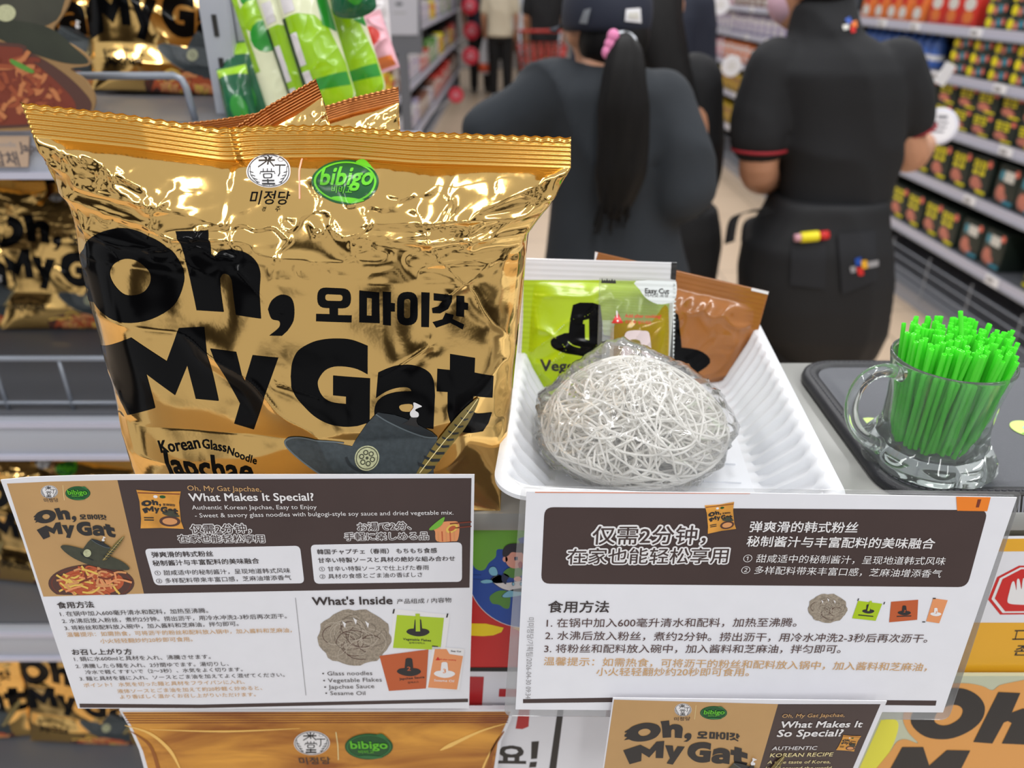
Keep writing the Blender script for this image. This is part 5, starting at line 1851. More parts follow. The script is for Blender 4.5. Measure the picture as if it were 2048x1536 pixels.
def rrect_ring(hx, hy, r, z, n=360, rib=0.0, ribn=60):
    """points around a rounded rectangle, evenly spaced along its length"""
    L = []
    for cx_, cy_, a0 in ((hx - r, hy - r, 0), (-hx + r, hy - r, 90), (-hx + r, -hy + r, 180), (hx - r, -hy + r, 270)):
        for t in np.linspace(0, 90, 12):
            q = math.radians(a0 + t)
            L.append((cx_ + r * math.cos(q), cy_ + r * math.sin(q), math.cos(q), math.sin(q)))
    L = np.array(L + [L[0]])
    d = np.r_[0, np.cumsum(np.hypot(*np.diff(L[:, :2], axis=0).T))]
    t = np.linspace(0, d[-1], n, endpoint=False)
    P = np.stack([np.interp(t, d, L[:, k]) for k in range(4)], 1)
    w = np.clip(1.6 * np.sin(np.arange(n) / n * 2 * math.pi * ribn), -1, 1)
    P[:, :2] += P[:, 2:] * (rib * w)[:, None]
    k, q = math.cos(TR_A), math.sin(TR_A)
    return np.stack([TR_C[0] + P[:, 0] * k - P[:, 1] * q, TR_C[1] + P[:, 0] * q + P[:, 1] * k, np.full(n, TZ + z)], 1)


prof_out = [(0.109, 0.1660, 0.024, 0.0425, 0), (0.112, 0.1690, 0.026, 0.0445, 0), (0.112, 0.1690, 0.026, 0.0475, 0), (0.1095, 0.1665, 0.024, 0.049, 0), (0.1045, 0.1615, 0.02, 0.049, 0.0),
            (0.1025, 0.1595, 0.02, 0.0475, 0.0006), (0.1005, 0.1575, 0.02, 0.043, 0.0011), (0.0995, 0.1565, 0.02, 0.038, 0.0022), (0.082, 0.138, 0.018, 0.010, 0.0024), (0.078, 0.134, 0.016, 0.005, 0.0010), (0.073, 0.129, 0.014, 0.003, 0)]
rings = [rrect_ring(hx, hy, r, z, rib=rb) for hx, hy, r, z, rb in prof_out]
tv, tf = loft(rings, cap=False)
n0 = 360
flo = rrect_ring(0.04, 0.08, 0.01, 0.003)
under = [rrect_ring(0.109, 0.1660, 0.024, 0.0425), rrect_ring(0.105, 0.148, 0.022, 0.041), rrect_ring(0.083, 0.125, 0.018, 0.004), rrect_ring(0.078, 0.12, 0.016, 0.0006), rrect_ring(0.04, 0.08, 0.01, 0.0006)]
mb = MB().add(tv, [t[::-1] for t in tf], TRAY_W)
v, f = loft([rings[-1], flo], cap=False)
f = [t[::-1] for t in f] + [tuple(range(n0, 2 * n0))]
mb.add(v, f, TRAY_W)
v, f = loft(under, cap=False)
mb.add(v, f + [tuple(range(4 * n0, 5 * n0))[::-1]], TRAY_W)
# floor ribs
for k in range(9):
    y = -0.1 + 0.025 * k
    c, s = math.cos(TR_A), math.sin(TR_A)
    mb.add(*box((TR_C[0] - y * s, TR_C[1] + y * c, TZ + 0.0035), (0.13, 0.006, 0.002), TR_A), TRAY_W)
tag(mb.obj('ribbed_tray', None, True, 40), 'white ribbed plastic tray holding the noodle bundle and sauce packets', 'tray')


# ------------------------------------------------------------------ packets standing in the tray
def packet_grid(TL, TR, BR, BL, thick, nx=90, nz=90, seal=(0.08, 0.08, 0.05, 0.05), wr=0.0012, seed=1, back=1.0):
    u, v = np.meshgrid(np.linspace(0, 1, nx), np.linspace(0, 1, nz), indexing='ij')
    TL, TR, BR, BL = (np.asarray(p, float) for p in (TL, TR, BR, BL))
    S = ((BL * (1 - u[..., None]) + BR * u[..., None]) * (1 - v[..., None]) + (TL * (1 - u[..., None]) + TR * u[..., None]) * v[..., None])
    n = np.cross(TR - TL, TL - BL)
    n /= np.linalg.norm(n)
    a = np.clip((u - seal[2]) / (1 - seal[2] - seal[3]), 0, 1)
    b = np.clip((v - seal[0]) / (1 - seal[0] - seal[1]), 0, 1)
    bul = (1 - np.abs(2 * a - 1) ** 2.6) ** 0.8 * (1 - np.abs(2 * b - 1) ** 2.6) ** 0.8 * thick
    W, H = np.linalg.norm(TR - TL), np.linalg.norm(TL - BL)
    x, z = u * W * 100, v * H * 100
    ins = (bul > 0) * np.minimum(bul / (0.3 * thick + 1e-9), 1)
    d = ins * wr * (2.2 * (vnoise(x / 2.4, z / 3.0, seed) - 0.5) + 1.8 * ridged(x / 3.4 + z / 5 + 0.5 * vnoise(x / 2, z / 2, seed + 3), z / 2.4 - x / 4, seed + 1) ** 4 + 0.7 * ridged(x / 1.6 - z / 2.2, z / 1.9, seed + 2) ** 4)
    d += (1 - ins) * 0.00018 * np.sin(z * 14)
    S2 = S + bul[..., None] * n
    P = S2 + d[..., None] * n
    B = S - (0.0004 + back * bul * 0.9)[..., None] * n
    return Surf(S2, P, W, H, 1), B


def packet_mesh(sf, B, m, m_back=None, notch=0):
    nx, nz = sf.nx, sf.nz
    P = sf.P.copy()
    fr, bk = P.reshape(-1, 3), B.reshape(-1, 3)
    k = nx * nz
    f = []
    fb = []
    for i in range(nx - 1):
        for j in range(nz - 1):
            a, b, c, d = i * nz + j, (i + 1) * nz + j, (i + 1) * nz + j + 1, i * nz + j + 1
            f.append((a, b, c, d))
            fb.append((a + k, d + k, c + k, b + k))
    e = [(i * nz, i * nz + k, (i + 1) * nz + k, (i + 1) * nz) for i in range(nx - 1)] + [(i * nz + nz - 1, (i + 1) * nz + nz - 1, (i + 1) * nz + nz - 1 + k, i * nz + nz - 1 + k) for i in range(nx - 1)]
    e += [(j, j + 1, j + 1 + k, j + k) for j in range(nz - 1)] + [((nx - 1) * nz + j, (nx - 1) * nz + j + k, (nx - 1) * nz + j + 1 + k, (nx - 1) * nz + j + 1) for j in range(nz - 1)]
    mb = MB().add(np.concatenate([fr, bk]), f + e + fb, m)
    return mb


# brown sauce packet at the back
BRN_F = mat('brown_film', (152, 94, 40), rough=0.18, coat=0.5, var=0.08, vscale=30)
q = [at_y(1190, 503, 0.660), at_y(1538, 583, 0.665), at_y(1466, 846, 0.640), at_y(1165, 800, 0.640)]
sf, B = packet_grid(*q, 0.010, 100, 90, wr=0.0015, seed=61, seal=(0.07, 0.13, 0.05, 0.05))
pk2 = thing('sauce_packet', 'brown sauce packet with a black hat print leaning at the back of the ribbed tray', 'packet', (q[2] + q[3]) / 2)
packet_mesh(sf, B, BRN_F).obj('pouch', pk2)
a = Art(sf)
hat_icon(a, (1330, 695), 180, INK, 2, None)
a.mb.obj('hat_print', pk2)
for q_ in ([(1504, 573), (1538, 581), (1536, 589), (1502, 581)], [(1190, 503), (1196, 505), (1190, 524), (1184, 522)]):
    a = Art(sf)
    a.poly(q_, WHITE_INK, 2)
    a.mb.obj('white_tab', pk2)
# green vegetable flake packet
q = [at_y(1050, 516, 0.622), at_y(1354, 525, 0.626), at_y(1330, 840, 0.603), at_y(1029, 822, 0.598)]
sf, B = packet_grid(*q, 0.009, 100, 100, wr=0.0012, seed=71, seal=(0.05, 0.14, 0.07, 0.05))
CLRW = film_mat('frosted_film', (0.95, 0.95, 0.95), 0.5, 0.12, opac=0.82, opac_col=(236, 236, 240))
pk1 = thing('vegetable_packet', 'lime green vegetable packet with a black hat print in the ribbed tray', 'packet', (q[2] + q[3]) / 2)
packet_mesh(sf, B, CLRW).obj('clear_film', pk1)
a = Art(sf)
a.poly([(1047, 560), (1200, 560), (1340, 563), (1334, 835), (1160, 795), (1085, 790), (1043, 816), (1040, 760), (1046, 640)], LIME, 1.5)
a.poly([(1343, 523), (1355, 525), (1353, 560), (1341, 558)], INK_SOFT, 2)
a.poly(curve_pts([(1101, 685), (1106, 675), (1125, 668), (1137, 666), (1206, 668), (1228, 676), (1240, 690), (1232, 706), (1210, 716), (1175, 712), (1135, 706), (1108, 697)], 3), INK, 2)
a.poly([(1137, 672), (1140, 640), (1146, 610), (1160, 605), (1185, 605), (1200, 609), (1204, 640), (1207, 675), (1172, 690)], INK, 2.5)
a.poly([(1167, 641), (1178, 638), (1178, 680), (1170, 678), (1170, 648), (1166, 648)], LIME, 3)
a.poly(stroke(curve_pts([(1136, 683), (1146, 690), (1160, 694)], 4, False), 1.8), LIME, 3)
a.text('Vegetable', (1081, 740), (1214, 740), INK_SOFT, 2, bold=0.045)
a.text('Flakes', (1220, 740), (1300, 742), INK_SOFT, 2, bold=0.045)
a.text('잡채야채믹스', (1122, 766), (1250, 768), INK_SOFT, 2, bold=0.02)
a.mb.obj('printed_film', pk1)
# sesame oil sachet in front of it
q = [at_y(1199, 556, 0.606), at_y(1354, 563, 0.6085), at_y(1345, 800, 0.588), at_y(1192, 795, 0.585)]
sf, B = packet_grid(*q, 0.006, 80, 90, wr=0.0012, seed=81, seal=(0.04, 0.30, 0.16, 0.12))
SES = film_mat('sachet_film', (0.93, 0.94, 0.90), 0.7, 0.07, opac=0.07, opac_col=(240, 240, 240))
OILM = film_mat('sesame_oil', (0.86, 0.66, 0.16), 0.3, 0.1, opac=0.25, opac_col=(206, 150, 40))
pk3 = thing('sesame_oil_sachet', 'clear sachet of golden sesame oil in front of the lime green packet', 'sachet', (q[2] + q[3]) / 2)
packet_mesh(sf, B, SES).obj('sachet', pk3)
a = Art(sf)
a.poly(curve_pts([(1225, 655), (1260, 640), (1300, 645), (1330, 610), (1338, 640), (1336, 740), (1330, 790), (1225, 785), (1220, 720)], 4), OILM, 0.8)
a.poly(curve_pts([(1272, 562), (1352, 563), (1349, 600), (1340, 606), (1315, 608), (1292, 596), (1280, 580)], 3), mat('sachet_white', (226, 232, 232), rough=0.35), 1.2)
a.text('Easy Cut', (1290, 586), (1338, 587), INK_SOFT, 2, bold=0.04)
a.text('이지컷 포장', (1290, 593), (1337, 594), INK_SOFT, 2, bold=0.01)
a.poly(curve_pts([(1239, 725), (1246, 695), (1250, 668), (1262, 661), (1285, 661), (1298, 666), (1302, 695), (1308, 715), (1325, 728), (1327, 738), (1310, 746), (1275, 744), (1245, 738)], 3), mat('sachet_pale_pink', (212, 196, 198), rough=0.4), 1.4)
a.text('3', (1262, 716), (1281, 716), mat('olive_ink', (126, 112, 44), rough=0.4), 2, bold=0.07)
a.poly([(1223, 646), (1235, 624), (1246, 646)], RED_P, 2)
a.text('!', (1233, 643), (1237, 643), WHITE_INK, 2.4)
a.text('Add after cooking!', (1250, 635), (1322, 636), RED_P, 2, bold=0.03)
a.text('조리 후 넣으세요', (1250, 646), (1302, 648), RED_P, 2, bold=0.02)
cr = [(1202, 566)]
for k in range(6):
    cr += [(1204 + k * 5, 556 + 3 * (k % 2)), (1206.5 + k * 5, 562)]
a.poly(cr + [(1232, 567)], INK_SOFT, 2)
for k in range(9):
    a.line([(1206 + k * 2.6, 640), (1204 + k * 2.6, 740)], 0.8, MATS['sachet_white'], 1.2)
for k in range(26):
    y = 566 + k * 8.2
    a.poly([(1346, y), (1353.6 - k * 0.3, y + 4.1), (1346, y + 8.2)], MATS['sachet_white'], 1.2)
a.mb.obj('printed_film', pk3)

# ------------------------------------------------------------------ bundle of glass noodles in cellophane
NC = np.array([0.0925, 0.498, 1.2085])
NRX, NRY, NRZ = 0.0745, 0.058, 0.044
NTILT = rotm(rx=math.radians(16))


def heap(e):
    """unit ball to the bundle's shape: broad at the foot, drawn in towards the gathered top"""
    e = np.array(e)
    up = np.clip(e[..., 2:3] + 0.25, 0, 1.3)
    e[..., :1] = e[..., :1] * (1.03 - 0.30 * up ** 1.5) - 0.07 * up
    e[..., 2:3] = e[..., 2:3] * np.where(e[..., 2:3] > 0, 1.12, 1.0)
    return (e * np.array([NRX, NRY, NRZ])) @ NTILT.T + NC
NOOD = trans_mat('glass_noodle', (254, 253, 250), 0.5, 0.14)
nb = thing('glass_noodle_bundle', 'bundle of white glass noodles wrapped in clear cellophane in the ribbed tray', 'noodles', NC - np.array([0, 0, NRZ]))
mb = MB()
rg = np.random.default_rng(12)
for k in range(190):
    # each strand wanders through the bundle in loose loops of its own
    cen = rg.normal(0, 0.5, 3)
    cen *= min(1.0, 0.72 / (np.linalg.norm(cen) + 1e-6))
    ax = rg.normal(0, 1, 3) * np.array([0.55, 0.55, 1.0])
    ax /= np.linalg.norm(ax)
    u = np.cross(ax, [0.3, 0.9, 0.1])
    u /= np.linalg.norm(u)
    w = np.cross(ax, u)
    r0, ph0 = 0.20 + 0.36 * rg.random(), rg.random() * 6.28
    t = np.linspace(0, (0.7 + 1.3 * rg.random()) * 2 * math.pi, 40)
    rr = r0 * (1 + 0.16 * np.sin(2 * t + ph0) + 0.10 * np.sin(3 * t + 2 * ph0))
    e = cen + (rr * np.cos(t + ph0))[:, None] * u + (rr * np.sin(t + ph0))[:, None] * w + (0.2 * np.sin(1.4 * t + ph0))[:, None] * ax
    n = np.linalg.norm(e, axis=1)
    e *= np.where(n > 0.93, 0.93 / n, 1.0)[:, None]
    mb.add(*tube(heap(e), 0.00085, 6), NOOD)
o = mb.obj('noodles', nb)
tag(o, 'tangled translucent white noodles', None, None, 'stuff')
CELL = film_mat('cellophane', (0.995, 0.995, 0.995), 1.8, 0.035, opac=0.08, bump=0.0, opac_col=(250, 250, 250))
CELL.node_tree.nodes['Fresnel'].inputs['IOR'].default_value = 1.30
nu, nv = 260, 150
th, ph = np.meshgrid(np.arange(nu) * 2 * math.pi / nu, np.linspace(-math.pi / 2, math.pi / 2, nv), indexing='ij')
d = np.stack([np.cos(ph) * np.cos(th), np.cos(ph) * np.sin(th), np.sin(ph)], -1)
q1, q2 = d[..., 0] * 5 + 2.2 * d[..., 2] + 12, d[..., 1] * 4 + d[..., 2] * 4 + 12
wr = 0.10 * (vnoise(q1 * 0.5, q2 * 0.5, 91) - 0.5) + 0.055 * ridged(q1 * 0.7 + 0.5 * vnoise(q1, q2, 5), q2 * 0.9, 92) ** 3 + 0.030 * ridged(q1 * 1.3 + q2 * 0.6, q2 * 1.5 - q1 * 0.5 + vnoise(q1 * 2, q2 * 2, 7), 93) ** 3 + 0.010 * ridged(q1 * 3, q2 * 2.6, 94) ** 2
wr += 0.20 * np.exp(-((np.degrees(th) - 100) / 30.0) ** 2 - ((np.degrees(ph) - 40) / 26.0) ** 2)
p = heap(d * (1.0 + wr)[..., None] * 0.985)
p[..., 2] = np.maximum(p[..., 2], TZ + 0.0062)
f = [(i * nv + j, ((i + 1) % nu) * nv + j, ((i + 1) % nu) * nv + j + 1, i * nv + j + 1) for i in range(nu) for j in range(nv - 1)]
MB().add(p.reshape(-1, 3), f, CELL).obj('cellophane_wrap', nb)['label'] = 'clear shiny cellophane wrapper'

# ------------------------------------------------------------------ black leatherette mat
LEA = mat('black_leatherette', (82, 84, 90), rough=0.42, bump=0.25, bscale=900)
LEA_D = mat('black_leatherette_rim', (30, 31, 35), rough=0.38, bump=0.2, bscale=900)
MX0, MX1, MY0, MY1 = 0.272, 0.66, 0.452, 0.676
mcx, mcy, mhx, mhy = (MX0 + MX1) / 2, (MY0 + MY1) / 2, (MX1 - MX0) / 2, (MY1 - MY0) / 2


def mring(i, z, n=200):
    L = []
    r = max(0.036 - i, 0.01)
    hx, hy = mhx - i, mhy - i
    for cx_, cy_, a0 in ((hx - r, hy - r, 0), (-hx + r, hy - r, 90), (-hx + r, -hy + r, 180), (hx - r, -hy + r, 270)):
        for t in np.linspace(0, 90, 14):
            k = math.radians(a0 + t)
            L.append((mcx + cx_ + r * math.cos(k), mcy + cy_ + r * math.sin(k), z))
    return np.array(L)


mt = thing('serving_mat', 'black leatherette serving tray with a stitched raised rim under the glass mug', 'mat', (mcx, mcy, TZ))
v, f = loft([mring(0.0, TZ + 0.0005), mring(-0.0012, TZ + 0.004), mring(0.0, TZ + 0.0085), mring(0.003, TZ + 0.0102), mring(0.009, TZ + 0.0105), mring(0.0125, TZ + 0.0092), mring(0.014, TZ + 0.0078)], cap=False)
MB().add(v, f, LEA_D).obj('rim', mt)
v, f = loft([mring(0.0135, TZ + 0.008), mring(0.018, TZ + 0.0072), mring(0.026, TZ + 0.0035), mring(0.032, TZ + 0.0025), mring(0.05, TZ + 0.0025)], cap=False)
v2, f2 = v, f + [tuple(range(4 * 56, 5 * 56))]
MB().add(v2, f2, LEA).obj('pad', mt)
st = MB()
R0 = mring(0.006, TZ + 0.0106)
dd = np.r_[0, np.cumsum(np.linalg.norm(np.diff(np.vstack([R0, R0[:1]]), axis=0), axis=1))]
RR = np.vstack([R0, R0[:1]])
for s in np.arange(0, dd[-1], 0.0048):
    p = [np.array([np.interp(s + k, dd, RR[:, c]) for c in range(3)]) for k in (0, 0.0016, 0.0032)]
    st.add(*tube(p, 0.00042, 5), mat('stitch_thread', (70, 70, 76), rough=0.6))
st.obj('stitching', mt)
# green round stickers on the mat
for (x, y), lab in (((1750, 852), 'round pale green sticker on the black tray under the mug handle'), ((2056, 858), 'round pale green sticker on the black tray at the right edge')):
    c = at_z(x, y, TZ + 0.0028)
    mb = MB().add(*lathe([(0.0001, 0), (0.0135, 0), (0.0135, 0.0004), (0.0001, 0.0004)], 32, c), mat('sticker_green', (196, 226, 120), rough=0.4))
    ap = Plane((c[0], c[1], c[2] + 0.0005), (1, 0, 0), (0, 1, 0))
    a = Art(ap, mb)
    a.polyuv([(0.005 * math.cos(t) + 0.001, 0.004 * math.sin(t)) for t in np.arange(20) * 0.314], SKY_P, 1)
    a.polyuv([(0.003 * math.cos(t) + 0.001, 0.0022 * math.sin(t)) for t in np.arange(16) * 0.3927], BLUE_P, 1.6)
    a.polyuv([(0.009 * math.cos(t) - 0.001, -0.008 + 0.002 * math.sin(t)) for t in np.arange(16) * 0.3927], LEAF_P, 1)
    tag(mb.obj('round_sticker', None, True, 40), lab, 'sticker')

# ------------------------------------------------------------------ glass mug
GLASS = glass_mat('clear_glass')
MC = np.array([0.3195, 0.506, TZ + 0.003])
mg = thing('glass_mug', 'small clear glass mug with a heavy scalloped base, full of green straws', 'mug', MC)


def scal(r, z, a):
    k = np.interp(z, [0.001, 0.006, 0.016, 0.024, 0.034], [0.0, 1, 1, 0.6, 0])
    fl = np.interp(z, [0.03, 0.04, 0.062, 0.075], [0, 0.5, 0.5, 0])
    return r * (1 + k * 0.085 * np.abs(np.cos(a * 5)) ** 0.7 - k * 0.02 - fl * 0.03 * np.abs(np.cos(a * 4)) ** 3) if r > 0.036 and z < 0.08 else r * np.ones_like(a)


out_p = [(0.001, 0.0015), (0.030, 0.0015), (0.036, 0.0), (0.0435, 0.0005), (0.0468, 0.004), (0.0475, 0.010), (0.0462, 0.017), (0.0425, 0.024), (0.0395, 0.031), (0.0382, 0.042), (0.0384, 0.056), (0.0396, 0.070), (0.0412, 0.082), (0.0428, 0.090), (0.0435, 0.0935), (0.0430, 0.0953),
         (0.0418, 0.0955), (0.0408, 0.094), (0.0398, 0.088), (0.0382, 0.076), (0.0366, 0.060), (0.0352, 0.040), (0.0345, 0.026), (0.0335, 0.0195), (0.030, 0.0175), (0.001, 0.0172)]
pr = []
for (r0, z0), (r1, z1) in zip(out_p[:-1], out_p[1:]):
    for t in (0, 0.33, 0.66):
        pr.append((r0 + (r1 - r0) * t, z0 + (z1 - z0) * t))
pr.append(out_p[-1])
pr = [(r * 0.965, z * 0.95) for r, z in pr]
outer_n = 3 * 16
v, f = [], []
rings = []
ang = np.arange(120) * 2 * math.pi / 120
for k, (r, z) in enumerate(pr):
    rr = scal(r, z, ang) if k < outer_n else r * np.ones(120)
    rings.append(np.stack([MC[0] + rr * np.cos(ang), MC[1] + rr * np.sin(ang), np.full(120, MC[2] + z)], 1))
v, f = loft(rings)
MB().add(v, f, GLASS).obj('bowl', mg)
hd = np.array([-math.cos(0.42), -math.sin(0.10), 0])
hd /= np.linalg.norm(hd)
hp_ = curve_pts([(0.0375, 0.083), (0.050, 0.087), (0.062, 0.0845), (0.0705, 0.074), (0.0725, 0.058), (0.068, 0.042), (0.058, 0.029), (0.046, 0.021), (0.0405, 0.019)], 6, False)
path = np.array([MC + hd * r * 0.97 + np.array([0, 0, z * 0.95]) for r, z in hp_])
v, f = tube(path, np.interp(np.linspace(0, 1, len(path)), [0, 0.1, 0.5, 0.9, 1], [0.0062, 0.0052, 0.0048, 0.0052, 0.0066]), 16)
MB().add(v, f, GLASS).obj('handle', mg)

# ------------------------------------------------------------------ green straws
STR = trans_mat('straw_green', (134, 250, 96), 0.6, 0.18)
sl_ = MB()
n = 10
L = 0.086
ro, ri = 0.0016, 0.0012
an = np.arange(n) * 2 * math.pi / n
rg_ = lambda r, z: np.stack([r * np.cos(an), r * np.sin(an), np.full(n, z)], 1)
v, f = loft([rg_(ri, 0.0), rg_(ro, 0.0), rg_(ro, L), rg_(ri, L), rg_(ri, 0.0)], cap=False)
sl_.add(v, f, STR)
me_s = sl_.mesh('drinking_straw')
me_s.set_sharp_from_angle(angle=math.radians(50))
rs = random.Random(21)
pts = []
tries = 0
while len(pts) < 165 and tries < 60000:
    tries += 1
    a, r = rs.random() * 6.283, 0.0295 * math.sqrt(rs.random())
    p = (r * math.cos(a), r * math.sin(a))
    if all((p[0] - q[0]) ** 2 + (p[1] - q[1]) ** 2 > 0.00355 ** 2 for q in pts):
        pts.append(p)
for k, (x, y) in enumerate(pts):
    tl = Vector((x * 0.27 + 0.002 + rs.gauss(0, 0.0035), y * 0.27 + rs.gauss(0, 0.0035), L)).normalized()
    o = bpy.data.objects.new('drinking_straw', me_s)
    COL.objects.link(o)
    o.location = (MC[0] + x * 0.98, MC[1] + y * 0.98, MC[2] + 0.019 + rs.uniform(0, 0.006))
    o.rotation_mode = 'QUATERNION'
    o.rotation_quaternion = Vector((0, 0, 1)).rotation_difference(tl)
    tag(o, 'thin bright green straw packed in the glass mug among the others', 'straw', 'green straws in the glass mug')
o = bpy.data.objects.new('drinking_straw', me_s)
COL.objects.link(o)
b0 = np.array([MC[0] + 0.012, MC[1] - 0.012, MC[2] + 0.05])
t1 = at_y(1921, 622, 0.510)
o.location = b0
o.rotation_mode = 'QUATERNION'
o.rotation_quaternion = Vector((0, 0, 1)).rotation_difference(Vector(t1 - b0).normalized())
o.scale = (1, 1, np.linalg.norm(t1 - b0) / L)
tag(o, 'single green straw sticking up higher than the others in the glass mug', 'straw', 'green straws in the glass mug')

# ------------------------------------------------------------------ long green packs beside the rack
led = thing('display_ledge', 'narrow grey ledge on the end of the rack under the long green packs', 'ledge', (-0.2, 1.0, 1.30))
MB().add(*box((-0.235, 1.06, 1.292), (0.2, 0.30, 0.014)), STEEL).obj('shelf', led, False)
MB().add(*box((-0.335, 1.06, 1.272), (0.006, 0.28, 0.05)), STEEL).obj('bracket', led, False)
CRM = mat('pack_cream', (222, 226, 190), rough=0.25, coat=0.3)
GRA = mat('pack_apple_green', (150, 200, 20), rough=0.22, coat=0.4, var=0.18, vscale=26, stretch=(1, 1, 0.25))
GRB = mat('pack_leaf_green', (40, 140, 44), rough=0.22, coat=0.4)
GRC = mat('pack_deep_green', (16, 92, 56), rough=0.22, coat=0.4, var=0.3, vscale=24)
DGR = mat('pack_edge_dark', (20, 50, 24), rough=0.4)


def long_pack(px_bot, px_top, Y, w, label, name, group, kind=0, th=0.018):
    p0, p1 = at_y(px_bot[0], px_bot[1], Y), at_y(px_top[0], px_top[1], Y + 0.03)
    ax = (p1 - p0)
    L = np.linalg.norm(ax)
    ax /= L
    side = np.cross(np.array([0, 1.0, 0]), ax)
    side /= np.linalg.norm(side)
    q = lambda s, t: p0 + side * s * w / 2 + ax * t * L
    sf, B = packet_grid(q(-1, 1), q(1, 1), q(1, 0), q(-1, 0), th, 40, 120, seal=(0.01, 0.03, 0.0, 0.0), wr=0.0006, seed=int(px_bot[0]))
    # round the lower corners
    u, v = np.meshgrid(np.linspace(0, 1, 40), np.linspace(0, 1, 120), indexing='ij')
    low_ = np.clip(1 - v / 0.10, 0, 1)
    k = np.sqrt(np.maximum(1 - low_ ** 2, 0.0))
    for G in (sf.P, B, sf.S):
        c = q(0, 0) + ax * (v * L)[..., None]
        off = np.sum((G - c) * side, -1)
        G -= side * (off * (1 - np.maximum(k, 0.25)))[..., None]
    if np.dot(np.cross(side, ax), np.array([0, -1, 0])) < 0:
        pass
    t = thing(name, label, 'snack pack', p0, group)
    sf2 = Surf(sf.S, sf.P, w, L, 1)
    packet_mesh(sf2, B, CRM if kind != 2 else GRC).obj('wrapper', t)
    a = Art(sf2)
    U = lambda Lp: [((x + 0.5) * w, y * L) for x, y in Lp]
    if kind == 0:
        a.polyuv(U([(-0.44, 0.02), (0.44, 0.02), (0.49, 0.12), (0.49, 0.30), (0.40, 0.52), (0.22, 0.62), (-0.1, 0.66), (-0.49, 0.66), (-0.49, 0.1)]), GRA, 1)
        a.polyuv(U([(-0.40, 0.17), (0.47, 0.15), (0.47, 0.24), (-0.40, 0.235)]), GRB, 2)
        a.polyuv(U([(-0.49, 0.05), (-0.38, 0.05), (-0.38, 0.66), (-0.49, 0.66)]), DGR, 2)
        a.polyuv(U([(-0.37, 0.12), (-0.2, 0.12), (-0.2, 0.30), (-0.37, 0.30)]), WHTK, 3)
        a.polyuv(U([(-0.37, 0.34), (-0.22, 0.34), (-0.22, 0.55), (-0.37, 0.55)]), WHTK, 3)
        a.polyuv(U([(-0.37, 0.68), (-0.12, 0.68), (-0.12, 0.80), (-0.37, 0.80)]), WHTK, 3)
        a.polyuv(U(blobs(-0.2, 0.88, 0.22, 0.05)), SKY_P, 2)
        a.polyuv(U([(0.3, 0.55), (0.49, 0.5), (0.49, 0.95), (0.36, 0.95)]), GRB, 2)
    elif kind == 1:
        for k in range(4):
            a.polyuv(U(blobs(-0.05 + 0.12 * (k % 2), 0.99 - 0.11 * k, 0.36, 0.08)), GRB if k % 2 else GRA, 1 + k * 0.3)
        a.polyuv(U([(-0.49, 0.5), (-0.3, 0.5), (-0.34, 1.0), (-0.49, 1.0)]), GRA, 1)
    else:
        a.polyuv(U([(-0.49, 0.82), (0.49, 0.82), (0.49, 0.98), (-0.49, 0.98)]), GRA, 1)
        a.polyuv(U(blobs(0.1, 0.3, 0.25, 0.2)), GRB, 1)
    a.mb.obj('printed_label', t)
    return t


G = 'long green packs on the ledge beside the rack'
long_pack((500, 250), (470, 84), 1.06, 0.052, 'short dark green pack with a lime top edge leaning beside the grey upright', 'snack_pack', G, 2)
long_pack((490, 262), (462, 132), 1.03, 0.040, 'lowest short dark green pack tucked beside the grey upright', 'snack_pack', G, 2)
long_pack((612, 320), (492, -60), 1.00, 0.056, 'long cream pack with green pea shapes, leftmost of the leaning long packs', 'snack_pack', G, 1)
long_pack((645, 268), (535, -70), 0.985, 0.052, 'long apple green and cream pack, second from the left of the leaning long packs', 'snack_pack', G, 0)
long_pack((672, 226), (580, -80), 0.96, 0.058, 'long apple green and cream pack in the middle of the leaning long packs', 'snack_pack', G, 0)
long_pack((738, 206), (646, -80), 0.99, 0.052, 'long apple green and cream pack, rightmost of the leaning long packs', 'snack_pack', G, 0)
long_pack((712, 36), (680, -160), 0.955, 0.05, 'lime green pack end poking down above the leaning long packs', 'snack_pack', G, 2)
# pink and white packs just behind
for (pb, pt, Y, w, lab, m1, m2) in (((740, 90), (722, -120), 1.16, 0.06, 'crinkled white and lilac pack at the right end of the long green packs', WHTK, LILK), ((768, 146), (728, 30), 1.12, 0.046, 'pink and orange pack end hanging beside the long green packs', PINK, ORNK)):
    p0, p1 = at_y(pb[0], pb[1], Y), at_y(pt[0], pt[1], Y + 0.02)
    ax = (p1 - p0) / np.linalg.norm(p1 - p0)
    sd = np.cross([0, 1.0, 0], ax)
    sd /= np.linalg.norm(sd)
    sf, B = packet_grid(p1 - sd * w / 2, p1 + sd * w / 2, p0 + sd * w / 2, p0 - sd * w / 2, 0.014, 40, 80, wr=0.003, seed=int(pb[0]))
    t = thing('snack_pack', lab, 'snack pack', p0, 'pink packs beside the long green packs')
    packet_mesh(sf, B, m1).obj('wrapper', t)
    a = Art(sf)
    Lh = np.linalg.norm(p1 - p0)
    a.polyuv([(0.08 * w, 0.06 * Lh), (0.92 * w, 0.06 * Lh), (0.9 * w, 0.22 * Lh), (0.1 * w, 0.25 * Lh)], m2, 1)
    a.polyuv([(w * x, Lh * y) for x, y in blobs(0.5, 0.6, 0.3, 0.16)], REDK if m1 is PINK else PINK, 1)
    a.mb.obj('printed_label', t)
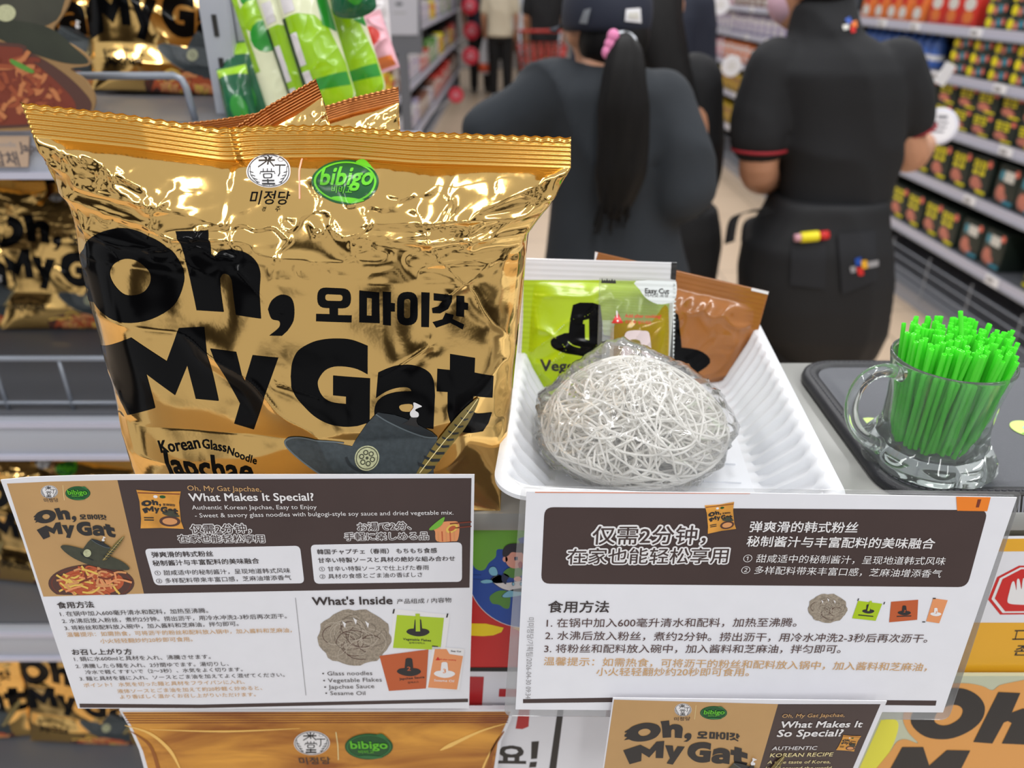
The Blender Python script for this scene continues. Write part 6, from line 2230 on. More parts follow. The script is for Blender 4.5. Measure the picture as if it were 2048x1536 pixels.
# grey stand with a printed notice
nt_ = thing('notice_stand', 'grey stand with a pale printed notice by the far left shelving', 'notice', (at_y(800, 0, 4.3)[0], 4.3, 0))
pa, pb = at_y(766, 108, 4.3), at_y(838, -20, 4.3)
MB().add(*box(((pa[0] + pb[0]) / 2, 4.32, (pa[2] + 1.75) / 2), (pb[0] - pa[0], 0.03, 1.75 - pa[2])), STEEL_D).obj('board', nt_, False)
mb = MB()
NPL = Plane((0, 4.3, 0), (1, 0, 0), (0, 0, 1))
slab(NPL, NPL.uv([(768, -40), (836, -40), (836, 70), (768, 70)]), 0.003, mat('notice_paper', (176, 176, 184), rough=0.5), mb)
a = Art(NPL, mb)
a.ell((798, 8), 8, 4, STEEL_D, 1)
a.line([(786, 26), (812, 26)], 3, GREY_INK, 1)
mb.obj('notice', nt_, False)
MB().add(*box(((pa[0] + pb[0]) / 2, 4.32, pa[2] / 2), (0.05, 0.04, pa[2])), STEEL_D).obj('post', nt_, False)
MB().add(*bevel_box(((pa[0] + pb[0]) / 2, 4.32, 0.012), (0.3, 0.3, 0.024), 0.005), STEEL_D).obj('base', nt_, False)


# ------------------------------------------------------------------ people
SKIN = mat('skin', (196, 142, 110), rough=0.5, var=0.04, vscale=12)
HAIR = mat('black_hair', (11, 9, 9), rough=0.55, spec=0.25, var=0.4, vscale=18, stretch=(9, 9, 0.6))
TEE = mat('charcoal_tshirt', (38, 43, 49), rough=0.85, var=0.12, vscale=5)
BLKC = mat('black_cloth', (13, 14, 18), rough=0.8, var=0.15, vscale=6)
BLKP = mat('black_trousers', (10, 10, 13), rough=0.8)
APR = mat('black_apron', (12, 13, 17), rough=0.7, var=0.1, vscale=7)
NAVY = mat('navy_cloth', (22, 28, 46), rough=0.75)
CREAMC = mat('cream_cloth', (206, 194, 170), rough=0.85, var=0.06, vscale=8)
BROWNC = mat('brown_cloth', (92, 72, 60), rough=0.85)
WHITEC = mat('white_cloth', (206, 210, 216), rough=0.85)
SHOE = mat('shoe_white', (210, 208, 206), rough=0.6)
SHOEB = mat('shoe_black', (24, 24, 26), rough=0.5)
A_ = lambda *p: np.array(p, float)


def hand(mb, wr, d, n, s=1.0, curl=0.5, thumb_side=1):
    """palm, four unequal curled fingers and a thumb; d: wrist to knuckles, n: out of the palm"""
    d = d / np.linalg.norm(d)
    n = n - d * np.dot(n, d)
    n /= np.linalg.norm(n)
    w = np.cross(d, n) * thumb_side
    R = np.stack([w, n, d], 1)
    mb.add(*ellipsoid(wr + d * 0.045 * s, (0.038 * s, 0.014 * s, 0.05 * s), 16, 10, R), SKIN)
    for k, (o, L) in enumerate(((0.027, 0.070), (0.009, 0.078), (-0.009, 0.073), (-0.026, 0.058))):
        b = wr + d * 0.082 * s + w * o * s
        c1 = b + (d * math.cos(curl * 0.6) + n * math.sin(curl * 0.6)) * L * 0.45 * s
        c2 = c1 + (d * math.cos(curl * 1.5) + n * math.sin(curl * 1.5)) * L * 0.32 * s
        c3 = c2 + (d * math.cos(curl * 2.3) + n * math.sin(curl * 2.3)) * L * 0.26 * s
        mb.add(*limb([b - d * 0.02 * s, b, c1, c2, c3], np.array([0.0095, 0.0095, 0.0085, 0.008, 0.007]) * s, 10), SKIN)
    b = wr + d * 0.03 * s + w * 0.03 * s
    c1 = b + (w * 0.75 + d * 0.6 + n * 0.25) * 0.034 * s
    mb.add(*limb([b - w * 0.02 * s, b, c1, c1 + (d * 0.85 + w * 0.2 + n * 0.45) * 0.03 * s], np.array([0.013, 0.012, 0.010, 0.008]) * s, 10), SKIN)


def body_parts(J, s=1.0, face=(0, 1, 0), voxel=0.01, hands=True):
    mb = MB()
    P, C, N, H = J['pel'], J['chest'], J['neck'], J['head']
    W = (P * 0.55 + C * 0.45)
    f = np.asarray(face, float)
    f /= np.linalg.norm(f)
    up = H - N
    rg_ = [ring_xy(P[0], P[1], P[2] - 0.10 * s, 0.11 * s, 0.075 * s), ring_xy(P[0], P[1], P[2], 0.132 * s, 0.085 * s), ring_xy(W[0], W[1], W[2], 0.11 * s, 0.07 * s), ring_xy(C[0], C[1], C[2] - 0.04 * s, 0.122 * s, 0.075 * s),
           ring_xy(C[0], C[1], C[2] + 0.06 * s, 0.125 * s, 0.07 * s), ring_xy(*(C * 0.45 + N * 0.55), 0.105 * s, 0.06 * s), ring_xy(N[0], N[1], N[2], 0.058 * s, 0.058 * s)]
    mb.add(*loft(rg_), SKIN)
    mb.add(*limb([N - A_(0, 0, 0.04) * s, N, H - A_(0, 0, 0.04) * s], np.array([0.062, 0.054, 0.052]) * s), SKIN)
    k = math.atan2(-f[0], f[1])
    Rz = rotm(rz=k)
    mb.add(*ellipsoid(H + f * 0.004 * s, np.array([0.074, 0.093, 0.105]) * s, 22, 14, Rz), SKIN)
    mb.add(*ellipsoid(H + f * 0.035 * s - A_(0, 0, 0.06) * s, np.array([0.052, 0.056, 0.056]) * s, 18, 12, Rz), SKIN)
    mb.add(*ellipsoid(H + f * 0.098 * s - A_(0, 0, 0.018) * s, np.array([0.013, 0.018, 0.022]) * s, 12, 8, Rz), SKIN)
    sd = Rz @ A_(1, 0, 0)
    for q in (-1, 1):
        mb.add(*ellipsoid(H + sd * q * 0.076 * s - f * 0.008 * s - A_(0, 0, 0.012) * s, np.array([0.012, 0.022, 0.033]) * s, 12, 8, Rz), SKIN)
    for q in 'LR':
        mb.add(*limb([J['sh' + q], J['el' + q], J['wr' + q]], np.array([0.046, 0.041 * J.get('armk', 1.0), 0.028 * J.get('armk', 1.0)]) * s), SKIN)
        if hands:
            d = J.get('hd' + q, J['wr' + q] - J['el' + q])
            hand(mb, J['wr' + q], d, J.get('hn' + q, A_(0, 1, 0.2)), s, J.get('curl' + q, 0.5), J.get('ts' + q, 1 if q == 'L' else -1))
        mb.add(*limb([J['hip' + q], J['kn' + q], J['an' + q]], np.array([0.088, 0.058, 0.040]) * s), SKIN)
        mb.add(*limb([J['an' + q] - A_(0, 0.02, 0.035) * s, J['an' + q] + A_(0, 0.05, -0.045) * s, J['an' + q] + A_(0, 0.13, -0.052) * s], np.array([0.036, 0.036, 0.028]) * s), SKIN)
    return fuse(mb, voxel, 2), (H, f, sd)


def face_marks(t, H, f, sd, s):
    mb = MB()
    for q in (-1, 1):
        mb.add(*ellipsoid(H + f * 0.086 * s + sd * q * 0.031 * s + A_(0, 0, 0.006) * s, np.array([0.013, 0.008, 0.007]) * s, 12, 8), WHITE_INK)
        mb.add(*ellipsoid(H + f * 0.092 * s + sd * q * 0.031 * s + A_(0, 0, 0.006) * s, np.array([0.006, 0.004, 0.006]) * s, 10, 8), INK)
    mb.add(*ellipsoid(H + f * 0.088 * s - A_(0, 0, 0.052) * s, np.array([0.024, 0.008, 0.006]) * s, 12, 8), mat('lip', (170, 96, 88), rough=0.5))
    mb.obj('face', t)['label'] = 'eyes and mouth'


def rows(tab, Y, ratio=0.5, hy=None, n=32, p=2.5):
    out = []
    for r in tab:
        py, xl, xr = r[:3]
        YY = Y + (r[3] if len(r) > 3 else 0.0)
        a, b = at_y(xl, py, YY), at_y(xr, py, YY)
        hw = (b[0] - a[0]) / 2
        h = hy(r) if hy else max(min(hw * ratio, 0.15), 0.035)
        out.append(ring_xy((a[0] + b[0]) / 2, YY, a[2], hw, h, n, p))
    return out


def legs_down(px, Y, s, dx=0.09):
    """standing joints below a pelvis"""
    J = {}
    for q, k in (('L', -1), ('R', 1)):
        J['hip' + q] = A_(px[0] + k * dx * s, px[1], px[2] - 0.04 * s)
        J['kn' + q] = A_(px[0] + k * dx * s * 1.05, px[1] + 0.015, 0.47 * s * px[2] / (0.9 * s))
        J['an' + q] = A_(px[0] + k * dx * s * 1.1, px[1] - 0.01, 0.082 * s)
    return J


def trousers(J, s, m, t, flare=1.0):
    mb = MB()
    P = J['pel']
    mb.add(*loft([ring_xy(P[0], P[1], P[2] + 0.08 * s, 0.15 * s, 0.115 * s), ring_xy(P[0], P[1], P[2], 0.172 * s, 0.125 * s), ring_xy(P[0], P[1], P[2] - 0.12 * s, 0.17 * s, 0.115 * s)]), m)
    for q in 'LR':
        mb.add(*limb([J['hip' + q], J['kn' + q], J['an' + q] + A_(0, 0, 0.02)], np.array([0.10, 0.074 * flare, 0.062 * flare]) * s), m)
    v, f = fuse(mb, 0.013, 3)
    MB().add(v, f, m).obj('trousers', t)


def shoes(J, s, m, t):
    for q in 'LR':
        a = J['an' + q]
        mb = MB().add(*limb([a + A_(0, -0.03, -0.035) * s, a + A_(0, 0.05, -0.036) * s, a + A_(0, 0.13, -0.045) * s], np.array([0.046, 0.045, 0.036]) * s), m)
        v = mb.V[0]
        v[:, 2] = np.maximum(v[:, 2], 0.001)
        mb.obj('shoe', t)


def skin_obj(vf, t):
    MB().add(vf[0], vf[1], SKIN).obj('body', t)


def decal(bvh, quad, m, mb, n=6, lift=0.003):
    """a flat print laid on a cloth surface along the sight of the given corners"""
    Q = np.asarray(quad, float)
    v = []
    for i in range(n + 1):
        for j in range(n + 1):
            a, b = i / n, j / n
            p = (Q[0] * (1 - a) + Q[1] * a) * (1 - b) + (Q[3] * (1 - a) + Q[2] * a) * b
            d = Vector(ray(*p)).normalized()
            loc, nor, _, _ = bvh.ray_cast(Vector(EYE), d)
            if loc is None:
                return
            v.append(np.array(loc) - np.array(d) * lift)
    f = [(i * (n + 1) + j, (i + 1) * (n + 1) + j, (i + 1) * (n + 1) + j + 1, i * (n + 1) + j + 1) for i in range(n) for j in range(n)]
    mb.add(v, f, m)


def folds(v, amp, fx, fz, seed):
    """soft cloth folds pushed in and out horizontally"""
    c = v.mean(0)
    d = v - c
    d[:, 2] = 0
    d /= np.linalg.norm(d, axis=1, keepdims=True) + 1e-6
    k = ridged(v[:, 0] * fx + v[:, 1] * fx * 0.7 + v[:, 2] * fz * 0.5 + 20, v[:, 2] * fz + 20, seed) ** 2 - 0.35
    return v + d * (amp * k)[:, None]


# --- shopper in the charcoal T-shirt and cap ------------------------------------------------
Y1 = 1.62
pc = lambda x, y, Y: at_y(x, y, Y)
J = {'pel': A_(pc(1240, 545, Y1)[0], Y1, 0.86), 'chest': pc(1235, 250, Y1), 'neck': pc(1215, 128, Y1 + 0.02), 'head': pc(1212, 48, Y1 + 0.05),
     'shL': pc(1105, 185, Y1), 'elL': pc(985, 262, Y1 + 0.04), 'wrL': pc(905, 330, Y1 + 0.22), 'shR': pc(1330, 215, Y1), 'elR': pc(1370, 410, Y1 + 0.03), 'wrR': pc(1300, 425, Y1 + 0.20)}
J.update(legs_down(J['pel'], Y1, 0.95))
t1 = thing('person', 'shopper in a charcoal T-shirt and navy cap with a long black ponytail', 'person', (J['pel'][0], Y1, 0))
vf, (H, f, sd) = body_parts(J, 0.94, (-0.25, 1, -0.05), 0.009)
skin_obj(vf, t1)
face_marks(t1, H, f, sd, 0.94)
trousers(J, 0.97, BLKP, t1)
shoes(J, 0.95, SHOE, t1)
mb = MB().add(*loft(rows([(575, 1082, 1385), (540, 1085, 1380), (400, 1098, 1352), (300, 1100, 1342), (220, 1090, 1346), (175, 1085, 1345), (150, 1110, 1322), (132, 1150, 1280), (124, 1172, 1258)], Y1, 0.62)), TEE)
mb.add(*limb([pc(1110, 185, Y1), pc(1040, 232, Y1 + 0.02), pc(1000, 262, Y1 + 0.04)], [0.068, 0.066, 0.074]), TEE)
mb.add(*limb([pc(1318, 205, Y1), pc(1348, 290, Y1 - 0.03), pc(1362, 385, Y1 - 0.04)], [0.066, 0.062, 0.066]), TEE)
v, fc = fuse(mb, 0.011, 4)
v = folds(v, 0.024, 8.0, 3.0, 15)
MB().add(v, fc, TEE).obj('tshirt', t1)
# cap
cap = MB()
hr = 0.104
cv, cf = ellipsoid(H + A_(0, -0.006, 0.018), (0.088, 0.104, 0.104), 32, 20)
cv[:, 2] = np.maximum(cv[:, 2], H[2] - 0.028 + 0.02 * np.sin(cv[:, 0] * 10))
cap.add(cv, cf, NAVY)
br = []
for a in np.linspace(-1.1, 1.1, 13):
    d = rotm(rz=a + math.atan2(-f[0], f[1])) @ A_(0, 1, 0)
    br.append((H + d * 0.088 + A_(0, 0, 0.0), H + d * (0.088 + 0.07 * math.cos(a * 1.3)) + A_(0, 0, -0.012)))
bvv = np.array([p for q in br for p in q])
bvv = np.concatenate([bvv, bvv - A_(0, 0, 0.004)])
nb_ = 26
ff = [(2 * i, 2 * i + 1, 2 * i + 3, 2 * i + 2) for i in range(12)] + [(2 * i + nb_, 2 * i + 2 + nb_, 2 * i + 3 + nb_, 2 * i + 1 + nb_) for i in range(12)] + [(2 * i + 1, 2 * i + 1 + nb_, 2 * i + 3 + nb_, 2 * i + 3) for i in range(12)]
cap.add(bvv, ff, NAVY)
capo = cap.obj('cap', t1)
bvh = BVHTree.FromPolygons([tuple(p) for p in cv], cf)
pm = MB()
decal(bvh, [(1252, 18), (1281, 16), (1283, 46), (1250, 42)], TAGW, pm)
decal(bvh, [(1257, 25), (1277, 24), (1278, 38), (1256, 36)], PALE, pm, lift=0.0045)
decal(bvh, [(1168, 20), (1182, 16), (1174, 48), (1158, 46)], mat('patch_grey', (120, 124, 130), rough=0.5), pm)
pm.obj('cap_patch', capo)['label'] = 'white woven patches on the back of the cap'
# hair, ponytail, tie
hm = MB().add(*ellipsoid(H + A_(0.012, -0.016, -0.02), (0.072, 0.088, 0.07), 24, 14), HAIR)
path = [pc(1246, 78, Y1 - 0.07), pc(1250, 96, Y1 - 0.125), pc(1250, 130, Y1 - 0.14), pc(1248, 200, Y1 - 0.145), pc(1246, 280, Y1 - 0.14), pc(1240, 350, Y1 - 0.135), pc(1232, 405, Y1 - 0.13), pc(1226, 440, Y1 - 0.13)]
pts_ = curve_pts(path, 6, False)
rad = np.interp(np.linspace(0, 1, len(pts_)), [0, 0.08, 0.2, 0.45, 0.7, 0.9, 1], [0.014, 0.018, 0.030, 0.046, 0.048, 0.028, 0.004])
pv, pf = tube(pts_, rad, 40)
cen = np.repeat(pts_, 40, 0)
off = pv[:len(cen)] - cen
off[:, 1] *= 0.45
ang_ = np.tile(np.arange(40), len(pts_)) / 40.0
pv = cen + off * (1 + 0.05 * np.sin(ang_ * 2 * math.pi * 7 + cen[:, 2] * 22))[:, None]
hm.add(pv, pf, HAIR)
for k in range(24):
    o_ = A_(random.uniform(-0.05, 0.05), random.uniform(-0.02, 0.02), 0)
    q_ = pts_ + o_ * np.linspace(0, 1.0, len(pts_))[:, None] * (1 - 0.2 * np.linspace(0, 1, len(pts_)))[:, None]
    hm.add(*tube(q_[3:] + A_(0, 0, random.uniform(-0.03, 0.02)), 0.0022, 5), HAIR)
hairo = hm.obj('hair', t1)
hairo['label'] = 'long black ponytail'
ht = MB()
c0 = pc(1246, 86, Y1 - 0.115)
a = np.arange(14) * 2 * math.pi / 14
ht.add(*tube(np.stack([c0[0] + 0.021 * np.cos(a), c0[1] + 0.012 * np.sin(a), c0[2] + 0.014 * np.sin(a)], 1), 0.0055, 8, True), WHITEC)
for q in range(3):
    ht.add(*ellipsoid(c0 + A_(-0.02 - 0.004 * q, -0.015, 0.012 - 0.013 * q), (0.011, 0.008, 0.012), 10, 8), mat('hair_tie_pink', (226, 130, 176), rough=0.5))
ht.obj('hair_tie', hairo)['label'] = 'pink and white hair tie'

# --- long-haired shopper behind -------------------------------------------------------------
Y2 = 2.12
J = {'pel': A_(pc(1325, 520, Y2)[0], Y2, 0.88), 'chest': pc(1345, 230, Y2), 'neck': pc(1312, 95, Y2 + 0.02), 'head': pc(1302, 2, Y2 + 0.03),
     'shL': pc(1265, 150, Y2), 'elL': pc(1250, 330, Y2), 'wrL': pc(1260, 400, Y2 + 0.2), 'shR': pc(1385, 165, Y2), 'elR': pc(1392, 330, Y2 + 0.03), 'wrR': pc(1372, 430, Y2 + 0.16)}
J.update(legs_down(J['pel'], Y2, 0.98, 0.075))
t2 = thing('person', 'dark-clothed shopper with long loose black hair, mostly behind the shopper in the cap', 'person', (J['pel'][0], Y2, 0))
vf, (H, f, sd) = body_parts(J, 0.96, (-0.1, 1, 0), 0.011)
skin_obj(vf, t2)
face_marks(t2, H, f, sd, 0.96)
trousers(J, 0.9, BLKP, t2, 1.1)
shoes(J, 0.98, SHOEB, t2)
mb = MB().add(*loft(rows([(600, 1270, 1412), (545, 1268, 1416), (430, 1270, 1420), (330, 1272, 1412), (240, 1272, 1400), (180, 1275, 1392), (150, 1285, 1380), (120, 1305, 1352)], Y2, 0.7)), BLKC)
for q in 'LR':
    mb.add(*limb([J['sh' + q], J['el' + q], J['wr' + q] * 1.0], [0.074, 0.072, 0.066]), BLKC)
v, fc = fuse(mb, 0.013, 4)
MB().add(folds(v, 0.01, 8, 4, 16), fc, BLKC).obj('dark_top', t2)
hm = MB().add(*loft(rows([(420, 1325, 1408, -0.02), (330, 1305, 1412, -0.03), (230, 1290, 1398, -0.04), (150, 1282, 1384, -0.04), (90, 1262, 1370, -0.03), (40, 1246, 1364, -0.02), (0, 1240, 1362, -0.005), (-40, 1246, 1356, 0.0), (-70, 1268, 1336, 0.01)], Y2 - 0.03, 0.85, n=44)), HAIR)
v, fc = hm.arrays()
MB().add(folds(v, 0.008, 40, 0.8, 17), fc, HAIR).obj('hair', t2)['label'] = 'long loose black hair'

# --- navy-shirted shopper further on ---------------------------------------------------------
Y3 = 3.3


def simple_person(label, x_px, Y, h, top, bottom, shoe, face=(0, 1, 0), wid=1.0, hair=HAIR, long_sleeve=False):
    s = h / 1.7
    X = at_y(x_px, 60, Y)[0]
    J = {'pel': A_(X, Y, 0.92 * s), 'chest': A_(X, Y, 1.28 * s), 'neck': A_(X, Y + 0.01, 1.47 * s), 'head': A_(X, Y + 0.03, 1.585 * s)}
    for q, k in (('L', -1), ('R', 1)):
        J['sh' + q] = A_(X + k * 0.185 * s * wid, Y, 1.40 * s)
        J['el' + q] = A_(X + k * 0.235 * s * wid, Y + 0.02, 1.12 * s)
        J['wr' + q] = A_(X + k * 0.225 * s * wid, Y + 0.14, 0.90 * s)
    J.update(legs_down(J['pel'], Y, s))
    t = thing('person', label, 'person', (X, Y, 0))
    vf, (H, f, sd) = body_parts(J, s, face, 0.013)
    skin_obj(vf, t)
    face_marks(t, H, f, sd, s)
    trousers(J, s, bottom, t)
    shoes(J, s, shoe, t)
    mb = MB().add(*loft([ring_xy(X, Y, z * s, hx * s * wid, hy * s) for z, hx, hy in ((0.86, 0.185, 0.14), (1.0, 0.18, 0.135), (1.2, 0.185, 0.135), (1.36, 0.195, 0.12), (1.43, 0.16, 0.095), (1.475, 0.085, 0.075))]), top)
    for q in 'LR':
        mb.add(*(limb([J['sh' + q], J['el' + q], J['wr' + q]], [0.074 * s, 0.068 * s, 0.06 * s]) if long_sleeve else limb([J['sh' + q], J['sh' + q] * 0.3 + J['el' + q] * 0.7], [0.072 * s, 0.068 * s])), top)
    v, fc = fuse(mb, 0.014, 3)
    MB().add(folds(v, 0.01, 8, 4, int(x_px) % 40), fc, top).obj('top', t)
    hv, hf = ellipsoid(H - f * 0.014 * s + A_(0, 0, 0.022 * s), np.array([0.085, 0.098, 0.105]) * s, 22, 14)
    MB().add(hv, hf, hair).obj('hair', t)
    return t


simple_person('shopper in a navy shirt just beyond the dark-clothed shopper with loose hair', 1290, 3.3, 1.72, NAVY, BLKP, SHOEB, long_sleeve=True)
simple_person('shopper in a cream shirt and black trousers far down the aisle', 1000, 11.6, 1.62, CREAMC, BLKP, SHOE)
simple_person('shopper in a white top and brown trousers far down the aisle', 1030, 12.6, 1.66, WHITEC, BROWNC, SHOE, (-0.3, 1, 0))
simple_person('shopper in dark clothes at the left of the far aisle beside the red signs', 960, 12.4, 1.7, NAVY, BLKP, SHOEB, (0.4, 1, 0))
simple_person('shopper in a black top pushing the red trolley far down the aisle', 1090, 10.2, 1.68, BLKC, BROWNC, SHOEB, (0, -1, 0))
# pale carrier bag in the cream-shirted shopper's hand
sk = 1.62 / 1.7
p = A_(at_y(1000, 60, 11.6)[0] - 0.225 * sk, 11.78, 0.90 * sk - 0.11)
bg_ = MB().add(*loft([ring_xy(p[0], p[1], p[2] - 0.42, 0.07, 0.05), ring_xy(p[0], p[1], p[2] - 0.40, 0.09, 0.06), ring_xy(p[0], p[1], p[2] - 0.2, 0.08, 0.05), ring_xy(p[0], p[1], p[2] - 0.05, 0.05, 0.03), ring_xy(p[0], p[1], p[2] + 0.06, 0.014, 0.012)]), WHITEC)
bg_.add(*loft([ring_xy(p[0], p[1], p[2] - 0.39, 0.093, 0.063), ring_xy(p[0], p[1], p[2] - 0.28, 0.090, 0.060)]), mat('bag_orange', (214, 84, 40), rough=0.5))
tag(bg_.obj('carrier_bag', None), 'white and orange carrier bag hanging left of the cream-shirted shopper', 'carrier bag')
# red shopping trolley
TRX, TRY = at_y(1082, 120, 9.4)[0], 9.4
tr = thing('shopping_trolley', 'red shopping trolley far down the aisle in front of the shopper in black', 'trolley', (TRX, TRY, 0))
RDP = mat('trolley_red', (176, 44, 34), rough=0.4)
mb = MB()
for z, k in ((0.5, 0.78), (0.62, 0.85), (0.74, 0.92), (0.86, 1.0)):
    mb.add(*tube([(TRX - 0.26 * k, TRY - 0.38 * k, z), (TRX + 0.26 * k, TRY - 0.38 * k, z), (TRX + 0.26 * k, TRY + 0.38 * k, z), (TRX - 0.26 * k, TRY + 0.38 * k, z)], 0.012, 6, True), RDP)
for k in range(7):
    x = -0.26 + 0.52 * k / 6
    for yy in (-0.38, 0.38):
        mb.add(*tube([(TRX + x * 0.78, TRY + yy * 0.78, 0.5), (TRX + x, TRY + yy, 0.86)], 0.008, 6), RDP)
for k in range(9):
    y = -0.38 + 0.76 * k / 8
    for xx in (-0.26, 0.26):
        mb.add(*tube([(TRX + xx * 0.78, TRY + y * 0.78, 0.5), (TRX + xx, TRY + y, 0.86)], 0.008, 6), RDP)
mb.add(*box((TRX, TRY, 0.5), (0.42, 0.6, 0.015)), RDP)
mb.obj('basket', tr)
for xx in (-0.2, 0.2):
    mb = MB()
    mb.add(*tube([(TRX + xx, TRY + 0.3, 0.5), (TRX + xx, TRY + 0.34, 0.2), (TRX + xx, TRY - 0.34, 0.12)], 0.014, 8), STEEL)
    mb.add(*tube([(TRX + xx, TRY + 0.3, 0.5), (TRX + xx * 1.2, TRY + 0.46, 0.98)], 0.014, 8), STEEL)
    mb.obj('frame', tr)
MB().add(*tube([(TRX - 0.25, TRY + 0.46, 0.98), (TRX + 0.25, TRY + 0.46, 0.98)], 0.018, 10), RDP).obj('handle', tr)
for xx in (-0.2, 0.2):
    for yy in (-0.33, 0.33):
        v, f = lathe([(0.001, -0.015), (0.055, -0.015), (0.06, 0), (0.055, 0.015), (0.001, 0.015)], 20)
        MB().add(v @ rotm(ry=math.pi / 2).T + A_(TRX + xx, TRY + yy, 0.061), f, DARK).obj('wheel', tr)
mb = MB().add(*bevel_box((TRX + 0.12, TRY - 0.18, 0.62), (0.16, 0.2, 0.22), 0.01), YELB)
tag(mb.obj('yellow_pack', None), 'yellow pack in the red trolley', 'pack')
mb = MB().add(*ellipsoid((TRX - 0.05, TRY - 0.1, 0.6), (0.13, 0.13, 0.1)), CREAMC)
tag(mb.obj('round_bag', None), 'pale round bag in the red trolley beside the yellow pack', 'bag')

# --- shop assistant in the black polo and apron -----------------------------------------------
YE = 2.02
J = {'pel': A_(pc(1640, 520, YE)[0], YE, 0.90), 'chest': pc(1670, 230, YE), 'neck': pc(1655, 58, YE + 0.03), 'head': pc(1632, -42, YE + 0.06),
     'shL': pc(1548, 130, YE), 'elL': pc(1512, 350, YE - 0.02), 'wrL': pc(1560, 366, YE + 0.24), 'shR': pc(1790, 130, YE), 'elR': pc(1815, 315, YE + 0.03), 'wrR': pc(1846, 290, YE + 0.20),
     'hdR': A_(0.03, 0.05, 0.035), 'hnR': A_(-0.6, 0.6, 0.2), 'curlR': 0.7, 'armk': 1.22}
J.update(legs_down(J['pel'], YE, 1.0, 0.08))
t3 = thing('person', 'shop assistant in a black polo with red cuffs, black apron and pink mask', 'person', (J['pel'][0], YE, 0))
vf, (H, f, sd) = body_parts(J, 1.0, (-0.75, 0.8, 0), 0.0065)
skin_obj(vf, t3)
face_marks(t3, H, f, sd, 1.0)
trousers(J, 0.97, BLKP, t3, 1.15)
shoes(J, 1.0, SHOEB, t3)
mb = MB().add(*loft(rows([(430, 1552, 1765), (390, 1560, 1775), (330, 1562, 1790), (260, 1556, 1800), (190, 1545, 1808), (140, 1535, 1805), (105, 1560, 1785), (80, 1590, 1752), (62, 1612, 1722)], YE, 0.68)), BLKC)
mb.add(*limb([pc(1552, 135, YE), pc(1532, 210, YE), pc(1521, 275, YE - 0.01)], [0.072, 0.074, 0.074]), BLKC)
mb.add(*limb([pc(1785, 135, YE), pc(1812, 190, YE + 0.01), pc(1819, 238, YE + 0.02)], [0.070, 0.068, 0.062]), BLKC)
mb.add(*limb([pc(1652, 75, YE + 0.02), pc(1648, 28, YE + 0.035)], [0.085, 0.074]), BLKC)
v, fc = fuse(mb, 0.010, 3)
v = folds(v, 0.014, 6, 4, 18)
polo = MB().add(v, fc, BLKC).obj('polo_shirt', t3)
bvh = BVHTree.FromPolygons([tuple(p) for p in v], fc)
pm = MB()
for q, m in (([(1690, 38), (1700, 33), (1705, 44), (1695, 48)], BLUE_P), ([(1702, 44), (1714, 40), (1716, 54), (1704, 56)], ORNK), ([(1700, 54), (1710, 52), (1712, 64), (1703, 66)], RED_P), ([(1685, 50), (1698, 48), (1698, 58), (1687, 60)], PALE), ([(1717, 42), (1745, 38), (1745, 48), (1718, 54)], PALE)):
    decal(bvh, q, m, pm, 4)
if pm.n:
    pm.obj('polo_logo', polo)['label'] = 'small coloured flower logo and pale letters'
for c, ax, r in ((pc(1520, 297, YE - 0.012), pc(1520, 297, YE) - pc(1530, 210, YE), 0.068), (pc(1822, 262, YE + 0.03), pc(1820, 262, YE) - pc(1812, 190, YE), 0.056)):
    ax = ax / np.linalg.norm(ax)
    u = np.cross(ax, [0, 1.0, 0])
    u /= np.linalg.norm(u)
    w = np.cross(ax, u)
    a = np.arange(26) * 2 * math.pi / 26
    rc = MB().add(*tube(c + r * (np.cos(a)[:, None] * u + np.sin(a)[:, None] * w), 0.0042, 8, True), mat('cuff_red', (150, 24, 36), rough=0.7))
    rc.obj('cuff_trim', polo)['label'] = 'red cuff trim'
# mask and hair
mk = MB()
mv, mf = ellipsoid(H + f * 0.05 - A_(0, 0, 0.045), (0.062, 0.062, 0.062), 24, 16, rotm(rz=math.atan2(-f[0], f[1])))
mk.add(mv, mf, mat('mask_pink', (206, 170, 186), rough=0.7))
mk.obj('face_mask', t3)
MB().add(*ellipsoid(H - f * 0.018 + A_(0, 0, 0.02), (0.086, 0.1, 0.105), 24, 16), HAIR).obj('hair', t3)
# apron
ap = MB().add(*loft(rows([(700, 1545, 1742), (650, 1500, 1755), (590, 1480, 1764), (540, 1480, 1772), (480, 1492, 1768), (430, 1530, 1762), (398, 1548, 1764), (390, 1556, 1762)], YE - 0.004, 0.78, p=2.8)), APR)
v, fc = fuse(ap, 0.011, 2)
v = folds(v, 0.016, 7, 2.5, 19)
apro = MB().add(v, fc, APR).obj('apron', t3)
bvh = BVHTree.FromPolygons([tuple(p) for p in v], fc)
pm = MB()
POCK = mat('apron_pocket', (18, 20, 26), rough=0.7)
decal(bvh, [(1584, 476), (1654, 472), (1650, 578), (1580, 570)], POCK, pm, 8, 0.007)
if pm.n:
    pm.obj('apron_pocket', apro)
pm = MB()
decal(bvh, [(1676, 468), (1750, 462), (1756, 560), (1684, 590)], POCK, pm, 8, 0.007)
if pm.n:
    pm.obj('apron_pocket', apro)
pm = MB()
for q, m in (([(1710, 518), (1722, 514), (1722, 530), (1712, 532)], BLUE_P), ([(1722, 522), (1734, 520), (1736, 536), (1724, 538)], AMBER_P), ([(1712, 536), (1726, 534), (1728, 550), (1718, 552)], RED_P), ([(1700, 534), (1711, 532), (1712, 544), (1702, 546)], GREY_INK), ([(1735, 524), (1757, 520), (1757, 532), (1737, 536)], GREY_INK)):
    decal(bvh, q, m, pm, 4, 0.010)
if pm.n:
    pm.obj('apron_logo', apro)['label'] = 'small coloured flower logo and grey letters on the pocket'
tie = MB()
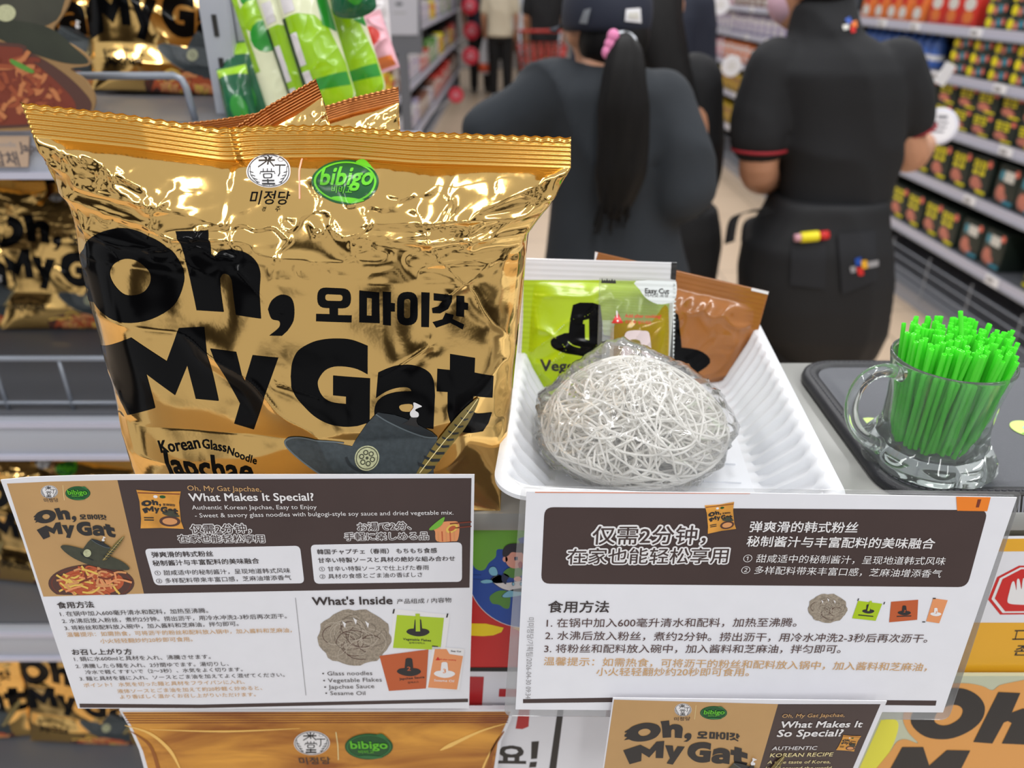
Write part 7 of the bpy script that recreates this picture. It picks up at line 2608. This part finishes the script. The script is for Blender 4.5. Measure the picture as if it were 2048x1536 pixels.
for q in ([pc(1530, 420, YE - 0.1), pc(1490, 425, YE - 0.12), pc(1468, 440, YE - 0.12), pc(1459, 486, YE - 0.12)], [pc(1540, 425, YE - 0.1), pc(1500, 440, YE - 0.12), pc(1492, 480, YE - 0.12)]):
    P_ = curve_pts(q, 6, False)
    n_ = len(P_)
    vv = np.concatenate([P_ + A_(-0.012, 0, -0.004), P_ + A_(0.012, 0, 0.004), P_ + A_(0.012, 0.004, 0.004), P_ + A_(-0.012, 0.004, -0.004)])
    tie.add(vv, [(i + a_ * n_, i + 1 + a_ * n_, i + 1 + ((a_ + 1) % 4) * n_, i + ((a_ + 1) % 4) * n_) for i in range(n_ - 1) for a_ in range(4)], APR)
tie.obj('apron_tie', apro)
# markers in the pocket, round sign in the hand
hit = bvh.ray_cast(Vector(EYE), Vector(ray(1620, 468)).normalized())[0]
hp = np.array(hit) - A_(0, 0.02, 0)
mk = thing('marker_pen', 'yellow and red marker pen tucked in the pocket of the black apron', 'pen', hp)
v, f = lathe([(0.001, -0.03), (0.012, -0.03), (0.013, -0.028), (0.013, 0.012), (0.012, 0.014), (0.001, 0.014)], 18)
MB().add(v @ rotm(ry=math.pi / 2 - 0.1).T + hp, f, YELB).obj('barrel', mk)
v, f = lathe([(0.001, 0.014), (0.011, 0.014), (0.011, 0.038), (0.001, 0.038)], 18)
MB().add(v @ rotm(ry=math.pi / 2 - 0.1).T + hp, f, RED_P).obj('cap', mk)
v, f = lathe([(0.001, -0.045), (0.009, -0.045), (0.010, -0.03), (0.001, -0.03)], 18)
MB().add(v @ rotm(ry=math.pi / 2 - 0.1).T + hp, f, PINK).obj('end_plug', mk)
c = at_y(1878, 253, YE + 0.19)
rd = thing('round_sign', 'round white printed sign held up by the shop assistant in the apron', 'sign', c)
Rr = rotm(rx=math.radians(78), rz=math.radians(-16))
v, f = lathe([(0.001, -0.0015), (0.0475, -0.0015), (0.049, 0), (0.0475, 0.0015), (0.001, 0.0015)], 40)
MB().add(v @ Rr.T + c, f, mat('sign_lilac_white', (214, 214, 226), rough=0.4)).obj('disc', rd)
pl_ = Plane(c + Rr @ A_(0, 0, 0.0017), Rr @ A_(1, 0, 0), Rr @ A_(0, 1, 0))
a = Art(pl_)
a.polyuv([(0.041 * math.cos(t), 0.041 * math.sin(t)) for t in np.arange(30) * 0.2094], TAGW, 0.5)
for k, (x0, x1, y) in enumerate(((-0.008, 0.016, 0.020), (-0.02, 0.02, 0.008), (-0.022, 0.018, -0.004), (-0.018, 0.014, -0.016))):
    a.polyuv([(x0, y), (x1, y), (x1, y + (0.009 if k == 0 else 0.005)), (x0, y + (0.009 if k == 0 else 0.005))], mat('sign_text_grey', (120, 120, 128), rough=0.5), 1.5)
a.mb.obj('print', rd)
